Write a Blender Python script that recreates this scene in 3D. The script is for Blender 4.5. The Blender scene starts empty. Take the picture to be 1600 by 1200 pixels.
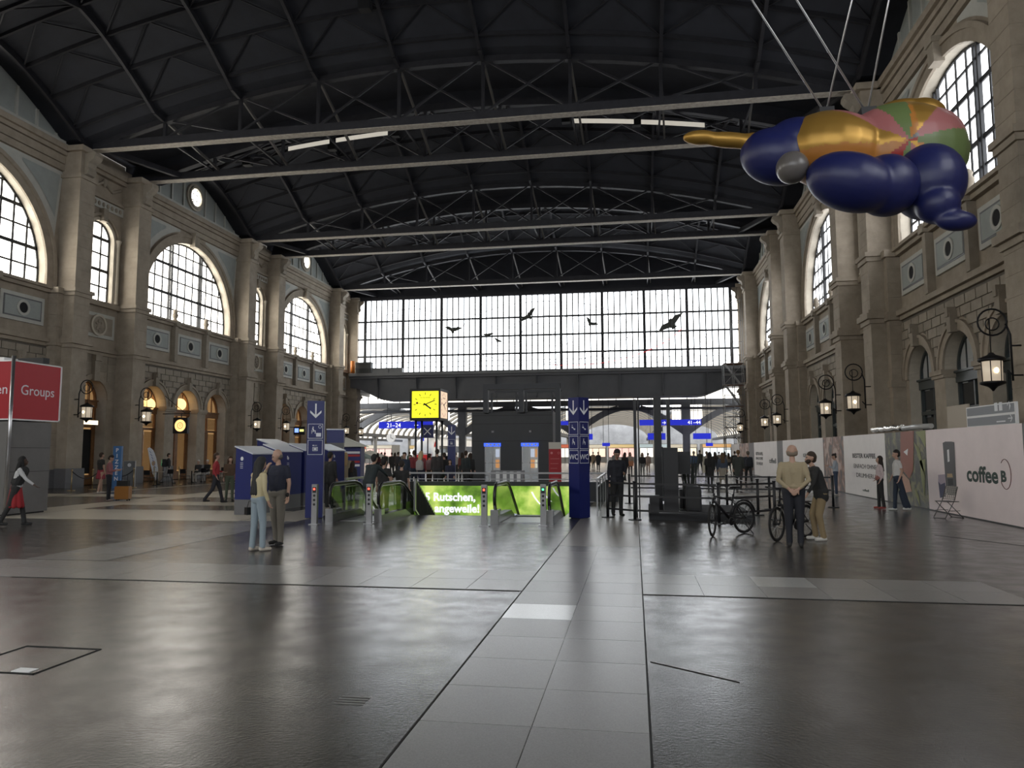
import bpy, bmesh, math, random
import numpy as np
from mathutils import Vector, Matrix
random.seed(7)
sc = bpy.context.scene
COL = sc.collection
PI = math.pi

# ------------------------------------------------------------------ camera
FPX = 1151.0
CAMH = 1.8
YAW, PITCH, ROLL = map(math.radians, (9.39, 5.25, -0.17))
_r = Vector((math.cos(YAW), math.sin(YAW), 0)); _f = Vector((-math.sin(YAW), math.cos(YAW), 0)); _u = Vector((0, 0, 1))
CF = _f * math.cos(PITCH) + _u * math.sin(PITCH)
_u2 = _u * math.cos(PITCH) - _f * math.sin(PITCH)
CR = _r * math.cos(ROLL) + _u2 * math.sin(ROLL)
CU = _u2 * math.cos(ROLL) - _r * math.sin(ROLL)
CAM = Vector((0, 0, CAMH))
cd = bpy.data.cameras.new('camera'); cam = bpy.data.objects.new('camera', cd); COL.objects.link(cam)
cd.sensor_fit = 'HORIZONTAL'; cd.sensor_width = 36.0; cd.lens = FPX / 1600 * 36.0
cd.clip_start = 0.05; cd.clip_end = 1000
mw = Matrix((( CR.x, CU.x, -CF.x, CAM.x), (CR.y, CU.y, -CF.y, CAM.y), (CR.z, CU.z, -CF.z, CAM.z), (0, 0, 0, 1)))
cam.matrix_world = mw
sc.camera = cam

def at(px, py, ax, v):
    d = CR * ((px - 800) / FPX) - CU * ((py - 600) / FPX) + CF
    t = (v - CAM[ax]) / d[ax]
    return CAM + d * t
def fl(px, py, z=0.0): return at(px, py, 2, z)
def atY(px, py, Y): return at(px, py, 1, Y)

# ------------------------------------------------------------------ world and exposure
w = bpy.data.worlds.new('world'); sc.world = w; w.use_nodes = True
nt = w.node_tree; nt.nodes.clear()
out = nt.nodes.new('ShaderNodeOutputWorld'); bg = nt.nodes.new('ShaderNodeBackground')
tc = nt.nodes.new('ShaderNodeTexCoord'); sep = nt.nodes.new('ShaderNodeSeparateXYZ'); ramp = nt.nodes.new('ShaderNodeValToRGB')
nz = nt.nodes.new('ShaderNodeTexNoise'); nz.inputs['Scale'].default_value = 2.2; nz.inputs['Detail'].default_value = 5
mixc = nt.nodes.new('ShaderNodeMixRGB'); mixc.inputs[0].default_value = .5; mixc.inputs[2].default_value = (1, 1, 1, 1)
rr = nt.nodes.new('ShaderNodeValToRGB'); rr.color_ramp.elements[0].position = .42; rr.color_ramp.elements[1].position = .62
nt.links.new(tc.outputs['Generated'], sep.inputs[0]); nt.links.new(tc.outputs['Generated'], nz.inputs['Vector'])
nt.links.new(nz.outputs['Fac'], rr.inputs['Fac']); nt.links.new(rr.outputs['Color'], mixc.inputs[0])
nt.links.new(sep.outputs['Z'], ramp.inputs['Fac'])
ramp.color_ramp.elements[0].color = (.92, .95, 1, 1); ramp.color_ramp.elements[1].color = (.45, .68, 1, 1)
nt.links.new(ramp.outputs['Color'], mixc.inputs[1]); nt.links.new(mixc.outputs['Color'], bg.inputs['Color'])
bg.inputs['Strength'].default_value = 1.7
nt.links.new(bg.outputs[0], out.inputs[0])
vs = sc.view_settings
vs.view_transform = 'Standard'; vs.look = 'None'; vs.gamma = 1.0; vs.exposure = 1.05; vs.use_curve_mapping = False
SIDE_GLOW, END_GLOW, SHED_GLOW = 3.0, 2.7, 1.5
sc.cycles.max_bounces = 8; sc.cycles.diffuse_bounces = 4; sc.cycles.glossy_bounces = 4; sc.cycles.transparent_max_bounces = 12

# ------------------------------------------------------------------ materials
MATS = {}
def mat(name, col, rough=.6, metal=0.0, var=.0, vscale=6.0, bump=0.0, bscale=20.0, emit=None, estr=0.0, spec=.5, rnd=0.0):
    if name in MATS: return MATS[name]
    m = bpy.data.materials.new(name); m.use_nodes = True; t = m.node_tree; b = t.nodes['Principled BSDF']
    c = tuple(col) + (1,)
    b.inputs['Base Color'].default_value = c; b.inputs['Roughness'].default_value = rough; b.inputs['Metallic'].default_value = metal
    b.inputs['Specular IOR Level'].default_value = spec
    if var or bump:
        co = t.nodes.new('ShaderNodeTexCoord')
    if var:
        n = t.nodes.new('ShaderNodeTexNoise'); n.inputs['Scale'].default_value = vscale; n.inputs['Detail'].default_value = 6; n.inputs['Roughness'].default_value = .65
        t.links.new(co.outputs['Object'], n.inputs['Vector'])
        mr = t.nodes.new('ShaderNodeMapRange'); mr.inputs['From Min'].default_value = .3; mr.inputs['From Max'].default_value = .7
        mr.inputs['To Min'].default_value = 1 - var; mr.inputs['To Max'].default_value = 1 + var
        t.links.new(n.outputs['Fac'], mr.inputs['Value'])
        mx = t.nodes.new('ShaderNodeVectorMath'); mx.operation = 'SCALE'; mx.inputs[0].default_value = col
        fac = mr.outputs['Result']
        if rnd:
            oi = t.nodes.new('ShaderNodeObjectInfo'); m2 = t.nodes.new('ShaderNodeMapRange')
            m2.inputs['To Min'].default_value = 1 - rnd; m2.inputs['To Max'].default_value = 1 + rnd
            t.links.new(oi.outputs['Random'], m2.inputs['Value'])
            mm = t.nodes.new('ShaderNodeMath'); mm.operation = 'MULTIPLY'
            t.links.new(fac, mm.inputs[0]); t.links.new(m2.outputs['Result'], mm.inputs[1]); fac = mm.outputs[0]
        t.links.new(fac, mx.inputs['Scale']); t.links.new(mx.outputs[0], b.inputs['Base Color'])
    if bump:
        n2 = t.nodes.new('ShaderNodeTexNoise'); n2.inputs['Scale'].default_value = bscale; n2.inputs['Detail'].default_value = 5
        t.links.new(co.outputs['Object'], n2.inputs['Vector'])
        bp = t.nodes.new('ShaderNodeBump'); bp.inputs['Strength'].default_value = bump; bp.inputs['Distance'].default_value = .02
        t.links.new(n2.outputs['Fac'], bp.inputs['Height']); t.links.new(bp.outputs['Normal'], b.inputs['Normal'])
    if emit is not None:
        b.inputs['Emission Color'].default_value = tuple(emit) + (1,); b.inputs['Emission Strength'].default_value = estr
    MATS[name] = m
    return m

def glass_pane(name, col, strength, clear=0.0, rnd=.12):
    """daylight coming through dusty translucent glass, each pane a little different"""
    m = bpy.data.materials.new(name); m.use_nodes = True; t = m.node_tree; t.nodes.clear()
    o = t.nodes.new('ShaderNodeOutputMaterial'); e = t.nodes.new('ShaderNodeEmission')
    oi = t.nodes.new('ShaderNodeObjectInfo'); mr = t.nodes.new('ShaderNodeMapRange')
    mr.inputs['To Min'].default_value = strength * (1 - rnd); mr.inputs['To Max'].default_value = strength * (1 + rnd)
    t.links.new(oi.outputs['Random'], mr.inputs['Value']); t.links.new(mr.outputs['Result'], e.inputs['Strength'])
    e.inputs['Color'].default_value = tuple(col) + (1,)
    g = t.nodes.new('ShaderNodeBsdfGlossy'); g.inputs['Roughness'].default_value = .08
    mx = t.nodes.new('ShaderNodeMixShader'); mx.inputs[0].default_value = .04
    last = e.outputs[0]
    if clear:
        tr = t.nodes.new('ShaderNodeBsdfTransparent'); m3 = t.nodes.new('ShaderNodeMixShader'); m3.inputs[0].default_value = clear
        t.links.new(last, m3.inputs[1]); t.links.new(tr.outputs[0], m3.inputs[2]); last = m3.outputs[0]
    t.links.new(last, mx.inputs[1]); t.links.new(g.outputs[0], mx.inputs[2]); t.links.new(mx.outputs[0], o.inputs[0])
    MATS[name] = m
    return m
def clear_glass(name, tint=(.8, .85, .85), refl=.1, fres=.4):
    m = bpy.data.materials.new(name); m.use_nodes = True; t = m.node_tree; t.nodes.clear()
    o = t.nodes.new('ShaderNodeOutputMaterial'); tr = t.nodes.new('ShaderNodeBsdfTransparent'); tr.inputs[0].default_value = tuple(tint) + (1,)
    g = t.nodes.new('ShaderNodeBsdfGlossy'); g.inputs['Roughness'].default_value = .03
    mx = t.nodes.new('ShaderNodeMixShader'); fr = t.nodes.new('ShaderNodeFresnel'); fr.inputs[0].default_value = 1.45
    ad = t.nodes.new('ShaderNodeMath'); ad.operation = 'ADD'; ad.inputs[1].default_value = refl; ad.use_clamp = True
    fm = t.nodes.new('ShaderNodeMath'); fm.operation = 'MULTIPLY'; fm.inputs[1].default_value = fres; t.links.new(fr.outputs[0], fm.inputs[0]); t.links.new(fm.outputs[0], ad.inputs[0]); t.links.new(ad.outputs[0], mx.inputs[0])
    t.links.new(tr.outputs[0], mx.inputs[1]); t.links.new(g.outputs[0], mx.inputs[2]); t.links.new(mx.outputs[0], o.inputs[0])
    MATS[name] = m
    return m
def glow(name, col, s): return mat(name, col, .5, emit=col, estr=s)

# ------------------------------------------------------------------ mesh builder
class MB:
    def __init__(s): s.v = []; s.f = []; s.mi = []; s.sm = []
    def add(s, vs, fs, mi=0, smooth=False):
        o = len(s.v); s.v.extend([tuple(p) for p in vs])
        for f in fs: s.f.append([i + o for i in f]); s.mi.append(mi); s.sm.append(smooth)
        return s
    def box(s, x0, x1, y0, y1, z0, z1, mi=0):
        return s.add([(x, y, z) for z in (z0, z1) for y in (y0, y1) for x in (x0, x1)],
                     [(0, 2, 3, 1), (4, 5, 7, 6), (0, 1, 5, 4), (1, 3, 7, 5), (3, 2, 6, 7), (2, 0, 4, 6)], mi)
    def cbox(s, c, d, mi=0, rz=0):
        x, y, z = d[0] / 2, d[1] / 2, d[2] / 2; co, si = math.cos(rz), math.sin(rz)
        vs = []
        for Z in (-z, z):
            for Y in (-y, y):
                for X in (-x, x): vs.append((c[0] + X * co - Y * si, c[1] + X * si + Y * co, c[2] + Z))
        return s.add(vs, [(0, 2, 3, 1), (4, 5, 7, 6), (0, 1, 5, 4), (1, 3, 7, 5), (3, 2, 6, 7), (2, 0, 4, 6)], mi)
    def bar(s, p, q, w=.05, h=None, mi=0, up=(0, 0, 1)):
        p, q = Vector(p), Vector(q); h = w if h is None else h; d = (q - p)
        if d.length < 1e-6: return s
        d.normalize(); U = Vector(up)
        if abs(d.dot(U)) > .97: U = Vector((0, 1, 0)) if abs(d.y) < .9 else Vector((1, 0, 0))
        a = d.cross(U).normalized(); b = a.cross(d).normalized()
        vs = [e + a * (sx * w / 2) + b * (sz * h / 2) for e in (p, q) for sx, sz in ((-1, -1), (1, -1), (1, 1), (-1, 1))]
        return s.add(vs, [(0, 1, 2, 3), (7, 6, 5, 4), (0, 4, 5, 1), (1, 5, 6, 2), (2, 6, 7, 3), (3, 7, 4, 0)], mi)
    def tube(s, pts, r, n=8, mi=0, closed=False, smooth=True):
        pts = [Vector(p) for p in pts]; N = len(pts); rs = r if isinstance(r, (list, tuple)) else [r] * N
        vs = []; a = None
        for i, p in enumerate(pts):
            if closed: d = pts[(i + 1) % N] - pts[i - 1]
            else: d = pts[min(i + 1, N - 1)] - pts[max(i - 1, 0)]
            d.normalize()
            if a is None:
                a = d.cross(Vector((0, 0, 1)))
                if a.length < .05: a = d.cross(Vector((0, 1, 0)))
            a = (a - d * a.dot(d)).normalized(); b = d.cross(a)
            for k in range(n):
                t = 2 * PI * k / n; vs.append(p + a * (rs[i] * math.cos(t)) + b * (rs[i] * math.sin(t)))
        fs = []
        for i in range(N if closed else N - 1):
            j = (i + 1) % N
            for k in range(n): fs.append((i * n + k, i * n + (k + 1) % n, j * n + (k + 1) % n, j * n + k))
        s.add(vs, fs, mi, smooth)
        if not closed:
            o = len(s.v) - len(vs)
            s.f.append([o + k for k in range(n)][::-1]); s.mi.append(mi); s.sm.append(False)
            s.f.append([o + (N - 1) * n + k for k in range(n)]); s.mi.append(mi); s.sm.append(False)
        return s
    def cyl(s, c, r, z0, z1, n=16, mi=0, r2=None):
        return s.lathe(c, [(r, z0), (r if r2 is None else r2, z1)], n, mi, True)
    def lathe(s, c, prof, n=16, mi=0, caps=True, smooth=True):
        vs = []; fs = []
        for r, z in prof:
            for k in range(n):
                t = 2 * PI * k / n; vs.append((c[0] + r * math.cos(t), c[1] + r * math.sin(t), (c[2] if len(c) > 2 else 0) + z))
        for i in range(len(prof) - 1):
            for k in range(n): fs.append((i * n + k, i * n + (k + 1) % n, (i + 1) * n + (k + 1) % n, (i + 1) * n + k))
        s.add(vs, fs, mi, smooth)
        if caps:
            o = len(s.v) - len(vs)
            s.f.append([o + k for k in range(n)][::-1]); s.mi.append(mi); s.sm.append(False)
            s.f.append([o + (len(prof) - 1) * n + k for k in range(n)]); s.mi.append(mi); s.sm.append(False)
        return s
    def ell(s, c, r, n=12, m=8, mi=0, rot=None):
        vs = []; fs = []
        for i in range(m + 1):
            ph = PI * i / m
            for k in range(n):
                t = 2 * PI * k / n
                p = Vector((r[0] * math.sin(ph) * math.cos(t), r[1] * math.sin(ph) * math.sin(t), r[2] * math.cos(ph)))
                if rot is not None: p = rot @ p
                vs.append(p + Vector(c))
        for i in range(m):
            for k in range(n): fs.append((i * n + k, i * n + (k + 1) % n, (i + 1) * n + (k + 1) % n, (i + 1) * n + k))
        return s.add(vs, fs, mi, True)
    def prism(s, poly, fn, t0, t1, mi=0):
        """poly in 2D; fn(u, v, t) -> point; extruded from t0 to t1"""
        n = len(poly)
        vs = [fn(u, v, t0) for u, v in poly] + [fn(u, v, t1) for u, v in poly]
        fs = [list(range(n))[::-1], list(range(n, 2 * n))] + [(i, (i + 1) % n, n + (i + 1) % n, n + i) for i in range(n)]
        return s.add(vs, fs, mi)
    def mesh(s, name, mats):
        me = bpy.data.meshes.new(name); me.from_pydata(s.v, [], s.f)
        for m in (mats if isinstance(mats, (list, tuple)) else [mats]): me.materials.append(m)
        me.polygons.foreach_set('material_index', s.mi); me.polygons.foreach_set('use_smooth', s.sm)
        me.update(); return me
    def build(s, name, mats, parent=None, loc=None, rz=None):
        return link(name, s.mesh(name, mats), parent, loc, rz)
def link(name, me, parent=None, loc=None, rz=None):
    o = bpy.data.objects.new(name, me); COL.objects.link(o)
    if parent is not None: o.parent = parent
    if loc is not None: o.location = loc
    if rz is not None: o.rotation_euler = (0, 0, rz)
    return o
def tag(o, label, cat, group=None):
    o['label'] = label; o['category'] = cat
    if group: o['group'] = group
    return o
def thing(name, label, cat, loc=(0, 0, 0), rz=0, group=None):
    o = bpy.data.objects.new(name, None); COL.objects.link(o); o.location = loc; o.rotation_euler = (0, 0, rz); o.empty_display_size = .2
    return tag(o, label, cat, group)
def struct(o): o['kind'] = 'structure'; return o
def stuff(o): o['kind'] = 'stuff'; return o
_font = None
def text(body, size, m, parent, loc, rot, name='lettering', align='LEFT', ext=.004, bold=0.0, sx=1.0):
    cu = bpy.data.curves.new('t', 'FONT'); cu.body = body; cu.size = size; cu.align_x = align; cu.extrude = ext; cu.offset = bold; cu.resolution_u = 3
    o = bpy.data.objects.new('t', cu); COL.objects.link(o)
    dg = bpy.context.evaluated_depsgraph_get(); me = bpy.data.meshes.new_from_object(o.evaluated_get(dg))
    bpy.data.objects.remove(o); me.materials.clear(); me.materials.append(m)
    ob = link(name, me, parent); ob.location = loc; ob.rotation_euler = rot; ob.scale = (sx, 1, 1)
    return ob
def clip_poly(poly, conv):
    """clip polygon by convex counter-clockwise polygon"""
    out = poly
    n = len(conv)
    for i in range(n):
        a, b = conv[i], conv[(i + 1) % n]; inp = out; out = []
        if not inp: return []
        def side(p): return (b[0] - a[0]) * (p[1] - a[1]) - (b[1] - a[1]) * (p[0] - a[0])
        for j in range(len(inp)):
            p, q = inp[j], inp[(j + 1) % len(inp)]; sp, sq = side(p), side(q)
            if sp >= 0: out.append(p)
            if (sp > 0 > sq) or (sp < 0 < sq):
                t = sp / (sp - sq); out.append((p[0] + (q[0] - p[0]) * t, p[1] + (q[1] - p[1]) * t))
    return out
def area2(p): return abs(sum(p[i][0] * p[(i + 1) % len(p)][1] - p[(i + 1) % len(p)][0] * p[i][1] for i in range(len(p)))) / 2

STONE = mat('sandstone', (.33, .28, .22), .85, var=.18, vscale=1.5, bump=.25, bscale=30)
STONE2 = mat('sandstone_block', (.30, .26, .208), .85, var=.14, vscale=2.5, bump=.25, bscale=30, rnd=.10)
STONE3 = mat('pale_plaster', (.48, .48, .44), .8, var=.08, vscale=2)
STONE4 = mat('grey_green_plaster', (.33, .355, .34), .8, var=.08, vscale=2)
STONEL = mat('pale_stone', (.50, .45, .37), .8, var=.12, vscale=2)
PLINTH = mat('grey_granite', (.12, .12, .125), .55, var=.2, vscale=30)
DARKHOLE = mat('dark_opening', (.012, .012, .013), .9)
IRON = mat('black_iron', (.015, .015, .017), .5, .6)
STEEL = mat('roof_steel', (.025, .025, .031), .6, .3, var=.25, vscale=2)
STEELL = mat('riveted_pale_flange', (.36, .325, .28), .7, var=.3, vscale=5)
ROOFB = mat('roof_boards', (.018, .020, .028), .8, var=.22, vscale=1.2)
WINFRAME = mat('window_iron', (.02, .021, .024), .6)
PANE_L = glass_pane('frosted_pane_left', (1, .96, .87), SIDE_GLOW * 1.35)
PANE_R = glass_pane('frosted_pane_right', (.95, .97, 1.0), SIDE_GLOW * .85)
PANE_E = glass_pane('end_pane', (.93, .97, 1.0), END_GLOW, clear=.3, rnd=.05)
PANE_S = glass_pane('shed_skylight', (1, .96, .88), SHED_GLOW)
WOOD = mat('oak_door', (.22, .105, .042), .45, var=.25, vscale=8)
DOORG = mat('grey_green_door', (.045, .055, .055), .4, var=.15, vscale=6)
DGLASS = mat('dark_glass', (.015, .017, .02), .08)
WARM = glow('warm_lamp', (1.0, .62, .24), 1.0)
WARMROOM = mat('warm_interior_glow', (.10, .055, .025), .7, emit=(1, .6, .25), estr=.16)  # lamplight inside the restaurant put into its walls as a glow
CHROME = mat('brushed_steel', (.45, .45, .46), .28, .9)
BLACK = mat('matt_black', (.012, .012, .014), .55)
BLUE = mat('station_blue', (.010, .016, .115), .35)
WHITE = mat('white_paint', (.78, .78, .78), .5)
GREY = mat('mid_grey', (.22, .22, .23), .5)
RED = mat('sign_red', (.36, .012, .018), .45)
# ------------------------------------------------------------------ hall dimensions
XC, HALF = -9.35, 19.65
NARROW = [37.1, 54.8, 72.5, 19.4, 1.7]
WIDE = [45.95, 63.65, 28.25, 10.55, -7.15]
PILO = 2.4
ZS, ZSILL, ZTOP = 7.63, 10.35, 18.2
def arch(x): return max(0.0, 3.1 * (1 - ((x - XC) / HALF) ** 2))
GH = 5.75
def gy(t): return 2.55 * (1 - min(1.0, abs(t)) ** 1.35)

# ------------------------------------------------------------------ floor
def floor_material():
    m = bpy.data.materials.new('dark_polished_asphalt'); m.use_nodes = True; t = m.node_tree; b = t.nodes['Principled BSDF']
    co = t.nodes.new('ShaderNodeTexCoord')
    n = t.nodes.new('ShaderNodeTexNoise'); n.inputs['Scale'].default_value = .9; n.inputs['Detail'].default_value = 9; n.inputs['Roughness'].default_value = .7
    t.links.new(co.outputs['Object'], n.inputs['Vector'])
    cr = t.nodes.new('ShaderNodeValToRGB'); cr.color_ramp.elements[0].position = .3; cr.color_ramp.elements[1].position = .7
    cr.color_ramp.elements[0].color = (.036, .033, .030, 1); cr.color_ramp.elements[1].color = (.062, .057, .052, 1)
    t.links.new(n.outputs['Fac'], cr.inputs['Fac']); t.links.new(cr.outputs['Color'], b.inputs['Base Color'])
    n3 = t.nodes.new('ShaderNodeTexNoise'); n3.inputs['Scale'].default_value = 2.5; n3.inputs['Detail'].default_value = 8
    t.links.new(co.outputs['Object'], n3.inputs['Vector'])
    mr = t.nodes.new('ShaderNodeMapRange'); mr.inputs['From Min'].default_value = .35; mr.inputs['From Max'].default_value = .65
    mr.inputs['To Min'].default_value = .19; mr.inputs['To Max'].default_value = .27
    t.links.new(n3.outputs['Fac'], mr.inputs['Value']); t.links.new(mr.outputs['Result'], b.inputs['Roughness'])
    n2 = t.nodes.new('ShaderNodeTexNoise'); n2.inputs['Scale'].default_value = 34; n2.inputs['Detail'].default_value = 6; n2.inputs['Roughness'].default_value = .6
    t.links.new(co.outputs['Object'], n2.inputs['Vector'])
    bp = t.nodes.new('ShaderNodeBump'); bp.inputs['Strength'].default_value = .10; bp.inputs['Distance'].default_value = .02
    t.links.new(n2.outputs['Fac'], bp.inputs['Height']); t.links.new(bp.outputs['Normal'], b.inputs['Normal'])
    b.inputs['Specular IOR Level'].default_value = 1.0
    return m
FLOORM = floor_material()
TILE = mat('light_granite_tile', (.20, .195, .188), .26, var=.12, vscale=90, bump=.05, bscale=60, rnd=.10, spec=.5)
TILEB = mat('polished_granite_tile', (.40, .40, .39), .2, var=.12, vscale=90, rnd=.06)
STRIP = mat('light_granite_strip', (.24, .222, .195), .28, var=.12, vscale=60, bump=.05, bscale=60)
HX0, HX1, HY0, HY1 = -8.15, -1.95, 20.7, 26.6
b = MB()
for x0, x1, y0, y1 in ((-34, HX0, -18, 80), (HX1, 15, -18, 80), (HX0, HX1, -18, HY0), (HX0, HX1, HY1, 80), (-90, 70, 80, 240)):
    b.box(x0, x1, y0, y1, -.25, 0)
floor = struct(b.build('floor', FLOORM))
TM = .762
tm = MB().box(.004, TM - .004, .004, .776 - .004, -.01, .005).mesh('floor_tile', TILE)
tmb = MB().box(.004, TM - .004, .004, .776 - .004, -.01, .005).mesh('floor_tile', TILEB)
def tile(x, y, bright=False):
    o = link('floor_tile', tmb if bright else tm, floor); o.location = (x, y, 0)
ntile = 0
for j in range(16):
    for i in range(2):
        y = 1.86 + j * .776
        if y < 14: tile(-1.46 + i * TM, y, (j, i) == (8, 0)); ntile += 1
for i in range(-23, 6):
    if -2 <= i < 0: continue
    x = .064 + i * TM if i >= 0 else -1.46 + (i + 2) * TM
    for j in range(2):
        tile(x, 9.65 + j * .776, i == 2 and j == 1); ntile += 1
for j in range(9):
    for i in range(2): tile(-10.3 + i * TM, 11.3 + j * .776); ntile += 1
STRIPW = mat('cream_strip_painted_sheen', (.46, .415, .34), .3, var=.12, vscale=60, bump=.05, bscale=60)  # cream granite lightened; warm reflection on the left put into the colour
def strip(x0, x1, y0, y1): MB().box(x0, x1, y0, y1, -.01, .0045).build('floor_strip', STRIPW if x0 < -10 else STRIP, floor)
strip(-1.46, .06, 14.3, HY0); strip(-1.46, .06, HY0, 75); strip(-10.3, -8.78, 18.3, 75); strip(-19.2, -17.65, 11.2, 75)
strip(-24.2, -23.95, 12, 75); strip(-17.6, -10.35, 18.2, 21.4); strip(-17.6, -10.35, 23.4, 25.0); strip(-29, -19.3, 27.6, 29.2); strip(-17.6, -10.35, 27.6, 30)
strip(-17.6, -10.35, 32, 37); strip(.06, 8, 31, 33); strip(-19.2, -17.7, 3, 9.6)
JOINT = mat('black_joint', (.006, .006, .006), .8)
MB().box(-1.475, -1.462, 1.8, 20.5, -.01, .006).build('expansion_joint', JOINT, floor)
MB().box(.062, .076, 1.8, 20.0, -.01, .006).build('expansion_joint', JOINT, floor)
MB().box(-9, -1.5, 9.62, 9.64, -.01, .006).build('expansion_joint', JOINT, floor)
MB().box(.08, 4.6, 9.62, 9.634, -.01, .006).build('expansion_joint', JOINT, floor)
p0, p1, p2, p3 = fl(-20, 1016), fl(45, 1009), fl(157, 1015), fl(50, 1054)
b = MB()
x0, x1, y0, y1 = -5.65, -4.87, 5.48, 6.26
for q in ((x0, x1, y0, y0 + .015), (x0, x1, y1 - .015, y1), (x0, x0 + .015, y0, y1), (x1 - .015, x1, y0, y1)): b.box(*q, -.01, .006)
mh = b.build('access_cover_frame', JOINT, floor)
MB().box(-5.12, -4.95, 5.52, 5.62, -.01, .006).build('cover_label', WHITE, floor)
b = MB()
for k in range(4): b.box(-2.17, -1.95, 5.2 + k * .05, 5.22 + k * .05, -.01, .004)
b.build('floor_grate', mat('grate', (.16, .155, .15), .4), floor)
def seam(x0, y0, x1, y1, wd=.012): MB().bar((x0, y0, .002), (x1, y1, .002), wd, .006).build('floor_seam', JOINT, floor)
seam(6.29, 17.23, 8.6, 13.0, .008); seam(.1, 6.62, .78, 6.15, .004)

# ------------------------------------------------------------------ long walls
def arcpts(c, r, zs, n=20, a0=0, a1=PI): return [(c + r * math.cos(a0 + (a1 - a0) * i / n), zs + r * math.sin(a0 + (a1 - a0) * i / n)) for i in range(n + 1)]
class Side:
    def __init__(s, sgn, X0): s.s = sgn; s.X0 = X0
    def P(s, u, z, d): return (s.X0 + s.s * d, u, z)
    def box(s, mb, u0, u1, z0, z1, d0, d1, mi=0):
        xs = sorted((s.X0 + s.s * d0, s.X0 + s.s * d1)); mb.box(xs[0], xs[1], u0, u1, z0, z1, mi); return mb
    def quad(s, mb, u0, u1, z0, z1, d, mi=0):
        if u1 - u0 > 1e-5 and z1 - z0 > 1e-5: mb.add([s.P(u0, z0, d), s.P(u1, z0, d), s.P(u1, z1, d), s.P(u0, z1, d)], [(0, 1, 2, 3)], mi)
    def wall(s, mb, u0, u1, z0, z1, ops, d, depth, mi=0, ri=1):
        cur = u0
        for c, hw, zb, zs in sorted(ops):
            s.quad(mb, cur, c - hw, z0, z1, d, mi); s.quad(mb, c - hw, c + hw, z0, zb, d, mi)
            pts = arcpts(c, hw, zs, 24)
            for (ua, za), (ub, zb2) in zip(pts, pts[1:]):
                mb.add([s.P(ua, za, d), s.P(ub, zb2, d), s.P(ub, z1, d), s.P(ua, z1, d)], [(0, 1, 2, 3)], mi)
            loop = [(c + hw, zb)] + pts + [(c - hw, zb)]
            for (ua, za), (ub, zb2) in zip(loop, loop[1:] + loop[:1]):
                mb.add([s.P(ua, za, d), s.P(ub, zb2, d), s.P(ub, zb2, d + depth), s.P(ua, za, d + depth)], [(0, 1, 2, 3)], ri)
            cur = c + hw
        s.quad(mb, cur, u1, z0, z1, d, mi)
    def ring(s, mb, c, ri, ro, zs, d0, d1, zb=None, n=24, mi=0):
        a = arcpts(c, ri, zs, n); b2 = arcpts(c, ro, zs, n)
        if zb is not None: a = [(c + ri, zb)] + a + [(c - ri, zb)]; b2 = [(c + ro, zb)] + b2 + [(c - ro, zb)]
        for i in range(len(a) - 1):
            q = [a[i], a[i + 1], b2[i + 1], b2[i]]
            mb.add([s.P(u, z, d0) for u, z in q] + [s.P(u, z, d1) for u, z in q], [(0, 1, 2, 3), (0, 4, 5, 1), (1, 5, 6, 2), (2, 6, 7, 3), (3, 7, 4, 0)], mi)
        return mb
L = Side(-1, XC - HALF); R = Side(1, XC + HALF)
DW, DG = 1.15, 1.62
NWIN = [0]; NDOOR = [0]

def arch_window(S, c, hw, zb, zs, ucols, zrows, pane, thick_u=(), thick_z=(), DG=None):
    DG = DG or globals()['DG']
    NWIN[0] += 1
    conv = [(c + hw, zb)] + arcpts(c, hw, zs, 28) + [(c - hw, zb)]
    b = MB(); S.ring(b, c, hw - .10, hw + .02, zs, DG - .06, DG + .06, zb); S.box(b, c - hw, c + hw, zb, zb + .12, DG - .06, DG + .06)
    win = struct(b.build('window_%d' % NWIN[0], WINFRAME))
    for i in range(len(ucols) - 1):
        for j in range(len(zrows) - 1):
            a0, a1, z0, z1 = c + ucols[i] + .012, c + ucols[i + 1] - .012, zrows[j] + .012, zrows[j + 1] - .012
            q = clip_poly([(a0, z0), (a1, z0), (a1, z1), (a0, z1)], conv)
            if len(q) > 2 and area2(q) > .01:
                MB().add([S.P(u, z, DG) for u, z in q], [list(range(len(q)))]).build('pane', pane, win)
    def top(u): 
        return zs + math.sqrt(max(0, hw * hw - u * u))
    for u in ucols[1:-1]:
        tk = u in thick_u; wd = .09 if tk else .11
        b = MB()
        if tk:
            for o in (-.14, .14): S.box(b, c + u + o - .05, c + u + o + .05, zb, top(abs(u) + .19), DG - .12, DG + .05)
        else: S.box(b, c + u - wd / 2, c + u + wd / 2, zb, top(u), DG - .04, DG + .03)
        b.build('mullion', WINFRAME, win)
    for z in zrows[1:-1]:
        h = hw if z <= zs else math.sqrt(max(0, hw * hw - (z - zs) ** 2)); wd = .18 if z in thick_z else .09
        if h > .2: S.box(MB(), c - h, c + h, z - wd / 2, z + wd / 2, DG - .06, DG + .03).build('transom', WINFRAME, win)
    return win

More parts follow.
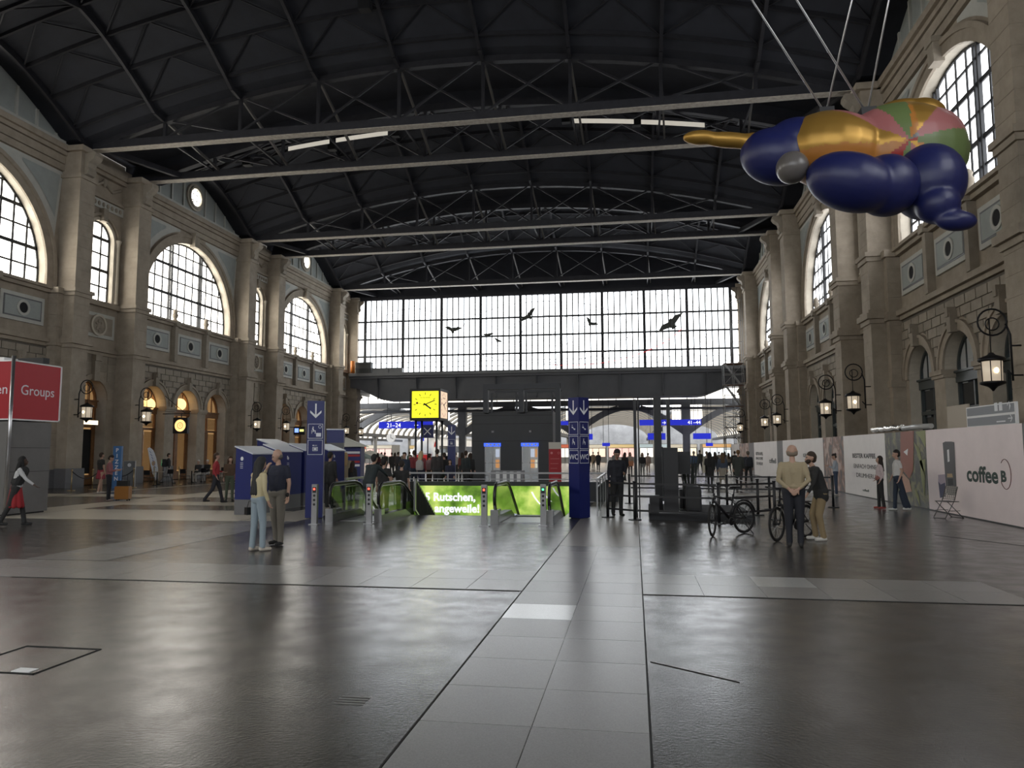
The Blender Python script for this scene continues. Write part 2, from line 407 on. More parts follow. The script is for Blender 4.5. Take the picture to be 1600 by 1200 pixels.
def arched_door(S, c, hw, zs, woodm, lunette, leafglass, back, lit=False):
    NDOOR[0] += 1
    D = DW + (.72 if S is L else .5)
    b = MB(); S.ring(b, c, hw - .1, hw + .02, zs, D - .08, D + .06, 0); S.box(b, c - hw, c + hw, zs - .45, zs - .02, D - .14, D + .08); S.box(b, c - hw, c + hw, zs - .1, zs - .02, D - .22, D)
    door = struct(b.build('door_%d' % NDOOR[0], woodm))
    S.box(MB(), c - .05, c + .05, 0, zs - .45, D - .06, D + .05).build('centre_post', woodm, door)
    S.box(MB(), c - hw, c + hw, 3.25, 3.4, D - .09, D + .05).build('mid_rail', woodm, door)
    S.box(MB(), c - hw, c + hw, 0, .55, D - .05, D + .04).build('kick_panel', woodm, door)
    for u in (-.58, 0, .58):
        S.box(MB(), c + u - .025, c + u + .025, zs, zs + math.sqrt((hw - .05) ** 2 - u * u), D - .04, D + .04).build('glazing_bar', woodm, door)
    conv = arcpts(c, hw - .08, zs, 20)
    for k in range(4):
        a0, a1 = c - 1.16 + k * .58 + .03, c - 1.16 + (k + 1) * .58 - .03
        q = clip_poly([(a0, zs), (a1, zs), (a1, zs + hw), (a0, zs + hw)], conv)
        if len(q) > 2: MB().add([S.P(u, z, D) for u, z in q], [list(range(len(q)))]).build('lunette_pane', lunette, door)
    for a0, a1 in ((c - hw + .1, c - .05), (c + .05, c + hw - .1)):
        S.box(MB(), a0 + .06, a1 - .06, 3.45, zs - .5, D, D + .02).build('upper_pane', leafglass, door)
        S.box(MB(), a0 + .12, a1 - .12, .62, 3.15, D, D + .02).build('door_pane', leafglass, door)
        b = MB()
        for q in ((a0, a0 + .12), (a1 - .12, a1)): S.box(b, q[0], q[1], .5, 3.25, D - .05, D + .05)
        b.build('leaf_stile', woodm, door)
    if back is not None:
        b = MB(); S.quad(b, c - hw, c + hw, 0, zs + hw, D + 1.2); 
        for u in (c - hw - .05, c + hw + .05): b.add([S.P(u, 0, D), S.P(u, zs + hw, D), S.P(u, zs + hw, D + 1.2), S.P(u, 0, D + 1.2)], [(0, 1, 2, 3)])
        b.build('room_behind', back, door)
        if lit:
            for k in range(3): S.box(MB(), c - 1.0, c + 1.0, 1.0 + k * .62, 1.03 + k * .62, D + .9, D + 1.15).build('back_shelf', WARM if k == 1 else woodm, door)
    return door

BL, RH = .84, .383
def wide_bay(S, wallo, c, left, detail, blocks):
    pane = PANE_L if left else PANE_R
    u0, u1 = c - 6.45, c + 6.45
    b = MB()
    ops = [(c + k * 3.6, 1.3, 0, 4.75) for k in (-1, 0, 1)] if detail else []
    S.wall(b, u0, u1, 0, ZS, ops, DW, .78)
    S.wall(b, u0, u1, ZS, ZTOP + .2, [(c, 5.0, ZSILL + .1, 11.15)], DW, .5)
    b.build('bay_wall', [STONE, STONEL], wallo)
    # gable over the bay
    n = 24; b = MB()
    top = [(c - GH + 2 * GH * i / n, ZTOP + .25 + gy(-1 + 2 * i / n)) for i in range(n + 1)]
    for (ua, za), (ub, zb) in zip(top, top[1:]): b.add([S.P(ua, ZTOP, 1.15), S.P(ub, ZTOP, 1.15), S.P(ub, zb + .25, 1.15), S.P(ua, za + .25, 1.15)], [(0, 1, 2, 3)])
    S.quad(b, u0, c - GH, ZTOP, ZTOP + .6, 1.15); S.quad(b, c + GH, u1, ZTOP, ZTOP + .6, 1.15)
    b.build('gable', STONE4, wallo)
    if not detail:
        NWIN[0] += 1
        b = MB(); conv = [(c + 5, ZSILL + .1)] + arcpts(c, 5, 11.15, 24) + [(c - 5, ZSILL + .1)]
        b.add([S.P(u, z, DG) for u, z in conv], [list(range(len(conv)))])
        struct(b.build('window_%d' % NWIN[0], pane)); return
    for k in range(-4, 5):
        if k == 0: continue
        u = c + k * 1.28; zt = ZTOP + .2 + gy((u - c) / GH)
        if zt > ZTOP + .5: S.box(MB(), u - .07, u + .07, ZTOP + .3, zt, 1.05, 1.15).build('gable_moulding', STONE3, wallo)
    S.box(MB(), c - GH, c + GH, ZTOP + .22, ZTOP + .36, 1.0, 1.15).build('gable_moulding', STONE3, wallo)
    NWIN[0] += 1
    zc = 19.6; b = MB()
    for r0, r1, dd in ((.62, .78, .95), (.8, .95, 1.02)):
        for i in range(24):
            a, a2 = 2 * PI * i / 24, 2 * PI * (i + 1) / 24
            q = [(c + r * math.cos(t), zc + r * math.sin(t)) for r, t in ((r0, a), (r0, a2), (r1, a2), (r1, a))]
            b.add([S.P(u, z, dd) for u, z in q] + [S.P(u, z, 1.15) for u, z in q], [(0, 1, 2, 3), (0, 4, 5, 1), (2, 6, 7, 3)])
    rw = struct(b.build('window_%d' % NWIN[0], STONEL))
    MB().add([S.P(c + .63 * math.cos(2 * PI * i / 24), zc + .63 * math.sin(2 * PI * i / 24), 1.10) for i in range(24)], [list(range(24))]).build('pane', pane, rw)
    b = MB()
    for t in (-.22, .22): S.box(b, c + t - .015, c + t + .015, zc - .58, zc + .58, 1.06, 1.10); S.box(b, c - .58, c + .58, zc + t - .015, zc + t + .015, 1.06, 1.10)
    b.build('glazing_bars', WINFRAME, rw)
    # big window
    ue = [-5.0, -4.15, -3.3, -2.5, -1.7, -.85, 0, .85, 1.7, 2.5, 3.3, 4.15, 5.0]
    ze = [10.45, 11.42, 12.4, 13.38, 14.36, 15.3, 16.2]
    arch_window(S, c, 5.0, 10.45, 11.15, ue, ze, pane, (-1.7, 1.7), (12.4, 14.36))
    S.ring(MB(), c, 5.0, 5.42, 11.15, DW - .10, DW + .02, ZSILL + .1, 36).build('archivolt', STONE, wallo)
    S.ring(MB(), c, 5.42, 5.62, 11.15, DW - .18, DW + .02, ZSILL + .1, 36).build('archivolt_moulding', STONE, wallo)
    b = MB(); S.box(b, c - .28, c + .28, 16.0, 16.95, DW - .38, DW); S.box(b, c - .34, c + .34, 16.75, 16.95, DW - .45, DW); b.build('keystone', STONE2, wallo)
    for sg in (-1, 1):
        for (rr_, cu, ztop, dd, m) in ((5.75, 5.78, 16.85, .04, STONE3), (6.15, 5.55, 16.62, .075, STONE4)):
            arc = [(c + sg * rr_ * math.cos(t), 11.15 + rr_ * math.sin(t)) for t in [math.radians(a) for a in range(20, 80, 5)]]
            arc = [(u, z) for u, z in arc if abs(u - c) <= cu and z <= ztop]
            if len(arc) < 2: continue
            poly = arc + [(arc[-1][0], ztop), (c + sg * cu, ztop), (c + sg * cu, arc[0][1])]
            b = MB(); cn = (c + sg * cu, ztop)
            for q, q2 in zip(poly, poly[1:]):
                if q != cn and q2 != cn: b.add([S.P(*q, DW - dd), S.P(*q2, DW - dd), S.P(*cn, DW - dd)], [(0, 1, 2)])
            b.build('spandrel_panel', m, wallo)
    # entablature
    for z0, z1, d0 in ((16.9, 17.25, 1.0), (17.28, 17.7, .95), (17.73, 17.95, .86), (17.95, 18.25, .7)):
        S.box(MB(), c - 5.85, c + 5.85, z0, z1, d0, DW).build('entablature', STONE, wallo)
    for z0, z1, d0 in ((ZS - .28, ZS - .1, 1.02), (ZS - .1, ZS + .12, .86)):
        S.box(MB(), c - 5.85, c + 5.85, z0, z1, d0, DW).build('string_course', STONE, wallo)
    for z0, z1, d0 in ((ZSILL - .2, ZSILL - .02, .95), (ZSILL - .02, ZSILL + .13, .8)):
        S.box(MB(), c - 5.6, c + 5.6, z0, z1, d0, DW + .3).build('window_sill', STONE, wallo)
    for k in (-1, 0, 1):
        u = c + k * 3.6
        pn = S.box(MB(), u - 1.35, u + 1.35, 8.35, 9.75, DW - .10, DW).build('parapet_panel', STONE3, wallo)
        S.box(MB(), u - 1.17, u + 1.17, 8.53, 9.57, DW - .115, DW - .1).build('panel_groove', PLINTH, pn)
        S.box(MB(), u - 1.10, u + 1.10, 8.60, 9.50, DW - .13, DW - .1).build('panel_field', STONE4, pn)
        b = MB()
        for i in range(20):
            a, a2 = 2 * PI * i / 20, 2 * PI * (i + 1) / 20
            q = [(u + r * math.cos(t), 9.05 + r * math.sin(t)) for r, t in ((.27, a), (.27, a2), (.4, a2), (.4, a))]
            b.add([S.P(x, z, DW - .17) for x, z in q] + [S.P(x, z, DW - .12) for x, z in q], [(0, 1, 2, 3), (0, 4, 5, 1), (2, 6, 7, 3)])
        b.build('roundel_ring', STONE3, pn)
        MB().add([S.P(u + .27 * math.cos(2 * PI * i / 20), 9.05 + .27 * math.sin(2 * PI * i / 20), DW - .14) for i in range(20)], [list(range(20))]).build('roundel_opening', DARKHOLE, pn)
        # door arch
        S.ring(MB(), u, 1.3, 1.58, 4.75, DW - .08, DW).build('door_archivolt', STONE, wallo)
        S.ring(MB(), u, 1.58, 1.70, 4.75, DW - .14, DW).build('door_archivolt', STONE, wallo)
        b = MB(); S.box(b, u - .16, u + .16, 6.0, 6.75, DW - .3, DW); S.box(b, u - .11, u + .11, 6.55, 6.9, DW - .36, DW); b.build('keystone', STONE2, wallo)
    for k in (-1.5, -.5, .5, 1.5):
        u = c + k * 3.6
        if abs(k) < 1:
            b = MB(); S.box(b, u - .16, u + .16, ZS + .15, ZSILL, DW - .3, DW); S.box(b, u - .22, u + .22, ZSILL - .2, ZSILL + .16, DW - .42, DW); b.build('console', STONE2, wallo)
            b = MB(); p = S.P(u, 0, DW - .12)
            b.lathe((p[0], p[1], ZSILL + .12), [(.16, 0), (.18, .1), (.1, .2), (.17, .34), (.2, .46), (.13, .58), (.16, .68), (.1, .8), (.02, .86)], 10); b.build('finial_bust', STONE2, wallo)
        for z0, z1, d0 in ((4.5, 4.62, DW - .08), (4.62, 4.8, DW - .15)):
            S.box(MB(), u - .56, u + .56, z0, z1, d0, DW + .45).build('impost', STONE, wallo) if abs(k) < 1 else None
    for a, b2 in ((c - 5.85, c - 4.9), (c - 2.3, c - 1.3), (c + 1.3, c + 2.3), (c + 4.9, c + 5.85)):
        S.box(MB(), a, b2, 0, .95, DW - .06, DW + .02).build('plinth', PLINTH, wallo)
    # rusticated blocks on a darker mortar bed
    for k in (-1, 0, 1): pass
    bb = MB(); S.wall(bb, c - 5.8, c + 5.8, 4.95, ZS - .3, [(c + k * 3.6, 1.6, 4.95, 4.95) for k in (-1, 0, 1)], DW - .012, .012, 0, 0); bb.build('mortar_bed', MORTAR, wallo)
    for sg in (-1, 1):
        u = c + sg * 5.58; b = MB(); S.box(b, u - .3, u + .3, 0, .95, .55, DW, 1); z = .95
        while z < ZSILL - .2: S.box(b, u - .27, u + .27, z, min(z + .61, ZSILL - .2), .62, DW); z += .62
        rs = b.build('respond', [STONE, PLINTH], wallo)
        for z0, z1, e in ((4.5, 4.8, .06), (ZS - .25, ZS + .12, .1), (ZSILL - .2, ZSILL + .1, .12)): S.box(MB(), u - .27 - e, u + .27 + e, z0, z1, .62 - e, DW).build('respond_moulding', STONE, rs)
    row = 0; z = 4.95
    while z < 7.2:
        iv = [(c - 5.75, c + 5.75)]
        zm = z + .14
        for k in (-1, 0, 1):
            dz = zm - 4.75
            if abs(dz) < 1.72:
                h = math.sqrt(1.72 ** 2 - dz * dz); a, b2 = c + k * 3.6 - h, c + k * 3.6 + h; nv = []
                for p, q in iv:
                    if b2 <= p or a >= q: nv.append((p, q))
                    else:
                        if a - p > .15: nv.append((p, a))
                        if q - b2 > .15: nv.append((b2, q))
                iv = nv
        off = 0 if row % 2 else BL / 2
        for p, q in iv:
            k0 = math.floor((p - c - off) / BL)
            e = c + off + k0 * BL
            while e < q:
                a, b2 = max(e, p) + .02, min(e + BL, q) - .02
                if b2 - a > .12: blocks.append((S, a + .01, b2 - .01, z + .02, z + RH - .02, wallo))
                e += BL
        z += RH; row += 1
    # doors
    for k in (-1, 0, 1):
        u = c + k * 3.6
        if left: arched_door(S, u, 1.3, 4.75, WOOD, CGLASS, CGLASS, WARMROOM, True)
        else: arched_door(S, u, 1.3, 4.75, DOORG, GREYLIGHT, DGLASS, DARKHOLE)

def narrow_bay(S, wallo, c, left, detail):
    u0, u1 = c - 2.4, c + 2.4
    b = MB()
    S.wall(b, u0, u1, 0, ZS, [(c, 1.1, 0, 4.85)] if detail else [], DW, .78)
    S.wall(b, u0, u1, ZS, ZTOP + .6, [(c, 1.05, ZSILL + .1, 14.1)] if detail else [], DW, .5)
    b.build('bay_wall', [STONE, STONEL], wallo)
    if not detail: return
    arch_window(S, c, 1.05, 10.45, 14.1, [-1.05, -.36, .36, 1.05], [10.45, 11.4, 12.35, 13.3, 14.2, 15.2], PANE_L if left else PANE_R, (), (12.35, 14.2), DG=DW + .28)
    S.ring(MB(), c, 1.05, 1.22, 14.1, DW - .06, DW + .02, ZSILL + .1).build('archivolt', STONEL, wallo)
    S.ring(MB(), c, 1.32, 1.48, 14.1, DW - .16, DW + .02).build('archivolt_moulding', STONE, wallo)
    for sg in (-1, 1):
        p = S.P(c + sg * 1.34, 0, DW - .1); b = MB()
        b.lathe((p[0], p[1], ZSILL + .12), [(.15, 0), (.15, .12), (.11, .18), (.10, 3.4), (.13, 3.48), (.11, 3.55), (.19, 3.8), (.19, 3.86)], 10); b.build('colonnette', STONEL, wallo)
    b = MB(); S.box(b, c - .18, c + .18, 15.1, 15.85, DW - .3, DW); b.build('keystone', STONE2, wallo)
    fr = S.box(MB(), c - 1.68, c + 1.68, 15.85, 16.35, DW - .08, DW).build('frieze', STONE3, wallo)
    for k in range(9):
        p = S.P(c - 1.4 + k * .35, 16.1, DW - .1); MB().ell(p, (.05, .12, .14), 8, 6).build('frieze_ornament', STONE2, fr)
    for z0, z1, d0 in ((16.4, 16.6, .98), (17.73, 17.95, .9), (17.95, 18.25, .75)):
        S.box(MB(), u0 + .6, u1 - .6, z0, z1, d0, DW).build('entablature', STONE, wallo)
    b = MB(); pts = [S.P(c + u, 17.45 - .38 * (1 - abs(abs(u) - .72) / .72) if abs(u) < 1.44 else 17.45, DW - .06) for u in [i * .12 for i in range(-12, 13)]]
    b.tube(pts, .09, 8); b.ell(S.P(c, 17.4, DW - .1), (.12, .16, .24), 10, 8); b.build('garland', STONE2, wallo)
    for z0, z1, d0 in ((ZS - .28, ZS - .1, 1.02), (ZS - .1, ZS + .12, .86), (ZSILL - .2, ZSILL + .1, .9)):
        S.box(MB(), u0 + .6, u1 - .6, z0, z1, d0, DW).build('string_course', STONE, wallo)
    pn = S.box(MB(), c - 1.35, c + 1.35, 8.35, 9.75, DW - .1, DW).build('parapet_panel', STONE3, wallo)
    S.box(MB(), c - 1.15, c + 1.15, 8.55, 9.55, DW - .12, DW - .1).build('panel_field', STONE2, pn)
    b = MB()
    for i in range(24):
        a, a2 = 2 * PI * i / 24, 2 * PI * (i + 1) / 24
        q = [(c + r * math.cos(t), 9.05 + r * math.sin(t)) for r, t in ((.5, a), (.5, a2), (.62, a2), (.62, a))]
        b.add([S.P(x, z, DW - .2) for x, z in q] + [S.P(x, z, DW - .1) for x, z in q], [(0, 1, 2, 3), (0, 4, 5, 1), (2, 6, 7, 3)])
    b.build('medallion_rim', STONEL, pn)
    b = MB(); b.ell(S.P(c, 9.05, DW - .13), (.04, .5, .5), 20, 10)
    for dx, dz, r in ((0, .22, .12), (0, 0, .18), (-.12, -.2, .12), (.15, -.15, .13), (.2, .12, .08), (-.2, .1, .08), (.05, -.32, .1)): b.ell(S.P(c + dx, 9.05 + dz, DW - .16), (.06, r, r), 10, 6)
    b.build('medallion_relief', STONE2, pn)
    S.ring(MB(), c, 1.1, 1.4, 4.85, DW - .08, DW).build('door_archivolt', STONE, wallo)
    b = MB(); S.box(b, c - .2, c + .2, 5.85, ZS - .3, DW - .22, DW); S.box(b, c - .26, c + .26, 7.0, ZS - .3, DW - .3, DW); b.build('keystone', STONE2, wallo)
    for z0 in (5.5, 5.97, 6.44, 6.91):
        for sg in (-1, 1):
            q = sorted((c + sg * .3, c + sg * 1.0)); q2 = sorted((c + sg * 1.03, c + sg * 1.72))
            if z0 > 6.2: S.box(MB(), q[0], q[1], z0, z0 + .44, DW - .04, DW).build('block', STONE2, wallo)
            S.box(MB(), q2[0], q2[1], z0, z0 + .44, DW - .04, DW).build('block', STONE2, wallo)
    if left: arched_door(S, c, 1.1, 4.85, WOOD, CGLASS, DGLASS, WARMROOM if c < 40 else DARKHOLE)
    else: arched_door(S, c, 1.1, 4.85, DOORG, GREYLIGHT, DGLASS, DARKHOLE)

def pilaster(S, wallo, u):
    b = MB(); hw = .56; u -= .15; z = 1.0
    S.box(b, u - hw - .1, u + hw + .1, 0, 1.0, -.1, DW, 1)
    while z < 16.5:
        z1 = min(z + .62, 16.5); S.box(b, u - hw, u + hw, z, z1 - .012, 0, DW); S.box(b, u - hw + .012, u + hw - .012, z1 - .012, z1, .012, DW); z = z1
    p = b.build('pilaster', [STONE, PLINTH], wallo)
    for z0, z1, e in ((ZS - .3, ZS - .1, .08), (ZS - .1, ZS + .15, .2), (ZS + .15, ZS + .3, .1), (ZSILL - .25, ZSILL - .05, .08), (ZSILL - .05, ZSILL + .15, .16), (16.5, 16.7, .1), (17.95, 18.25, .2)):
        S.box(MB(), u - hw - e, u + hw + e, z0, z1, -e, DW).build('pilaster_moulding', STONE, p)
    S.box(MB(), u - hw, u + hw, 16.7, 17.95, .02, DW).build('capital_block', STONE, p)
    b = MB()
    prof = [(0, 16.75), (-.18, 16.8), (-.28, 17.0), (-.2, 17.2), (-.26, 17.45), (-.5, 17.62), (-.62, 17.8), (-.6, 17.98), (0, 17.98)]
    b.prism(prof, lambda d, z, t: S.P(u + t, z, d + .02), -.3, .3); b.build('scroll_bracket', STONE2, p)

CGLASS = clear_glass('door_glass', (.75, .72, .68), .06)
GREYLIGHT = mat('lunette_grey_glass', (.42, .43, .43), .15)
NBL = []
MORTAR = mat('dark_mortar', (.13, .115, .095), .9)
for S, nm, left in ((L, 'wall_left', True), (R, 'wall_right', False)):
    b = MB(); S.quad(b, -18, 80, 0, 22, DG + 2.0)
    wallo = struct(b.build(nm, STONE))
    blocks = []
    for c in WIDE: wide_bay(S, wallo, c, left, c > 20, blocks)
    for c in NARROW: narrow_bay(S, wallo, c, left, c > 30)
    for c in NARROW:
        if c < 15: continue
        for sg in (-1, 1):
            u = c + sg * PILO
            if u > 15: pilaster(S, wallo, u)
    blocks.sort(key=lambda q: q[1]); 
    for S_, a, b2, z0, z1, wo in blocks[:300]: S.box(MB(), a, b2, z0, z1, DW - .06, DW + .005).build('block', STONE2, wo)
    rest = blocks[300:]
    if rest:
        b = MB()
        for S_, a, b2, z0, z1, wo in rest: S.box(b, a, b2, z0, z1, DW - .045, DW + .005)
        stuff(b.build('far_blocks', STONE2, wallo))
    NBL.append(len(blocks))
    # nothing stands behind the panes: the outer shell is only needed where no window is
    bpy.data.objects[nm].data.clear_geometry()
    b = MB(); S.quad(b, -18, 80, 0, ZS, DG + 1.9); S.quad(b, -18, 80, 18.0, 22.5, DG); S.quad(b, -18, -13.6, ZS, 18, DW)
    me = b.mesh(nm + '_shell', STONE); bpy.data.objects[nm].data = me
b = MB(); b.box(-33, 14, -18.3, -18, 0, 9.9); b.box(-33, 14, -18.3, -18, 18.0, 24); wb = struct(b.build('wall_back', STONE))
NWIN[0] += 1; wn = struct(MB().box(-29.5, 10.8, -18.2, -18.1, 9.9, 10.1).build('window_%d' % NWIN[0], WINFRAME))
for k in range(9): MB().box(-28.2 + k * 4.2 + .06, -28.2 + (k + 1) * 4.2 - .06, -18.16, -18.14, 10.1, 18).build('pane', PANE_E, wn)
print('blocks', NBL, 'tiles', ntile)
# ------------------------------------------------------------------ roof
b = MB(); NX = 26
xs = [XC - HALF - 1.6 + (2 * HALF + 3.2) * i / NX for i in range(NX + 1)]
for c in WIDE:
    n = 16; ys = [c - 6.45 + 12.9 * j / n for j in range(n + 1)]
    o = len(b.v); vs = [(x, y, ZTOP + .3 + arch(x) + gy((y - c) / GH)) for y in ys for x in xs]
    b.add(vs, [(j * (NX + 1) + i, j * (NX + 1) + i + 1, (j + 1) * (NX + 1) + i + 1, (j + 1) * (NX + 1) + i) for j in range(n) for i in range(NX)])
for c in NARROW:
    ys = [c - 2.4, c + 2.4]
    b.add([(x, y, ZTOP + 1.1 + arch(x)) for y in ys for x in xs], [(i, i + 1, NX + 2 + i, NX + 1 + i) for i in range(NX)])
    for y in ys:
        b.add([(x, y, ZTOP + dz + arch(x)) for dz in (.25, 1.1) for x in xs], [(i, i + 1, NX + 2 + i, NX + 1 + i) for i in range(NX)])
ceiling = struct(b.build('ceiling', ROOFB))
NODE = [XC - HALF + 2 * HALF * i / 9 for i in range(10)]
STRUTM = mat('strut_steel', (.12, .115, .11), .5, .3)
def truss(Y, near):
    b = MB(); b.box(XC - HALF - .2, XC + HALF + .2, Y - .16, Y + .16, ZTOP + .04, ZTOP + .5)
    t = b.build('roof_truss', STEEL, ceiling)
    MB().box(XC - HALF, XC + HALF, Y - .24, Y + .24, ZTOP, ZTOP + .04).build('bottom_flange', STEELL, t)
    b = MB(); n = 18; pp = [(XC - HALF + 2 * HALF * i / n, Y, ZTOP + .22 + arch(XC - HALF + 2 * HALF * i / n)) for i in range(n + 1)]
    for p, q in zip(pp, pp[1:]): b.bar(p, q, .34, .42)
    b.build('top_chord', STEEL, t)
    for i, x in enumerate(NODE[1:-1]): MB().bar((x, Y, ZTOP + .4), (x, Y, ZTOP + .3 + arch(x)), .16).build('strut', STEEL, t)
    for i in range(9):
        x0, x1 = NODE[i], NODE[i + 1]
        if i not in (0, 8):
            MB().bar((x0, Y - .05, ZTOP + .4), (x1, Y - .05, ZTOP + .25 + arch(x1)), .1).build('diagonal', STEEL, t)
            MB().bar((x1, Y + .05, ZTOP + .4), (x0, Y + .05, ZTOP + .25 + arch(x0)), .1).build('diagonal', STEEL, t)
    return t
for c in NARROW[:4]:
    for sg in (-1, 1):
        t = truss(c + sg * PILO, sg < 0)
        if sg < 0:
            for x in NODE[1:-1]:
                MB().bar((x, c - PILO, ZTOP + .2 + arch(x)), (x + .35, c + PILO, ZTOP + .45), .1, .16).build('tie_strut', STRUTM, t)
                MB().bar((x, c - PILO, ZTOP + .45), (x, c + PILO, ZTOP + .45), .1).build('cross_tie', STEEL, t)
            for e in (0, -1):
                x = NODE[e]; xi = x + (2.2 if e == 0 else -2.2)
                MB().bar((x + (.2 if e == 0 else -.2), c - PILO, ZTOP + .3), (xi, c + PILO, ZTOP + .3), .24, .3).build('corner_brace', STEEL, t)
for c in WIDE[:4]:
    b = MB()
    for x in NODE:
        r = MB(); n = 14; xx = min(max(x, XC - HALF + .1), XC + HALF - .1)
        pp = [(xx, c - 6.45 + 12.9 * j / n, ZTOP + .16 + arch(xx) + gy((-6.45 + 12.9 * j / n) / GH)) for j in range(n + 1)]
        for p, q in zip(pp, pp[1:]): r.bar(p, q, .16, .3)
        r.build('rib', STEEL, ceiling)
    offs = (-5.0, -3.4, -1.7, 0, 1.7, 3.4, 5.0)
    for y in offs:
        r = MB(); n = 20; pp = [(XC - HALF + 2 * HALF * i / n, c + y, ZTOP + .22 + arch(XC - HALF + 2 * HALF * i / n) + gy(y / GH)) for i in range(n + 1)]
        for p, q in zip(pp, pp[1:]): r.bar(p, q, .12, .2)
        r.build('purlin', STEEL, ceiling)
    br = MB()
    for i in range(9):
        for a, a2 in zip(offs, offs[1:]):
            xm = (NODE[i] + NODE[i + 1]) / 2
            for x in (NODE[i], NODE[i + 1]):
                br.bar((x, c + a2, ZTOP + .2 + arch(x) + gy(a2 / GH)), (xm, c + a, ZTOP + .2 + arch(xm) + gy(a / GH)), .06)
    br.build('wind_bracing', STEEL, ceiling)
# lit slots seen between the twin trusses
for c, rng in ((37.1, ((-.53, -.40), (-.38, -.22), (.32, .49), (.51, .68))), (19.4, ((-.9, -.3),))):
    for a, a2 in rng:
        NWIN[0] += 1; b = MB(); n = 6; Y = c + PILO - .35
        pts = [XC + HALF * (a + (a2 - a) * i / n) for i in range(n + 1)]
        zz = lambda x: ZTOP - .35 + 2.2 * (1 - ((x - XC) / HALF) ** 2)
        b.add([(x, Y, zz(x) + dz) for dz in (0, .26) for x in pts], [(i, i + 1, n + 2 + i, n + 1 + i) for i in range(n)])
        struct(b.build('window_%d' % NWIN[0], mat('roof_slot_glass', (.5, .48, .42), .4, emit=(1, .93, .8), estr=.2)))
SPKB = MB().cbox((0, 0, 0), (.55, .4, .5)).bar((0, 0, .2), (0, 0, .8), .06)
spk = SPKB.mesh('roof_speaker', BLACK)
for (x, y) in ((-24.5, 43), (-20, 46), (-15.5, 46), (-11, 46), (-4, 46), (.5, 46), (5, 45), (-12, 31), (-3, 31), (-18, 62), (-2, 63)):
    cbay = min(WIDE, key=lambda q: abs(q - y)); o = link('roof_speaker', spk, None); o.location = (x, y, ZTOP - .35 + arch(x) + gy((y - cbay) / GH))
    tag(o, 'small black box loudspeaker hanging under the dark roof', 'speaker', 'loudspeakers under the roof')

# ------------------------------------------------------------------ end wall
YE = 74.5
GIRD = mat('girder_grey', (.085, .088, .098), .55, var=.12, vscale=1)
GIRDL = mat('girder_light', (.14, .145, .15), .55, var=.12, vscale=1)
b = MB(); z0 = 7.2
poly = [(-29.6, 8.6), (-28.6, 8.45), (-26.2, 7.3), (-25.6, z0), (6.3, z0), (7.0, 7.3), (9.6, 8.3), (10.9, 8.5), (10.9, 9.8), (-29.6, 9.8)]
b.prism(poly, lambda x, z, t: (x, t, z), YE - .6, YE + 2.0)
wend = struct(b.build('wall_end', GIRD))
MB().box(-29.6, 10.9, YE - 1.1, YE + .3, 9.75, 10.05).build('walkway_edge', GIRDL, wend)
MB().box(-29.6, 10.9, YE - .9, YE - .6, 9.5, 9.76).build('girder_flange', GIRD, wend)
for k in range(9):
    x = -26.5 + k * 4.2 * 1.0
    b = MB(); b.prism([(0, 9.5), (-.55, 9.5), (-.25, 8.6), (-.1, 7.4), (0, 7.3)], lambda d, z, t: (x + t, YE - .6 + d, z), -.06, .06); b.build('girder_rib', GIRD, wend)
b = MB(); n = 20; pts = [XC - HALF + 2 * HALF * i / n for i in range(n + 1)]
b.add([(x, YE, 17.95) for x in pts] + [(x, YE, ZTOP + 1.4 + arch(x)) for x in pts], [(i, i + 1, n + 2 + i, n + 1 + i) for i in range(n)])
b.build('end_gable', ROOFB, wend)
MB().box(-29.2, 10.5, YE - .2, YE + .2, 17.95, 18.3).build('head_beam', STEEL, wend)
# walkway railing
for k in range(21): MB().bar((-29.2 + k * 1.97, YE - 1.0, 10.05), (-29.2 + k * 1.97, YE - 1.0, 11.1), .05).build('rail_post', STEEL, wend)
for z in (10.55, 11.08): MB().bar((-29.2, YE - 1.0, z), (10.4, YE - 1.0, z), .045).build('rail', STEEL, wend)
NWIN[0] += 1
b = MB(); b.box(-29.0, 10.3, YE - .1, YE + .1, 10.05, 10.2)
ew = struct(b.build('window_%d' % NWIN[0], WINFRAME))
zr = [10.15, 11.9, 13.75, 15.65, 17.95]
pm = [MB().box(.015, .585, -.01, .01, zr[j] + .02, zr[j + 1] - .02).mesh('pane', PANE_E) for j in range(4)]
for k in range(9):
    for i in range(7):
        for j in range(4): o = link('pane', pm[j], ew); o.location = (-28.2 + k * 4.2 + i * .6, YE, 0)
for j in range(4): MB().box(-28.95, -28.25, YE - .01, YE + .01, zr[j] + .02, zr[j + 1] - .02).build('pane', PANE_E, ew); MB().box(9.65, 10.25, YE - .01, YE + .01, zr[j] + .02, zr[j + 1] - .02).build('pane', PANE_E, ew)
for k in range(10): MB().box(-28.2 + k * 4.2 - .14, -28.2 + k * 4.2 + .14, YE - .16, YE + .05, 10.1, 18).build('mullion', WINFRAME, ew)
thin = MB().box(-.06, .06, -.06, .04, 10.1, 18).mesh('glazing_bar', WINFRAME)
for k in range(9):
    for i in range(1, 7): o = link('glazing_bar', thin, ew); o.location = (-28.2 + k * 4.2 + i * .6, YE, 0)
for z in zr[1:-1]: MB().box(-29, 10.3, YE - .1, YE + .05, z - .09, z + .09).build('transom', WINFRAME, ew)
MB().box(-28.9, -27.2, YE - .9, YE - .3, 10.05, 11.25).build('walkway_cabinet', mat('dark_cabinet', (.03, .035, .035), .6), wend)
MB().cyl((-29.0, YE - 1.5), .22, 10.05, 11.3, 12).build('orange_drum', mat('drum_orange', (.75, .22, .03), .5), wend)
MB().box(-27.1, -23.8, YE - .9, YE - .4, 10.05, 10.55).build('walkway_cabinet', GIRDL, wend)

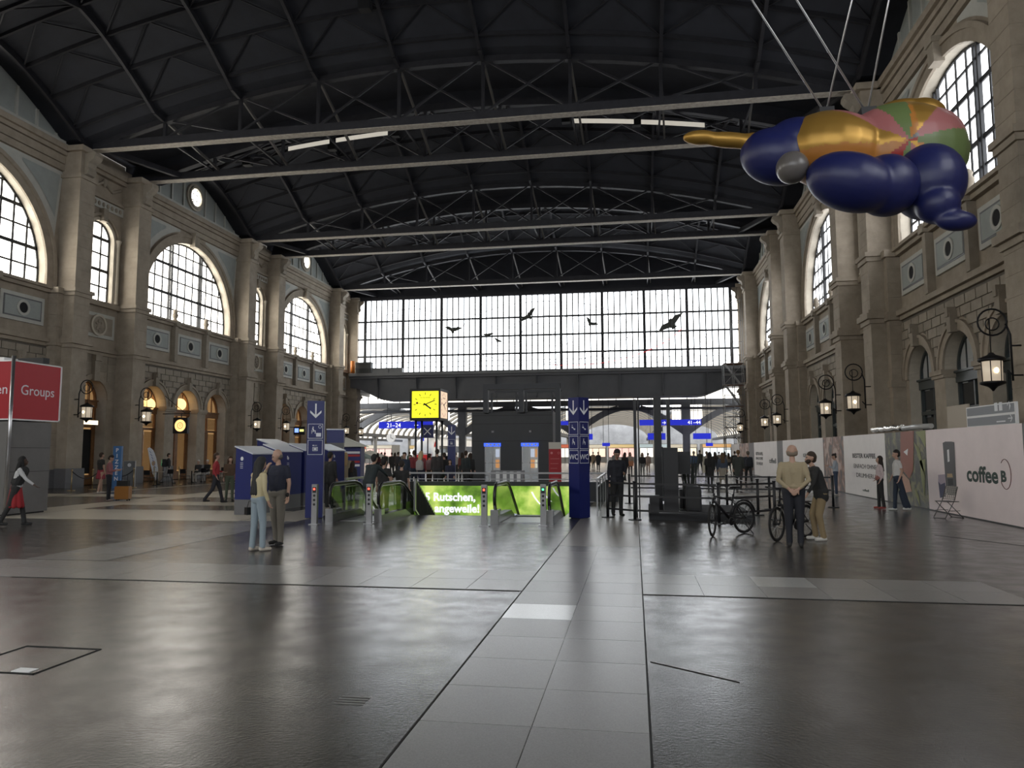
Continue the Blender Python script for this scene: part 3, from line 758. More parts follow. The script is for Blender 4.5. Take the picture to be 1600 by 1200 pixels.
# plain stand-ins for the artwork hung in front of the glass: simple birds and rings of tube
TUBE = mat('red_tube', (.35, .02, .03), .4, emit=(1, .05, .06), estr=.25); TUBEG = mat('grey_tube', (.16, .14, .15), .4)
def ring_tube(cx, cz, rx, rz, a0, a1, m, label):
    n = 40; b = MB(); b.tube([(cx + rx * math.cos(a0 + (a1 - a0) * i / n), YE - .3, cz + rz * math.sin(a0 + (a1 - a0) * i / n)) for i in range(n + 1)], .028, 6)
    tag(b.build('light_tube', m), label, 'light tube')
ring_tube(-9.5, 14.1, 1.7, .8, 0, 2 * PI, TUBEG, 'smallest thin tube oval in front of the end window')
ring_tube(-8.6, 14.1, 4.0, 1.6, 0, 2 * PI, TUBEG, 'mid-sized thin tube oval in front of the end window')
ring_tube(-9.0, 14.0, 8.8, 3.2, 0, 2 * PI, TUBEG, 'largest thin tube oval in front of the end window')
ring_tube(1.0, 14.2, 6.5, 3.4, -.9, 1.8, TUBEG, 'open tube curve at the right of the end window')
ring_tube(-6, 16.5, 12.0, 6.0, -1.75, -.45, TUBE, 'red glowing tube curve low in front of the end window')
ring_tube(-23, 11.5, 6.0, 5.4, 1.1, 2.6, TUBEG, 'open tube curve at the left of the end window')
BIRD = mat('bird_grey', (.05, .052, .045), .7, var=.2, vscale=8)
def bird(px, py, span, tilt, label, flap=.25):
    p = atY(px, py, YE - .45); t = thing('hanging_bird', label, 'bird figure', p)
    ct, st = math.cos(tilt), math.sin(tilt)
    def T(x, z, y=0): return (x * ct - z * st, y, x * st + z * ct)
    b = MB(); b.ell((0, 0, 0), (.16 * span, .06 * span, .07 * span), 12, 8, rot=Matrix.Rotation(-tilt - .9, 3, 'Y')); b.build('body', BIRD, t)
    for sg in (-1, 1):
        pr = [(0, .06), (.25, .12 + flap * .2), (.5, .02 + flap * .4), (.3, -.03 + flap * .1), (.12, -.09), (0, -.07)]
        b = MB(); b.prism([(sg * a * span, c2 * span) for a, c2 in pr], lambda x, z, y: T(x, z, y), -.02 * span, .02 * span); b.build('wing', BIRD, t)
    b = MB(); b.prism([(-.04 * span, 0), (.04 * span, 0), (.09 * span, -.2 * span), (-.09 * span, -.2 * span)], lambda x, z, y: T(x, z, y), -.015 * span, .015 * span); b.build('tail', BIRD, t)
    b = MB(); b.tube([(0, 0, 0), (0, 0, 17.9 - p.z)], .008, 5); b.build('wire', IRON, t)
bird(708, 515, 1.9, -.08, 'grey bird with level wings hanging left of the tube ovals')
bird(763, 523, 1.3, .1, 'small grey bird hanging inside the ovals, beside another small one', .05)
bird(778, 532, 1.1, -.5, 'smallest grey bird hanging at the middle of the tube ovals', .05)
bird(826, 493, 2.2, .75, 'large grey bird with steeply tilted wings in front of the end window', .1)
bird(923, 505, 1.5, -.6, 'grey bird with folded wing hanging right of the large oval', .5)
bird(1048, 505, 3.2, .65, 'largest plain grey winged figure hanging by the right tube curve', .0)

# ------------------------------------------------------------------ train shed beyond
SHED = mat('shed_steel', (.20, .20, .20), .6, var=.15, vscale=1)
SHEDD = mat('shed_dark', (.07, .072, .078), .6)
YB = 86.0
b = MB(); b.box(-60, 45, YB, YB + .8, 7.1, 7.75)
tr1 = struct(b.build('trim_1', SHED))
MB().box(-60, 45, YB - .5, YB + 1.5, 6.55, 6.8).build('lower_beam', SHEDD, tr1)
for x in range(-58, 45, 2): MB().bar((x, YB - .2, 7.7), (x, YB - .2, 8.9), .08).build('glazing_bar', SHEDD, tr1)
NWIN[0] += 1
b = MB(); b.box(-60, 45, YB + .1, YB + .15, 7.75, 8.9); struct(b.build('window_%d' % NWIN[0], PANE_S))
b = MB(); b.box(-60, 45, YE + 2, YB + .3, 8.9, 9.2); tr2 = struct(b.build('trim_2', SHEDD))
for x in range(-56, 44, 4): MB().box(x - .12, x + .12, YE + 2, YB, 8.5, 8.9).build('ceiling_beam', SHEDD, tr2)
for px, nm in ((545, 'a'), (722, 'b'), (897, 'c'), (1073, 'd'), (1260, 'e')):
    p = atY(px, 700, YB); x = p.x
    t = struct(MB().box(x - .4, x + .4, YB - .1, YB + .5, 0, 4.6).build('trim_%d' % (3 + 'abcde'.index(nm)), SHED))
    for sg in (-1, 1):
        b = MB(); pp = [(x + sg * (.2 + 6.2 * (i / 10)), YB + .2, 4.0 + 2.9 * math.sin(PI / 2 * i / 10)) for i in range(11)]
        for p0_, p1_ in zip(pp, pp[1:]): b.bar(p0_, p1_, .5, .7)
        b.build('arch_arm', SHED, t)
    MB().box(x - .5, x + .5, YB - .2, YB + .6, 4.6, 7.2).build('column_head', SHED, t)
for xa_, xb_ in ((1049, 1064), (1076, 1098), (768, 790), (884, 893), (690, 703)):
    a_, b_ = atY(xa_, 626, YB + .6), atY(xb_, 657, YB + .6); NWIN[0] += 1; wd_ = b_.x - a_.x
    wn = struct(MB().box(a_.x, b_.x, YB + .58, YB + .66, b_.z - .1, b_.z).build('window_%d' % NWIN[0], SHEDD))
    for q in range(3):
        for r_ in range(2): MB().box(a_.x + wd_ * q / 3 + .04, a_.x + wd_ * (q + 1) / 3 - .04, YB + .6, YB + .62, b_.z + (a_.z - b_.z) * r_ / 2 + .04, b_.z + (a_.z - b_.z) * (r_ + 1) / 2 - .04).build('pane', PANE_S, wn)
# vaulted platform roofs
RIBM = mat('vault_rib', (.30, .28, .25), .6); PANEL = glass_pane('vault_panel', (1, .93, .80), SHED_GLOW * .75)
vx = [-55, -40.5, -26, -11.5, 3, 17.5, 32]
for i in range(len(vx) - 1):
    x0, x1 = vx[i], vx[i + 1]; xm = (x0 + x1) / 2; hw = (x1 - x0) / 2
    v = None; k = 0; y = 90.0
    arcv = [(xm + hw * math.cos(PI * j / 14), 4.6 + 3.2 * math.sin(PI * j / 14)) for j in range(15)]
    root = MB().box(x0 - .35, x0 + .35, 90, 170, 4.2, 4.7); root = struct(root.build('trim_%d' % (10 + i), SHEDD))
    while y < 160:
        b = MB(); b.add([(x, yy, z) for yy in (y + .35, y + 2.6) for x, z in arcv], [(j, j + 1, 16 + j, 15 + j) for j in range(14)]); b.build('roof_panel', PANEL, root)
        b = MB()
        for (xa, za), (xb, zb) in zip(arcv, arcv[1:]): b.bar((xa, y + .05, za - .1), (xb, y + .05, zb - .1), .7, .3)
        b.build('roof_rib', RIBM if k % 2 else SHED, root)
        y += 3.0; k += 1
    for yc in (96, 112, 130, 150): MB().cyl((x0, yc), .28, 0, 4.3, 10).build('column', SHED, root)
b = MB(); b.box(-90, 70, 172, 172.5, 0, 12); struct(b.build('wall_far', mat('far_wall', (.32, .31, .30), .8, var=.3, vscale=.3)))
# shop row and far buildings at the ends of the platforms
cols = [(.85, .8, .7), (.9, .55, .25), (.8, .2, .12), (.9, .85, .75), (.95, .75, .4), (.6, .75, .85)]
k = 0
for x in range(-52, 40, 5):
    if -31 < x < -19: continue
    yy = 118 + (x % 3) * 4; c_ = cols[k % 6]; k += 1
    t = thing('shop_kiosk', 'far platform kiosk with a %s lit front number of its own beyond the hall' % ('cream', 'orange', 'red', 'white', 'amber', 'pale blue')[k % 6 - 1 if k % 6 else 5], 'kiosk', (x, yy, 0), 0, 'lit kiosks on the platforms')
    NM = ('cream', 'orange', 'red', 'white', 'amber', 'pale blue'); fa = (k - 1 + 1 + (k - 1) // 6) % 6
    t['label'] = 'lit kiosk with %s fascia over %s front, on the platforms' % (NM[fa], NM[(k - 1) % 6])
    MB().box(-2.3, 2.3, 0, 4, 0, 3.0).build('body', SHED, t)
    MB().box(-2.1, 2.1, -.06, 0, .9, 2.3).build('lit_front', glow('shopfront_%d' % (k % 6), tuple(.35 + .5 * q for q in c_), .55), t)
    MB().box(-2.2, 2.2, -.12, 0, 2.4, 2.9).build('fascia', mat('fascia_%d' % fa, cols[fa], .5), t)
    for u in (-1, 0, 1): MB().box(u * 1.05 - .04, u * 1.05 + .04, -.1, -.02, .1, 2.35).build('front_post', SHEDD, t)
# ------------------------------------------------------------------ escalators and stair well
ESCD = mat('escalator_deck', (.16, .16, .165), .3, .8); RUB = mat('handrail_rubber', (.008, .008, .009), .35)
BGLASS = clear_glass('balustrade_glass', (.72, .74, .72), .01, .12)
STEP = mat('step_metal', (.10, .10, .105), .35, .7)
# shaft under the floor
SH = mat('shaft_lining', (.10, .10, .105), .5)
b = MB(); b.box(HX0 - .2, HX0, HY0, HY1 + 4, -6, -.25); b.box(HX1, HX1 + .2, HY0, HY1 + 4, -6, -.25); b.box(HX0 - .2, HX1 + .2, HY0 - .2, HY0, -6, -.25)
b.box(HX0 - .2, HX1 + .2, HY1 + 4, HY1 + 4.2, -6, -.25); b.box(HX0 - .2, HX1 + .2, HY0 - .2, HY1 + 4.2, -6.2, -6)
struct(b.build('wall_shaft', SH))
def rail_path(Y0, top=.98):
    pts = []
    for i in range(9):
        a = -PI / 2 + PI * i / 8; pts.append((Y0 + .32 - .30 * math.cos(a) - .02, top / 2 + .14 + (top / 2 - .14) * math.sin(a)))
    pts.insert(0, (Y0 + .75, .28))
    pts += [(Y0 + 1.4, top), (Y0 + 1.75, top), (Y0 + 2.1, top - .07), (Y0 + 2.5, top - .26)]
    pts.append((Y0 + 2.5 + 5, top - .26 - 5 * .577))
    return pts
def escalator(xa, xb, Y0, label):
    t = thing('escalator', label, 'escalator', ((xa + xb) / 2, Y0, 0))
    ox = (xa + xb) / 2
    for x in (xa, xb):
        x -= ox; pts = [(y - Y0, z) for y, z in rail_path(Y0)]
        bal = MB(); poly = [(.0, 0), (.0, .2), (1.95, .2), (2.4, .06), (7.4, .06 - 5 * .577), (7.4, -.35 - 5 * .577), (2.4, -.24), (2.1, -.2), (1.8, 0)]
        bal.prism(poly, lambda y, z, q: (x + q, y, z), -.11, .11)
        bo = bal.build('balustrade_base', ESCD, t)
        gp = [(y, z - .05 if z > .6 else z) for y, z in pts[1:]]
        lo = [(7.35, -.05 - 5 * .577), (2.4, .02), (1.95, .18), (.25, .18)]
        g = MB(); g.prism(gp + lo, lambda y, z, q: (x + q, y, z), -.007, .007); g.build('glass_panel', BGLASS, bo)
        h = MB(); h.tube([(x, y, z) for y, z in pts], .042, 8); h.build('handrail', RUB, bo)
        MB().box(x - .1, x + .1, -.02, .22, 0, .34).build('newel_base', CHROME, bo)
        s = MB(); s.tube([(x, y, z - .055) for y, z in pts[2:]], .022, 6); s.build('rail_guide', CHROME, bo)
    w2 = (xb - xa) / 2 - .13
    MB().box(-w2, w2, .35, 1.9, .0, .012).build('comb_plate', CHROME, t)
    sm = MB().box(-w2, w2, 0, .40, -.2, 0).mesh('step', STEP)
    for k in range(13):
        o = link('step', sm, t); o.location = (0, 1.95 + k * .38, -.0 if k < 2 else -.2 * (k - 1))
    return t
escalator(-7.82, -6.5, 18.25, 'escalator going down beside the blue pillar with seated-waiting pictogram')
escalator(-3.5, -2.12, 18.4, 'escalator going down beside the WC pillar')
# stair between the escalators
st = thing('stairway', 'stone stairway going down between the two escalators', 'stairs', (-5.0, HY0, 0))
sm = MB().box(-1.25, 1.25, 0, .32, -.16, 0).mesh('stair_step', mat('stair_stone', (.13, .13, .13), .5, var=.1))
for k in range(16): o = link('stair_step', sm, st); o.location = (0, .02 + k * .31, -.16 * (k + 1))
b = MB(); b.bar((-1.3, .1, 1.0), (-1.3, 3.3, -.75), .06); b.bar((-1.3, .1, .1), (-1.3, .1, 1.0), .06); b.bar((-1.3, .15, .12), (-1.3, 3.3, -1.6), .05); b.build('stair_rail', CHROME, st)
for k in range(18): MB().bar((-1.3, .25 + k * .17, .08 - k * .093), (-1.3, .25 + k * .17, .92 - k * .093), .07, .02).build('baluster', BLACK, st)
# bollards
LEDR = glow('led_red', (1, .05, .03), 3); LEDG = glow('led_green', (.05, 1, .2), 2.5)
for (px, py, led, nm) in ((494, 819, LEDR, 'nearest the blue pillar with the seated pictogram'), (579, 818, LEDR, 'between the first escalator and the stairway'), (758, 822, LEDR, 'between the stairway and the second escalator'), (850, 821, LEDG, 'nearest the WC pillar, with green light')):
    p = fl(px, py); p.y -= .1; t = thing('escalator_bollard', 'steel signal post ' + nm, 'post', p)
    MB().cbox((0, 0, .5), (.14, .10, 1.0)).build('post', CHROME, t); MB().cbox((0, 0, .01), (.24, .2, .02)).build('foot_plate', CHROME, t)
    MB().cbox((0, -.053, .86), (.09, .01, .14)).build('lamp_field', BLACK, t); MB().cbox((0, -.06, .88), (.045, .008, .045)).build('signal_lamp', led, t)
    for k in range(3): b = MB(); b.lathe((0, 0, 0), [(.032, 0), (.03, .006)], 10); o = b.build('pictogram_button', BLACK, t); o.location = (0, -.05, .72 - k * .11); o.rotation_euler = (PI / 2, 0, 0)
# parapets round the well
DPAR = mat('dark_parapet', (.03, .032, .036), .4, .4)
def parapet(x0, y0, x1, y1, label, solid=True):
    t = thing('well_parapet', label, 'railing', (x0, y0, 0)); dx, dy = x1 - x0, y1 - y0; n = max(2, int(math.hypot(dx, dy) / 1.5))
    if solid: MB().bar((0, 0, .36), (dx, dy, .36), .12, .70).build('solid_panel', DPAR, t)
    else: MB().bar((0, 0, .45), (dx, dy, .45), .015, .7).build('glass_panel', BGLASS, t)
    MB().bar((0, 0, 1.02), (dx, dy, 1.02), .06, .06).build('handrail', CHROME, t); MB().bar((0, 0, .8), (dx, dy, .8), .03, .03).build('rail', CHROME, t)
    for k in range(n + 1): MB().bar((dx * k / n, dy * k / n, 0), (dx * k / n, dy * k / n, 1.0), .045).build('post', CHROME, t)
parapet(-8.4, 26.75, -.6, 26.75, 'long dark parapet with steel handrail above the advert')
parapet(-8.35, 20.6, -8.35, 26.6, 'glass parapet with bright handrail beside the blue kiosks', False)
parapet(-1.05, 20.9, -1.05, 26.6, 'parapet with steel handrail behind the WC pillar', False)
# back-lit advert in the well
def advert_mat():
    m = bpy.data.materials.new('advert_print'); m.use_nodes = True; t = m.node_tree; bs = t.nodes['Principled BSDF']
    co = t.nodes.new('ShaderNodeTexCoord'); n = t.nodes.new('ShaderNodeTexNoise'); n.inputs['Scale'].default_value = 1.1; n.inputs['Detail'].default_value = 5
    t.links.new(co.outputs['Object'], n.inputs['Vector']); cr = t.nodes.new('ShaderNodeValToRGB'); e = cr.color_ramp.elements
    e[0].position = .36; e[0].color = (.05, .12, .01, 1); e[1].position = .66; e[1].color = (.62, .75, .18, 1)
    a = e.new(.5); a.color = (.22, .42, .04, 1)
    t.links.new(n.outputs['Fac'], cr.inputs['Fac']); t.links.new(cr.outputs['Color'], bs.inputs['Base Color']); t.links.new(cr.outputs['Color'], bs.inputs['Emission Color']); bs.inputs['Emission Strength'].default_value = .38
    return m
AW = glow('advert_white', (.85, .82, .95), .5); AO = glow('advert_orange', (.6, .25, .06), .6); AL = glow('advert_lilac', (.55, .55, .8), .7)
ad = thing('advert_panel', 'back-lit green slide-park advert with white lettering in the stair well', 'advert', (-5.05, 26.55, 0))
MB().box(-3.0, 3.0, -.04, .04, -1.7, .56).build('panel', advert_mat(), ad)
for k, (cx, r) in enumerate(((2.9, 1.6), (3.0, 1.3), (3.1, 1.0))):
    b = MB(); n = 10; a0, a1 = (PI + .1, PI + 1.0) if k < 0 else (PI * .75, PI * 1.25); q = []
    pts = [(cx + r * math.cos(a0 + (a1 - a0) * i / n), .75 + r * .8 * math.sin(a0 + (a1 - a0) * i / n)) for i in range(n + 1)]
    pts = [(x, z) for x, z in pts if -2.9 < x < 2.95 and -1.6 < z < .52]
    for p, q in zip(pts, pts[1:]): b.bar((p[0], -.045, p[1]), (q[0], -.045, q[1]), .004, .05, up=(0, 1, 0))
    if len(pts) > 1:
        b = MB()
        for p, q in zip(pts, pts[1:]): b.add([(p[0] - .03, -.046, p[1]), (p[0] + .03, -.046, p[1]), (q[0] + .03, -.046, q[1]), (q[0] - .03, -.046, q[1])], [(0, 1, 2, 3)])
        b.build('slide_curve', AW, ad)
b = MB(); b.ell((1.6, -.03, -.75), (.6, .012, .22), 16, 8); b.build('orange_shape', AO, ad)
b = MB(); b.ell((.75, -.03, -.6), (.55, .012, .35), 16, 8); b.build('lilac_shape', AL, ad)
p = atY(664, 782, 26.5); text('5 Rutschen,', .41, AW, ad, (p.x + 5.05, -.055, p.z), (PI / 2, 0, 0), bold=.012, sx=.98)
p = atY(679, 800, 26.5); text('angeweile!', .41, AW, ad, (p.x + 5.05, -.055, p.z), (PI / 2, 0, 0), bold=.012, sx=.98)

# ------------------------------------------------------------------ blue wayfinding pillars
PW = mat('sign_white', (.72, .73, .76), .5)
def arrow_down(b, x, y, z, s):
    b.bar((x, y, z + s), (x, y, z - s), .004, .16 * s, up=(1, 0, 0)) if False else None
    w_ = .10 * s * 2
    b.add([(x - w_ / 2, y, z + s), (x + w_ / 2, y, z + s), (x + w_ / 2, y, z - s * .7), (x - w_ / 2, y, z - s * .7)], [(0, 1, 2, 3)])
    for sg in (-1, 1): b.add([(x, y, z - s), (x + sg * s * .75, y, z - s * .25), (x + sg * s * .75, y, z + .06 * s), (x, y, z - s * .62)], [(0, 1, 2, 3)])
def frame2d(b, x0, x1, z0, z1, y, t=.012):
    for q in ((x0, x1, z0, z0 + t), (x0, x1, z1 - t, z1), (x0, x0 + t, z0, z1), (x1 - t, x1, z0, z1)): b.add([(q[0], y, q[2]), (q[1], y, q[2]), (q[1], y, q[3]), (q[0], y, q[3])], [(0, 1, 2, 3)])
def rect(b, x0, x1, z0, z1, y): b.add([(x0, y, z0), (x1, y, z0), (x1, y, z1), (x0, y, z1)], [(0, 1, 2, 3)])
def disc(b, x, z, r, y, n=14, r2=0):
    if r2: 
        for i in range(n):
            a, a2 = 2 * PI * i / n, 2 * PI * (i + 1) / n
            b.add([(x + q * math.cos(t), y, z + q * math.sin(t)) for q, t in ((r, a), (r, a2), (r2, a2), (r2, a))], [(0, 1, 2, 3)])
    else: b.add([(x + r * math.cos(2 * PI * i / n), y, z + r * math.sin(2 * PI * i / n)) for i in range(n)], [list(range(n))])
def seated(b, x, z, s, y):
    disc(b, x - .25 * s, z + .62 * s, .10 * s, y)
    b.add([(x + a * s, y, z + c * s) for a, c in ((-.42, .48), (-.2, .5), (-.1, .12), (.15, .12), (.15, -.4), (.03, -.4), (.03, 0), (-.25, 0))], [list(range(8))])
    rect(b, x - .48 * s, x - .42 * s, z - .4 * s, z + .2 * s, y); rect(b, x - .48 * s, x - .1 * s, z - .12 * s, z - .06 * s, y)
def luggage(b, x, z, s, y):
    frame2d(b, x - .4 * s, x + .4 * s, z - .45 * s, z + .15 * s, y, .08 * s); rect(b, x - .22 * s, x + .22 * s, z - .3 * s, z + .0 * s, y)
    disc(b, x - .3 * s, z + .42 * s, .1 * s, y, 10); rect(b, x - .25 * s, x + .3 * s, z + .39 * s, z + .45 * s, y)
def esc(b, x, z, s, y):
    b.add([(x + a * s, y, z + c * s) for a, c in ((-.45, .3), (-.15, .3), (.1, -.05), (.45, -.05), (.45, -.3), (.15, -.3), (-.15, .05), (-.45, .05))], [list(range(8))])
    disc(b, x - .3 * s, z + .55 * s, .09 * s, y, 10)
def pillar(loc, w_, h, rz, label, icons, two=False):
    t = thing('wayfinding_pillar', label, 'sign pillar', loc, rz)
    MB().box(-w_ / 2, w_ / 2, -w_ / 2, w_ / 2, .02, h).build('column', BLUE, t); MB().box(-w_ / 2 + .03, w_ / 2 - .03, -w_ / 2 + .03, w_ / 2 - .03, 0, .02).build('foot', BLACK, t)
    for fi in range(2 if two else 1):
        b = MB(); y = -w_ / 2 - .003; z = h - .28; s = w_ * .42
        arrow_down(b, 0, y, z, .2); z -= .56
        for ic in icons:
            frame2d(b, -w_ * .43, w_ * .43, z - s * 1.05, z + s * 1.05, y)
            if ic == 'seat': seated(b, -.02, z, s * .9, y); rect(b, .02, .15, z - .15, z - .05, y); disc(b, .12, z + .12, .045, y, 12, .034)
            elif ic == 'bag': luggage(b, 0, z - .02, s * .9, y)
            elif ic == 'esc': esc(b, 0, z, s * .9, y)
            elif ic == 'seat2': seated(b, .02, z, s * .9, y)
            z -= s * 2.3
        o = b.build('pictograms', PW, t); o.rotation_euler = (0, 0, fi * PI / 2)
        if 'wc' in icons:
            z = h - .28 - .56 - s * 2.3 * icons.index('wc')
            if fi == 0: text('WC', .2, PW, t, (0, y - .002, z - .07), (PI / 2, 0, 0), align='CENTER')
            else: text('WC', .2, PW, t, (w_ / 2 + .005, 0, z - .07), (PI / 2, 0, PI / 2), align='CENTER')
    return t
pillar(fl(491, 809), .46, 3.22, math.radians(20), 'tall blue pillar with arrow, seated figure and suitcase pictograms', ['seat', 'bag'])
pillar((-1.5, 20.25, 0), .40, 3.27, math.radians(-40), 'tall blue WC pillar with two lettered faces beside the escalator', ['esc', 'seat2', 'wc'], True)
p = atY(706, 664, 34); pillar((p.x, 34, 0), .36, p.z, math.radians(10), 'slim blue pillar with down arrow among the waiting crowd', ['bag'])

# ------------------------------------------------------------------ clock cube
YC = 44.0; q0, q1 = atY(642, 609, YC), atY(687, 655, YC)
wc = q1.x - q0.x; ck = thing('station_clock', 'cube station clock with yellow dial on four legs', 'clock', ((q0.x + q1.x) / 2, YC + wc / 2, 0))
zc0, zc1 = q1.z, q0.z; zm = (zc0 + zc1) / 2; h2 = wc / 2
for sx in (-1, 1):
    for sy in (-1, 1): MB().cyl((sx * h2 * .72, sy * h2 * .72), .07, 0, zc0, 10).build('leg', mat('clock_leg', (.04, .045, .05), .4, .5), ck)
MB().box(-h2 - .04, h2 + .04, -h2 - .04, h2 + .04, zc0 - .05, zc0 + .08).build('base_frame', BLACK, ck); MB().box(-h2 - .04, h2 + .04, -h2 - .04, h2 + .04, zc1 - .08, zc1 + .06).build('top_frame', BLACK, ck)
for sx in (-1, 1):
    for sy in (-1, 1): MB().box(sx * h2 - .05, sx * h2 + .05, sy * h2 - .05, sy * h2 + .05, zc0, zc1).build('corner_frame', BLACK, ck)
MB().box(-h2 + .02, h2 - .02, -h2 + .02, h2 - .02, zc0, zc1).build('housing', BLACK, ck)
def dial(rz, m, lit):
    f = MB().box(-h2 + .08, h2 - .08, -h2 - .02, -h2 + .02, zc0 + .1, zc1 - .1).build('dial', m, ck); f.rotation_euler = (0, 0, rz)
    b = MB(); R_ = h2 * .80
    def tick(a, r0, r1, wd):
        s_, c_ = math.sin(a), math.cos(a); b.add([(r * s_ + sg * wd * c_, -h2 - .025, zm + r * c_ - sg * wd * s_) for r, sg in ((r0, -1), (r0, 1), (r1, 1), (r1, -1))], [(0, 1, 2, 3)])
    for k in range(60): tick(2 * PI * k / 60, R_ * (.8 if k % 5 == 0 else .93), R_, .022 if k % 5 == 0 else .008)
    b.build('minute_marks', BLACK, f)
    b = MB(); tick(math.radians(126), -.15 * R_, .62 * R_, .045); b.build('hour_hand', BLACK, f)
    b = MB(); tick(math.radians(68), -.18 * R_, .9 * R_, .03); b.build('minute_hand', BLACK, f)
    b = MB(); tick(math.radians(280), -.2 * R_, .7 * R_, .01); a = math.radians(280); disc(b, .7 * R_ * math.sin(a), zm + .7 * R_ * math.cos(a), .07, -h2 - .03); b.build('second_hand', mat('dark_red', (.12, .01, .01), .5), f)
    text('MONDAINE', .12, BLACK, f, (0, -h2 - .03, zm + .38), (PI / 2, 0, 0), align='CENTER', ext=.001)
dial(0, glow('clock_yellow', (.80, .78, .02), .6), True); dial(PI / 2, glow('clock_peach', (.80, .58, .40), .45), True)

# ------------------------------------------------------------------ dark lift building with gantry
YL = 38.0; xa, xb = atY(737, 700, YL).x, atY(864, 700, YL).x; zt = atY(800, 645, YL).z
CLAD = mat('anthracite_cladding', (.035, .037, .040), .55, var=.08, vscale=2); CLAD2 = mat('anthracite_joint', (.012, .012, .013), .6)
lb = thing('lift_building', 'dark grey lift building with two glass doors and steel gantry on top', 'building', ((xa + xb) / 2, YL, 0)); cx = (xa + xb) / 2
doors = [(atY(757, 700, YL).x - cx, atY(782, 700, YL).x - cx), (atY(815, 700, YL).x - cx, atY(841, 700, YL).x - cx)]; zd = atY(770, 697, YL).z
segs = [(xa - cx, doors[0][0]), (doors[0][1], doors[1][0]), (doors[1][1], xb - cx)]
for a, c_ in segs: MB().box(a, c_, 0, .2, 0, zd).build('front_panel', CLAD, lb)
MB().box(xa - cx, xb - cx, 0, .2, zd, zt).build('front_panel', CLAD, lb)
for a, c_, y0, y1 in ((xa - cx, xa - cx + .15, .2, 3.2), (xb - cx - .15, xb - cx, .2, 3.2)): MB().box(a, c_, y0, y1, 0, zt).build('side_panel', CLAD, lb)
MB().box(xa - cx, xb - cx, 0, 3.2, zt, zt + .06).build('roof_slab', CLAD, lb)
MB().box(xa - cx + .15, xb - cx - .15, 3.0, 3.2, 0, zt).build('back_panel', glow('lift_inside_glow', (.35, .33, .3), .35), lb)  # back wall itself glows, standing in for a lit interior
for z in (zd + .25, zd + 1.15, zt - .15): MB().box(xa - cx + .02, xb - cx - .02, -.006, 0, z, z + .025).build('panel_joint', CLAD2, lb)
for k in range(2):
    a, c_ = doors[k]
    d = MB().box(a, c_, .05, .07, 0, zd - .02).build('glass_door', clear_glass('lift_glass_%d' % k, (.85, .9, .95), .08), lb)
    for x in (a + .03, (a + c_) / 2, c_ - .03): MB().box(x - .025, x + .025, .02, .06, 0, zd).build('door_post', CHROME, d)
    for z in (.55, 1.2): MB().box(a, c_, .02, .05, z, z + .04).build('door_rail', CHROME, d)
    sgn = MB().box(a - .02, c_ + .02, -.08, 0, zd - .02, zd + .16).build('door_sign', glow('sign_blue_lit', (.03, .08, .6), 1.0), lb)
    b = MB()
    for q in range(4): rect(b, a + .1 + q * .2, a + .2 + q * .2, zd + .03, zd + .12, -.085)
    b.build('sign_icons', PW, sgn)
    b = MB(); b.cbox((c_ - .4, -.05, zd + .75), (.12, .1, .1)); b.build('wall_lamp', GREY, lb)
    for q in range(6): MB().box(a + .05 + (q % 3) * .28, a + .27 + (q % 3) * .28, 2.9, 2.98, .9 + (q // 3) * .6, 1.35 + (q // 3) * .6).build('poster', glow('poster_%d' % (q % 4), ((.7, .3, .1), (.8, .7, .5), (.5, .1, .1), (.6, .6, .65))[q % 4], .6), lb)
GAN = mat('gantry_grey', (.035, .037, .042), .5, .3)
zg = atY(760, 601, YL).z
gx = [atY(px, 620, YL).x - cx for px in (760, 815, 872)]
for i, x in enumerate(gx): MB().box(x - .13, x + .13, -.25, .05, zt if i < 2 else 0, zg).build('gantry_post', GAN, lb)
for x, dz in ((gx[0] + .3, .45), (gx[1] - .25, .45), (gx[1] + .25, .45), (gx[2] - .3, .45)): MB().box(x - .05, x + .05, -.1, .0, zt, zg - dz).build('gantry_stub', GAN, lb)
MB().box(gx[0] - .13, gx[2] + .13, -.27, .07, zg - .28, zg).build('gantry_beam', GAN, lb)
for x in (gx[0], gx[1], gx[2]): MB().bar((x - .05, 0, zg - .5), (x - .45, 2.4, zt), .08).build('gantry_brace', GAN, lb)
MB().bar((gx[0], 2.4, zg - .2), (gx[2], 2.4, zg - .2), .12).build('gantry_beam', GAN, lb)
# red totem, recycling bins
p = atY(867, 691, 31); t = thing('red_totem', 'red information totem with pale top beside the dark building', 'sign', (p.x, 31, 0), math.radians(12))
MB().box(-.26, .26, -.07, .07, 0, p.z - .28).build('panel', RED, t); MB().box(-.26, .26, -.07, .07, p.z - .28, p.z).build('top_panel', mat('totem_cream', (.55, .52, .45), .5), t)
b = MB(); disc(b, -.15, p.z - .45, .05, -.075); disc(b, .15, p.z - .45, .05, -.075, 14, .035)
for k in range(5): rect(b, -.2, .18 - .05 * (k % 3), p.z - .7 - k * .2, p.z - .685 - k * .2, -.075)
b.build('print', mat('totem_print', (.6, .2, .2), .5), t)
p = atY(767, 737, 31); p2 = atY(817, 737, 31); t = thing('recycling_station', 'row of recycling bins with white panels behind the parapet', 'recycling bins', ((p.x + p2.x) / 2, 31, 0)); wr = (p2.x - p.x)
MB().box(-wr / 2, wr / 2, 0, .5, 0, 1.0).build('cabinet', GREY, t)
for k in range(4): x = -wr / 2 + .22 + k * .3; MB().box(x, x + .16, -.02, 0, .35, .95).build('white_panel', WHITE, t)

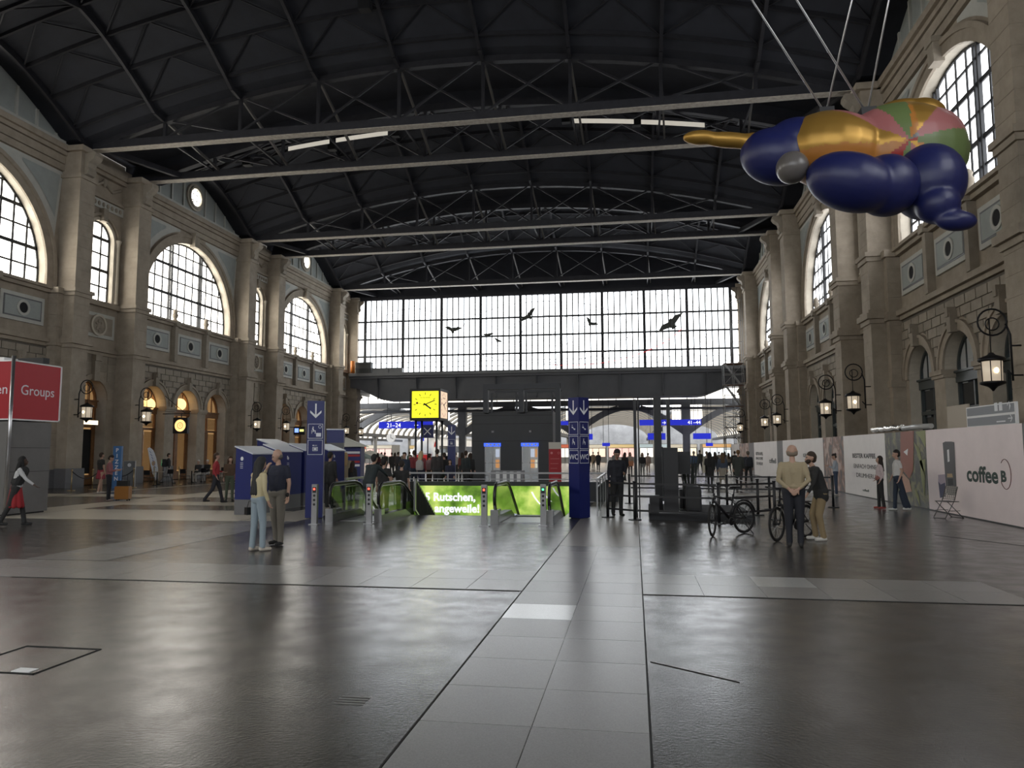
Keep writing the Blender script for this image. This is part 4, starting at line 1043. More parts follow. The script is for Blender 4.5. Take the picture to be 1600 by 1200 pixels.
# ------------------------------------------------------------------ blue ticket kiosks
KB = mat('kiosk_blue', (.012, .02, .13), .4, var=.05); KT = mat('kiosk_top', (.62, .65, .72), .35); KG = mat('kiosk_grey', (.13, .13, .135), .55)
def kiosk(loc, rz, w_, d_, zf, zb_, label):
    t = thing('ticket_kiosk', label, 'kiosk', loc, rz)
    MB().box(-w_ / 2, w_ / 2, -d_ / 2, d_ / 2, 0, .44).build('plinth', KG, t)
    b = MB(); b.add([(x, y, z) for (y, z) in ((-d_ / 2, .44), (d_ / 2, .44), (d_ / 2, zb_), (-d_ / 2, zf)) for x in (-w_ / 2, w_ / 2)], [(0, 2, 3, 1), (0, 1, 7, 6), (2, 4, 5, 3), (0, 6, 4, 2), (1, 3, 5, 7), (4, 6, 7, 5)]); b.build('body', KB, t)
    b = MB(); e = .03; b.add([(x, y, z + q) for q in (.005, .04) for (y, z) in ((-d_ / 2 - e, zf - .005), (d_ / 2 + e, zb_ + .005)) for x in (-w_ / 2 - e, w_ / 2 + e)], [(0, 1, 3, 2), (4, 6, 7, 5), (0, 4, 5, 1), (1, 5, 7, 3), (3, 7, 6, 2), (2, 6, 4, 0)]); b.build('sloping_top', KT, t)
    b = MB(); disc(b, -w_ * .15, zf - .2, .05, -d_ / 2 - .004); rect(b, -w_ * .15 - .06, -w_ * .15 - .01, zf - .22, zf - .12, -d_ / 2 - .004)
    for k in range(4): rect(b, -w_ * .15 - .06, -w_ * .15 + .07, zf - .36 - k * .05, zf - .345 - k * .05, -d_ / 2 - .004)
    b.build('emblem', PW, t)
    b = MB(); x = -w_ / 2 - .004
    b.add([(x, d_ * .12 + .05 * math.cos(2 * PI * i / 12), zf - .12 + .06 * math.sin(2 * PI * i / 12)) for i in range(12)], [list(range(12))])
    for k in range(4): b.add([(x, d_ * .05, zf - .25 - k * .05), (x, d_ * .22, zf - .25 - k * .05), (x, d_ * .22, zf - .235 - k * .05), (x, d_ * .05, zf - .235 - k * .05)], [(0, 1, 2, 3)])
    b.build('side_emblem', PW, t)
for px, py, rz, w_, d_, hs, lab in ((392, 805, 84, 1.3, .56, 1.0, 'blue ticket kiosk with sloping white top behind the embracing couple'), (436, 796.5, 84, 1.25, .6, 1.04, 'blue ticket kiosk with white top, second from the red-jacketed person'),
    (474, 791, 84, 1.2, .6, 1.06, 'blue ticket kiosk with white top partly behind the blue pillar'), (512, 785, 84, 1.2, .6, 1.06, 'blue ticket kiosk half hidden behind the blue pillar and suited person')):
    p = fl(px, py); a = math.radians(rz); c_, s_ = math.cos(a), math.sin(a); lx, ly = -w_ / 2, -d_ / 2
    kiosk((p.x - (lx * c_ - ly * s_), p.y - (lx * s_ + ly * c_), 0), a, w_, d_, 1.74 * hs, 1.95 * hs, lab)
p = fl(385, 788); kiosk((p.x - .9, 28.0, 0), math.radians(84), 1.4, .9, 2.0, 2.3, 'blue ticket kiosk furthest back with grey-blue sloping top')
p = atY(525, 672, 30); t = thing('blue_display', 'blue display column with white top behind the ticket kiosks', 'sign', (p.x, 30, 0), math.radians(15))
MB().box(-.3, .3, -.12, .12, 0, 1.9).build('column', KB, t); MB().box(-.34, .34, -.16, .16, 1.9, 2.2).build('neck', KG, t); MB().box(-.36, .36, -.18, .18, 2.2, p.z).build('head', KB, t); MB().box(-.38, .38, -.2, .2, p.z, p.z + .05).build('cap', KT, t)
p = atY(540, 735, 40); t = thing('flag_stand', 'dark blue stand with red and white stripes under a small white awning', 'stand', (p.x, 40, 0))
MB().box(-1, 1, -.3, .3, 0, 2.1).build('body', KB, t)
for z, m in ((1.55, RED), (1.72, PW), (1.2, RED), (1.0, PW)): MB().box(-.95, .95, -.31, -.3, z, z + .12).build('stripe', m, t)
b = MB(); b.add([(-1.2, -.6, 2.1), (1.2, -.6, 2.1), (1.2, .6, 2.1), (-1.2, .6, 2.1), (0, 0, 2.65)], [(0, 1, 4), (1, 2, 4), (2, 3, 4), (3, 0, 4), (3, 2, 1, 0)]); b.build('awning', mat('awning_white', (.55, .55, .5), .7), t)

# ------------------------------------------------------------------ red-signed booth
BOO = mat('booth_grey', (.15, .145, .14), .5, var=.1, vscale=2)
REDL = glow('sign_red_lit', (.30, .012, .02), .06)
bt = thing('info_booth', 'grey booth with red Groups sign box on top', 'booth', (-17.8, 20.2, 0))
MB().box(-3.2, 0, -1.55, 0, .05, 2.72).build('body', BOO, bt); MB().box(-3.1, -.06, -1.5, -.06, 0, .05).build('skid', BLACK, bt)
for z in (1.25, 1.95): MB().box(.0, .005, -1.5, -.02, z, z + .012).build('panel_joint', CLAD2, bt)
MB().box(-3.0, -.7, -1.56, -1.55, .1, 2.2).build('doorway', DARKHOLE, bt)
MB().cyl((.03, -1.58), .05, 0, 4.62, 10).build('corner_post', CHROME, bt)
sb = MB().box(-3.2, .03, -1.55, .25, 2.78, 4.5).build('sign_box', REDL, bt)
b = MB()
for z in (2.76, 4.47): b.box(-3.2, .045, -1.56, .27, z, z + .04)
b.box(.0, .045, .22, .27, 2.76, 4.5); b.build('sign_frame', WHITE, sb)
text('Groups', .42, PW, sb, (.036, -1.28, 3.52), (PI / 2, 0, PI / 2)); text('Gruppen', .42, PW, sb, (-.12, -1.555, 3.52), (PI / 2, 0, 0), align='RIGHT')
MB().cbox((-.4, -.4, 4.62), (.9, .25, .16)).build('top_spotlight', BLACK, bt); MB().cbox((-1.0, -.8, 4.6), (.4, .5, .14)).build('top_box', WHITE, bt)
# ------------------------------------------------------------------ hoarding on the right
XH = 8.82; HT = 2.42
def hy(px): return at(px, 700, 0, XH).y
HW_ = mat('hoarding_white', (.86, .83, .82), .42, var=.04, vscale=1.5); HP = mat('hoarding_pink', (.85, .74, .74), .42, var=.04, vscale=1.5); HGREY = mat('hoarding_grey', (.13, .13, .14), .5)
INK = mat('ink_dark', (.02, .022, .025), .6); INKG = mat('ink_green', (.02, .045, .035), .6)
def photo_mat(nm, c0, c1, c2, sc_=1.5):
    m = bpy.data.materials.new(nm); m.use_nodes = True; t = m.node_tree; bs = t.nodes['Principled BSDF']; bs.inputs['Roughness'].default_value = .4
    co = t.nodes.new('ShaderNodeTexCoord'); n = t.nodes.new('ShaderNodeTexNoise'); n.inputs['Scale'].default_value = sc_; n.inputs['Detail'].default_value = 4; n.inputs['Distortion'].default_value = 1.5
    t.links.new(co.outputs['Object'], n.inputs['Vector']); cr = t.nodes.new('ShaderNodeValToRGB'); e = cr.color_ramp.elements
    e[0].position = .4; e[0].color = c0 + (1,); e[1].position = .62; e[1].color = c2 + (1,); q = e.new(.52); q.color = c1 + (1,)
    t.links.new(n.outputs['Fac'], cr.inputs['Fac']); t.links.new(cr.outputs['Color'], bs.inputs['Base Color'])
    return m
PH1 = photo_mat('plant_print', (.045, .048, .045), (.07, .075, .06), (.20, .20, .09), 1.6); PH2 = photo_mat('warm_print', (.06, .06, .065), (.25, .12, .08), (.5, .38, .33), 1.2)
ho = thing('hoarding', 'long white and pink advertising hoarding along the right wall', 'hoarding', (XH, 18.0, 0))
edges = [(1599, 1447, HP), (1447, 1383, PH1), (1383, 1318, HW_), (1318, 1286, PH2), (1286, 1223, HW_), (1223, 1214, HGREY), (1214, 1178, HW_), (1178, 1170, HGREY), (1170, 1155, PH2), (1155, 1143, HW_)]
ys = []
for a, c_, m in edges:
    y0, y1 = hy(a), hy(c_); ys.append((y0, y1))
    MB().box(0, .12, y0 - 18 + .004, y1 - 18 - .004, .02, HT).build('panel', m, ho)
MB().box(0, .12, ys[0][0] - 18 - 1.2, ys[0][0] - 18 - .004, .02, HT).build('panel', BOO, ho)
MB().box(-.02, .14, ys[0][0] - 19.2, ys[-1][1] - 18, 0, .03).build('base_rail', BLACK, ho)
RT = (PI / 2, 0, -PI / 2)
def hpos(px, py): p = at(px, py, 0, XH - .004); return (-.006, p.y - 18, p.z)
def htext(s, px, py, size, m=INK, bold=0, end=None):
    o = text(s, size, m, ho, hpos(px, py), RT, bold=bold, ext=.001)
    wd = max(v.co.x for v in o.data.vertices); o.scale = (abs(hpos(end, py)[1] - hpos(px, py)[1]) / wd, 1, 1)
    return o
htext('coffee', 1511, 751, .56, INKG, .016, 1560)
htext('B', 1564, 752, .36, INKG, .016, 1573)
b = MB(); c0 = hpos(1571, 741)
n = 30; b.tube([(c0[0], c0[1] - .27 * math.cos(a), c0[2] + .36 * math.sin(a)) for a in [-2.6 + 4.9 * i / n for i in range(n + 1)]], .008, 5); b.build('emblem_ring', mat('ring_red', (.12, .02, .02), .5), ho)
htext('BESTER KAFFEE.', 1332, 715, .24, INK, .006, 1369); htext('EINFACH OHNE', 1334, 731, .24, INK, 0, 1369); htext('DRUMHERUM.', 1338, 745, .24, INK, 0, 1374); htext('coffeeB', 1348, 767, .12, INKG, .003, 1358)
htext('KEIN GEORGE.', 1255, 714, .26, INK, .004, 1275); htext('KEIN', 1257, 726, .26, INK, 0, 1266)
htext('BESTER KAFFEE.', 1181, 711, .3, INK, .008, 1192); htext('EINFACH OHNE', 1181, 718, .3, INK, 0, 1192); htext('DRUMHERUM.', 1182, 726, .3, INK, 0, 1192); htext('coffeeB', 1202, 723, .42, INK, .01, 1213)
# printed coffee machine
def hpoly(pxs, m, nm, off=.0):
    b = MB(); q = [hpos(x, y) for x, y in pxs]; b.add([(v[0] - off, v[1], v[2]) for v in q], [list(range(len(q)))]); return b.build(nm, m, ho)
MGREY = mat('print_grey', (.075, .075, .08), .5)
hpoly([(1473, 692), (1477, 690), (1487, 690), (1491, 691), (1495, 770), (1492, 773), (1483, 773), (1479, 771)], MGREY, 'printed_machine'); hpoly([(1480, 703), (1483, 702), (1484, 721), (1481, 722)], WHITE, 'printed_highlight', .002); hpoly([(1480, 740), (1488, 740), (1489, 746), (1480, 746)], mat('print_tan', (.45, .32, .18), .5), 'printed_glass', .002); hpoly([(1481, 748), (1489, 748), (1490, 758), (1482, 759)], INK, 'printed_spout', .002)
hpoly([(1466, 752), (1470, 757), (1477, 754), (1478, 776), (1469, 778)], mat('print_navy', (.03, .03, .09), .5), 'printed_pod_bag'); hpoly([(1466, 742), (1477, 741), (1477, 754), (1470, 757), (1466, 752)], mat('print_lilac', (.40, .33, .40), .5), 'printed_pod_bag')
hpoly([(1407, 675), (1428, 673), (1427, 735), (1421, 748), (1407, 730)], mat('print_rust', (.30, .105, .07), .5), 'printed_cup', .002); hpoly([(1407, 735), (1421, 750), (1425, 768), (1406, 771)], mat('print_peach', (.50, .30, .22), .5), 'printed_hand', .003); hpoly([(1412, 706), (1419, 701), (1418, 712)], WHITE, 'printed_shine', .004)
LEAF = mat('print_leaf', (.24, .26, .10), .5)
for q in ([(1428, 690), (1437, 703), (1446, 745), (1438, 725)], [(1430, 675), (1446, 672), (1446, 700), (1438, 684)], [(1437, 720), (1446, 717), (1445, 778), (1440, 750)], [(1429, 760), (1436, 775), (1438, 792), (1431, 775)]): hpoly(q, LEAF, 'printed_leaf', .002)
# sign board and board behind it, foil roll
ga = at(1511, 665, 0, XH + .2); gb = at(1588, 655, 0, XH + .2); za = at(1511, 637, 0, XH + .2).z; zb = at(1511, 666, 0, XH + .2).z
t = thing('direction_board', 'grey direction board with white frame standing above the hoarding', 'sign', (XH + .2, ga.y, 0)); Ls = ga.y - gb.y
MB().box(0, .06, -Ls, 0, HT - .05, za).build('frame', WHITE, t); hh = (za - HT) / 2
for k in range(2): MB().box(-.01, 0, -Ls + .06, -.06, HT + k * hh + .03, HT + (k + 1) * hh - .03).build('strip', mat('board_grey', (.20, .21, .23), .5), t)
text('\u2191', .3, PW, t, (-.015, -Ls + .4, HT + hh + .08), RT, ext=.001); text('\u2192', .3, PW, t, (-.015, -Ls + .4, HT + .06), RT, ext=.001)
for k in range(2): MB().box(-.015, -.01, -Ls + .62 + k * .24, -Ls + .78 + k * .24, HT + hh + .09, HT + hh + .3).build('pictogram', PW, t)
MB().box(-.015, -.01, -Ls + .5, -Ls + .95, HT + .08, HT + .11).build('small_print', PW, t)
for y in (-.2, -Ls + .2): MB().bar((.03, y, 0), (.03, y, HT), .06).build('leg', GREY, t)
y0, y1 = at(1480, 650, 0, XH + .5).y, at(1513, 650, 0, XH + .5).y
t = thing('backing_board', 'beige backing board behind the grey direction board', 'board', (XH + .5, y1, 0)); MB().box(0, .05, 0, y0 - y1, 0, at(1490, 634, 0, XH + .5).z).build('board', mat('beige_board', (.42, .36, .28), .6), t); MB().bar((.1, .2, 0), (.1, .2, 2.4), .05).build('prop', GREY, t)
y0, y1 = at(1365, 670, 0, XH + .1).y, at(1412, 665, 0, XH + .1).y; ym = (y0 + y1) / 2
FOIL = mat('silver_foil', (.6, .58, .54), .22, .85, bump=1.0, bscale=9); b = MB(); n = 12; b.tube([(.06 + .03 * math.sin(i), (y1 - ym) + (y0 - y1) * i / n, .1 + .02 * math.cos(i * 2.1)) for i in range(n + 1)], [.06 + .05 * abs(math.sin(i * 1.3 + .5)) for i in range(n + 1)], 10)
tag(b.build('foil_roll', FOIL, None, (XH, ym, HT + .05)), 'crumpled silver foil duct lying on top of the hoarding', 'duct')
y2 = at(1457, 660, 0, XH + .1).y; ym2 = (y1 + y2) / 2; b = MB(); b.tube([(.06, y1 - ym2 - .1, .08), (.06, 0, .1), (.06, y2 - ym2, .09)], [.085, .09, .08], 10); tag(b.build('film_roll', mat('milky_film', (.4, .4, .39), .3), None, (XH, ym2, HT + .03)), 'roll of milky plastic film lying beside the silver duct', 'roll')
# folding chair
t = thing('folding_chair', 'metal folding chair with perforated backrest in front of the coffee advert', 'chair', (8.25, 21.6, 0), math.radians(-68))
CM = mat('chair_metal', (.12, .11, .11), .4, .6)
for x in (-.2, .2):
    MB().tube([(x, -.28, .0), (x, .02, .44), (x, .16, .82)], .011, 6).build('leg', CM, t); MB().tube([(x, .3, 0), (x, -.18, .44)], .011, 6).build('leg', CM, t); MB().tube([(x * 1.0, -.2, .2), (x, .2, .2)], .008, 6).build('stretcher', CM, t)
MB().tube([(-.2, -.28, .01), (.2, -.28, .01)], .01, 6).build('foot_bar', CM, t); MB().tube([(-.2, .3, .01), (.2, .3, .01)], .01, 6).build('foot_bar', CM, t)
MB().box(-.21, .21, -.2, .18, .43, .45).build('seat', CM, t)
b = MB()
for k in range(7): b.bar((-.2, .06 + k * .016, .5 + k * .053), (.2, .06 + k * .016, .5 + k * .053), .008, .02)
for k in range(7): b.bar((-.2 + k * .066, .055, .48), (-.2 + k * .066, .165, .84), .02, .008)
b.build('backrest', mat('chair_lattice', (.3, .28, .26), .5, .4), t)

# ------------------------------------------------------------------ wall lanterns
LGL = mat('lantern_glass', (.5, .45, .38), .2, emit=(1, .82, .6), estr=.18); BULB = glow('lantern_bulb', (1, .75, .4), 9)
def lantern(S, u, z, label):
    s = -S.s; base = S.P(u, 0, -.02); t = thing('wall_lantern', label, 'lantern', (base[0], base[1], z))
    b = MB(); b.tube([(0, 0, .2), (s * .25, 0, .2), (s * .38, 0, .35)], .025, 6); b.tube([(0, 0, 1.0), (s * .25, 0, 1.0)], .025, 6); b.tube([(s * .25, 0, .05), (s * .25, 0, 1.3), (s * .35, 0, 1.6)], .03, 6); b.build('wall_bracket', IRON, t)
    b = MB(); r = .36; b.tube([(s * (.68 + r * math.cos(2 * PI * i / 20)), 0, 1.65 + r * math.sin(2 * PI * i / 20)) for i in range(20)], .026, 6, closed=True)
    b.tube([(s * (.68 + .17 * math.cos(2 * PI * i / 14)), 0, 1.6 + .17 * math.sin(2 * PI * i / 14)) for i in range(14)], .018, 6, closed=True)
    b.tube([(s * .75, 0, 1.3), (s * .75, 0, 1.75)], .02, 6); b.build('scroll_ring', IRON, t)
    MB().tube([(s * .75, 0, .8), (s * .75, 0, 1.4)], .015, 6).build('hanger', IRON, t)
    b = MB(); b.lathe((s * .75, 0, 0), [(.05, .82), (.1, .76), (.3, .68), (.34, .62), (.30, .58)], 12); b.build('lantern_cap', IRON, t)
    b = MB(); b.lathe((s * .75, 0, 0), [(.25, .58), (.235, .02)], 12); b.build('glass', LGL, t)
    for k in range(6): a = 2 * PI * k / 6; MB().tube([(s * .75 + .262 * math.cos(a), .262 * math.sin(a), .6), (s * .75 + .245 * math.cos(a), .245 * math.sin(a), 0)], .014, 5).build('glazing_bar', IRON, t)
    b = MB(); b.lathe((s * .75, 0, 0), [(.02, -.22), (.06, -.16), (.12, -.1), (.3, -.03), (.32, .02), (.27, .04)], 12); b.build('lantern_base', IRON, t)
    b = MB(); b.ell((s * .75 - s * .0, -.26, .32), (.05, .02, .07), 8, 6); b.build('bulb', BULB, t)
for S, side, us in ((L, 'restaurant', (34.7, 39.5, 52.4, 57.2, 70.1, 74.0)), (R, 'hoarding', (21.9, 34.7, 39.5, 52.4, 57.2, 70.1))):
    nm = ('beside the doorway with the lit sign', 'beside the restaurant arches', 'behind the furthest ticket kiosk', 'beside the second row of restaurant arches', 'next to the last blue display column', 'in the far corner by the platforms') if S is L else \
         ('above the coffee advert', 'above the silver foil duct', 'second along from the foil duct', 'above the bald person', 'by the far hoarding panels', 'by the scaffold tower')
    for u, n_ in zip(us, nm): lantern(S, u - .35, 3.6, 'lit black iron wall lantern on scroll bracket ' + n_)

# ------------------------------------------------------------------ hanging sculpture: a plain rounded stand-in of the same size and colours
def remeshed(mb, voxel, name, smooth=6):
    me = mb.mesh('tmp', BLACK); o = bpy.data.objects.new('tmp', me); TMPC.objects.link(o)
    m = o.modifiers.new('r', 'REMESH'); m.mode = 'VOXEL'; m.voxel_size = voxel; m.use_smooth_shade = True
    m2 = o.modifiers.new('s', 'SMOOTH'); m2.iterations = smooth; m2.factor = .5
    TMPV.update(); dg = TMPV.depsgraph; r = bpy.data.meshes.new_from_object(o.evaluated_get(dg), depsgraph=dg)
    bpy.data.objects.remove(o); bpy.data.meshes.remove(me); r.name = name; r.materials.clear()
    return r
TMPS = bpy.data.scenes.new('tmp'); TMPC = TMPS.collection; TMPV = TMPS.view_layers[0]
SB = mat('sculpture_blue', (.010, .014, .085), .42, var=.05); SG = mat('sculpture_gold', (.42, .24, .05), .4, .6)
SMULT = [SB, SG, mat('sculpture_red', (.28, .018, .012), .4), mat('sculpture_green', (.12, .17, .06), .45), mat('sculpture_orange', (.40, .16, .03), .4), mat('sculpture_pink', (.34, .12, .12), .45), mat('sculpture_grey', (.12, .11, .105), .3)]
YSC = 19.0
def sp(px, py, dy=0): return atY(px, py, YSC + dy)
o0 = sp(1330, 165); scu = thing('hanging_sculpture', 'huge rounded blue, gold and multicoloured sculpture hanging from the roof on cables', 'sculpture', o0)
def blob(nm, parts, m, vox=.05):
    b = MB()
    for (px, py, dy, rx, rz, ry, ang) in parts:
        c_ = sp(px, py, dy) - o0; k = (YSC + dy) / FPX * 1.04; b.ell(c_, (rx * k, ry * k, rz * k), 20, 12, rot=Matrix.Rotation(math.radians(ang), 3, 'Y'))
    me = remeshed(b, vox, nm, 8)
    for q in (m if isinstance(m, list) else [m]): me.materials.append(q)
    link(nm, me, scu); return me
me = blob('body', [(1300, 235, 0, 75, 55, 60, 10), (1400, 245, .4, 95, 75, 75, 0), (1450, 235, .6, 50, 60, 55, 0)], SMULT)
for p in me.polygons:
    c_ = p.center; ang = math.atan2(c_.z + 1.35, c_.x - 1.0); k = int((ang + PI) / (2 * PI) * 11) + (3 if c_.x > 1.2 else 0)
    p.material_index = (4, 2, 3, 5, 1, 2, 6, 4, 3, 5, 1)[k % 11]
blob('blue_lobe', [(1215, 245, 0, 55, 42, 42, 15), (1250, 225, 0, 50, 38, 40, 10)], SB)
blob('blue_lobe', [(1330, 285, -1.2, 65, 42, 45, 20), (1385, 290, -1.0, 45, 45, 42, 0)], SB)
blob('blue_lobe', [(1450, 285, -.6, 50, 55, 50, 0), (1465, 320, -1.0, 30, 28, 28, 0), (1494, 345, -1.2, 28, 15, 16, 5)], SB)
blob('gold_lobe', [(1095, 215, 0, 28, 11, 14, 4), (1140, 219, 0, 45, 12, 14, 8), (1180, 222, 0, 30, 14, 15, 5)], SG, .06)
blob('gold_lobe', [(1400, 172, .8, 35, 14, 18, -12), (1445, 175, .8, 30, 20, 20, 15)], SG, .06)
blob('grey_lobe', [(1238, 262, -1.0, 24, 24, 26, 0)], SMULT[6], .06)
for (a, c_) in (((1290, 178), (1175, 0)), ((1290, 178), (1345, -60)), ((1355, 178), (1245, 0)), ((1355, 178), (1400, -60))):
    pa = sp(*a) - o0; pb = sp(*c_) - o0; d = pb - pa; pb = pa + d * ((ZTOP + 2.8 - o0.z - pa.z) / d.z); MB().tube([pa, pb], .025, 6).build('cable', CHROME, scu)
for a in ((1290, 180), (1355, 180)): MB().cbox(sp(*a) - o0, (.35, .35, .3)).build('cable_clamp', BLACK, scu)
# ------------------------------------------------------------------ black stage set by the barriers
STG = mat('stage_black', (.010, .010, .012), .5); CARP = mat('dark_carpet', (.022, .023, .026), .85, var=.2, vscale=40)
t = thing('stage_platform', 'low dark carpeted platform behind the belt barrier', 'platform', (0, 20.0, 0))
MB().add([(x, y, z) for z in (0, .16) for x, y in ((.35, .05), (3.0, -.3), (3.1, 3.3), (.4, 3.8))], [(3, 2, 1, 0), (4, 5, 6, 7), (0, 1, 5, 4), (1, 2, 6, 5), (2, 3, 7, 6), (3, 0, 4, 7)]).build('deck', CARP, t)
MB().add([(x, y, z) for z in (.161, .168) for x, y in ((.38, .08), (2.97, -.26), (3.07, 3.27), (.43, 3.77))], [(4, 5, 6, 7), (0, 1, 5, 4), (1, 2, 6, 5), (2, 3, 7, 6), (3, 0, 4, 7)]).build('carpet', CARP, t)
def px_box(nm, parent, o, x0, x1, y0, y1, Y, dep, m, z0=None):
    a, c_ = atY(x0, y0, Y), atY(x1, y1, Y); zlo = c_.z if z0 is None else z0
    return MB().box(a.x - o[0], c_.x - o[0], Y - o[1], Y + dep - o[1], zlo - o[2], a.z - o[2]).build(nm, m, parent)
o = (0, 20.6, 0)
t = thing('stage_rig', 'tall black slatted stage frame with posts and slanting panel', 'stage set', o)
px_box('post', t, o, 989, 995, 624, 700, 20.6, .1, STG, .0); px_box('post', t, o, 995.5, 999, 621, 700, 21.0, .08, STG, .0); px_box('tall_panel', t, o, 1021, 1034, 620, 700, 21.3, .5, STG, .17); px_box('post', t, o, 1041, 1048, 624, 700, 22.0, .2, mat('stage_grey', (.03, .03, .033), .5), .17); px_box('top_tube', t, o, 995, 1021, 620, 622, 21.0, .03, STG)
t = thing('stage_box', 'black flight case with reflected light painted on its top between the stage posts', 'box', (.48, 20.45, .168)); MB().box(-.1, .15, -.1, .2, 0, .42).build('case', STG, t); MB().box(-.11, .16, -.11, .21, .42, .45).build('lid', mat('lid_painted_sheen', (.10, .10, .105), .35), t)  # lid coloured paler to stand in for light reflecting off the top
t = thing('screen_totem', 'tall black screen totem standing on the stage platform', 'totem', (.92, 20.35, .168)); MB().box(-.16, .22, -.1, .12, .03, 1.72).build('housing', STG, t); MB().box(-.3, .42, -.2, .25, 0, .03).build('base_plate', CHROME, t); MB().box(-.2, -.165, -.08, .1, .3, 1.75).build('screen', mat('screen_dark', (.03, .032, .035), .25), t)
t = thing('loudspeaker', 'black loudspeaker on a slim pole on the stage', 'speaker', (1.32, 21.2, .168)); MB().box(-.18, .2, -.18, .2, 1.0, 1.62).build('cabinet', STG, t); MB().tube([(0, 0, .03), (0, 0, 1.0)], .02, 8).build('pole', STG, t); MB().cyl((0, 0), .22, 0, .03, 14).build('base', STG, t)
t = thing('loudspeaker', 'black loudspeaker standing on the stage floor on small feet', 'speaker', (1.55, 20.75, .168)); MB().box(-.19, .19, -.16, .2, .04, .68).build('cabinet', STG, t); MB().box(-.16, .16, -.17, -.155, .1, .62).build('grille', mat('speaker_grille', (.03, .03, .03), .7), t)
for x in (-.15, .15):
    for y in (-.12, .15): MB().cyl((x, y), .025, 0, .04, 8).build('foot', STG, t)
t = thing('potted_grass', 'dark grassy plant in a black planter on the stage', 'plant', (1.55, 21.9, .168)); MB().box(-.3, .3, -.25, .25, 0, .55).build('planter', STG, t)
for k in range(34):
    a = random.uniform(0, 2 * PI); r = random.uniform(.02, .2); h = random.uniform(.7, 1.35); q = random.uniform(.05, .3); x, y = r * math.cos(a), r * math.sin(a)
    MB().add([(x - .012, y, .5), (x + .012, y, .5), (x + q * math.cos(a) * .5 + .01, y + q * math.sin(a) * .5, .5 + h * .7), (x + q * math.cos(a), y + q * math.sin(a), .5 + h), (x + q * math.cos(a) * .5 - .01, y + q * math.sin(a) * .5, .5 + h * .7)], [(0, 1, 2, 3, 4)]).build('blade', mat('dark_leaf', (.02, .028, .02), .6), t)
# belt barriers
bars = [(-.75, 20.5), (-.02, 19.85), (2.05, 19.2), (3.4, 21.8), (3.6, 20.4)]
def stanchion(x, y, lab):
    t = thing('barrier_post', lab, 'barrier post', (x, y, 0)); MB().cyl((0, 0), .17, 0, .025, 18).build('base', STG, t); MB().cyl((0, 0), .04, .025, .98, 10).build('post', STG, t); MB().cyl((0, 0), .048, .98, 1.02, 10).build('cap', STG, t)
for (x, y), lab in zip(bars, ('black belt barrier post beside the WC pillar', 'black belt barrier post at the corner of the stage', 'black belt barrier post behind the front bicycle', 'black belt barrier post behind the bicycle rear wheel', 'black belt barrier post beside the person in beige')): stanchion(x, y, lab)
seq = [(0, 1), (1, 2), (2, 4)]
for (i, j), w_ in zip(seq, ('between the WC pillar and the stage', 'across the front of the stage', 'behind the two bicycles')):
    (x0, y0), (x1, y1) = bars[i], bars[j]; t = thing('belt_set', 'three black barrier belts stretched ' + w_, 'barrier belt', (x0, y0, 0)); d = math.hypot(x1 - x0, y1 - y0); ux, uy = (x1 - x0) / d, (y1 - y0) / d
    for z in (.95, .62, .25): MB().bar((ux * .05, uy * .05, z), (ux * (d - .05), uy * (d - .05), z), .006, .05).build('belt', STG, t)
(x0, y0), (x1, y1) = (2.6, 25.5), (6.5, 25.0)
for x, y, lab in ((-.2, 26.0, 'black belt barrier post far behind the uniformed person'), (3.0, 25.5, 'black belt barrier post at the back of the stage'), (6.2, 25.0, 'black belt barrier post beyond the second bicycle')): stanchion(x, y, lab)
for a, c_, w_ in (((-.2, 26.0), (3.0, 25.5), 'along the back of the stage'), ((3.0, 25.5), (6.2, 25.0), 'towards the hoarding')):
    t = thing('belt_set', 'two dark barrier belts stretched ' + w_, 'barrier belt', (a[0], a[1], 0)); d = Vector((c_[0] - a[0], c_[1] - a[1], 0)); u = d.normalized()
    for z in (.95, .55): MB().bar(u * .05 + Vector((0, 0, z)), d - u * .05 + Vector((0, 0, z)), .006, .05).build('belt', STG, t)
p = fl(1203, 796); x0 = p.x; stanchion(p.x, p.y, 'black post holding grey ropes beside the hoarding')
t = thing('rope_set', 'grey slack ropes hanging in front of the hoarding', 'rope', (p.x, p.y, 0))
for z in (.95, .6, .3): b = MB(); b.tube([(.02 - i * .08, .05 + i * .35, z - .18 * math.sin(PI * i / 10)) for i in range(11)], .012, 5); b.build('rope', GREY, t)

# ------------------------------------------------------------------ bicycles
BK = mat('bike_black', (.010, .010, .012), .35); TY = mat('tyre', (.012, .011, .011), .8); SPK = mat('spoke', (.25, .25, .25), .35, .8)
def wheel(parent, c, steer=0.0, name='wheel'):
    R_ = .345; ca, sa = math.cos(steer), math.sin(steer)
    def W(a, r, off=0): return (c[0] + r * math.cos(a) * ca - off * sa, c[1] + r * math.cos(a) * sa + off * ca, c[2] + r * math.sin(a))
    b = MB(); b.tube([W(2 * PI * i / 32, R_ - .022) for i in range(32)], .024, 8, closed=True); w = b.build(name, TY, parent)
    b = MB(); b.tube([W(2 * PI * i / 32, R_ - .052) for i in range(32)], .013, 6, closed=True); b.build('rim', BK, w)
    b = MB(); b.tube([W(0, 0, -.05), W(0, 0, .05)], .028, 10); b.build('hub', BK, w)
    for k in range(16): b = MB(); b.tube([W(2 * PI * k / 16, .02, .03 * (-1) ** k), W(2 * PI * k / 16 + .25, R_ - .055)], .0022, 4, smooth=False); b.build('spoke', SPK, w)
    b = MB(); b.lathe((0, 0, 0), [(.075, -.003), (.075, .003)], 16); o = b.build('brake_disc', SPK, w); o.location = W(0, 0, .06); o.rotation_euler = (PI / 2, 0, steer)
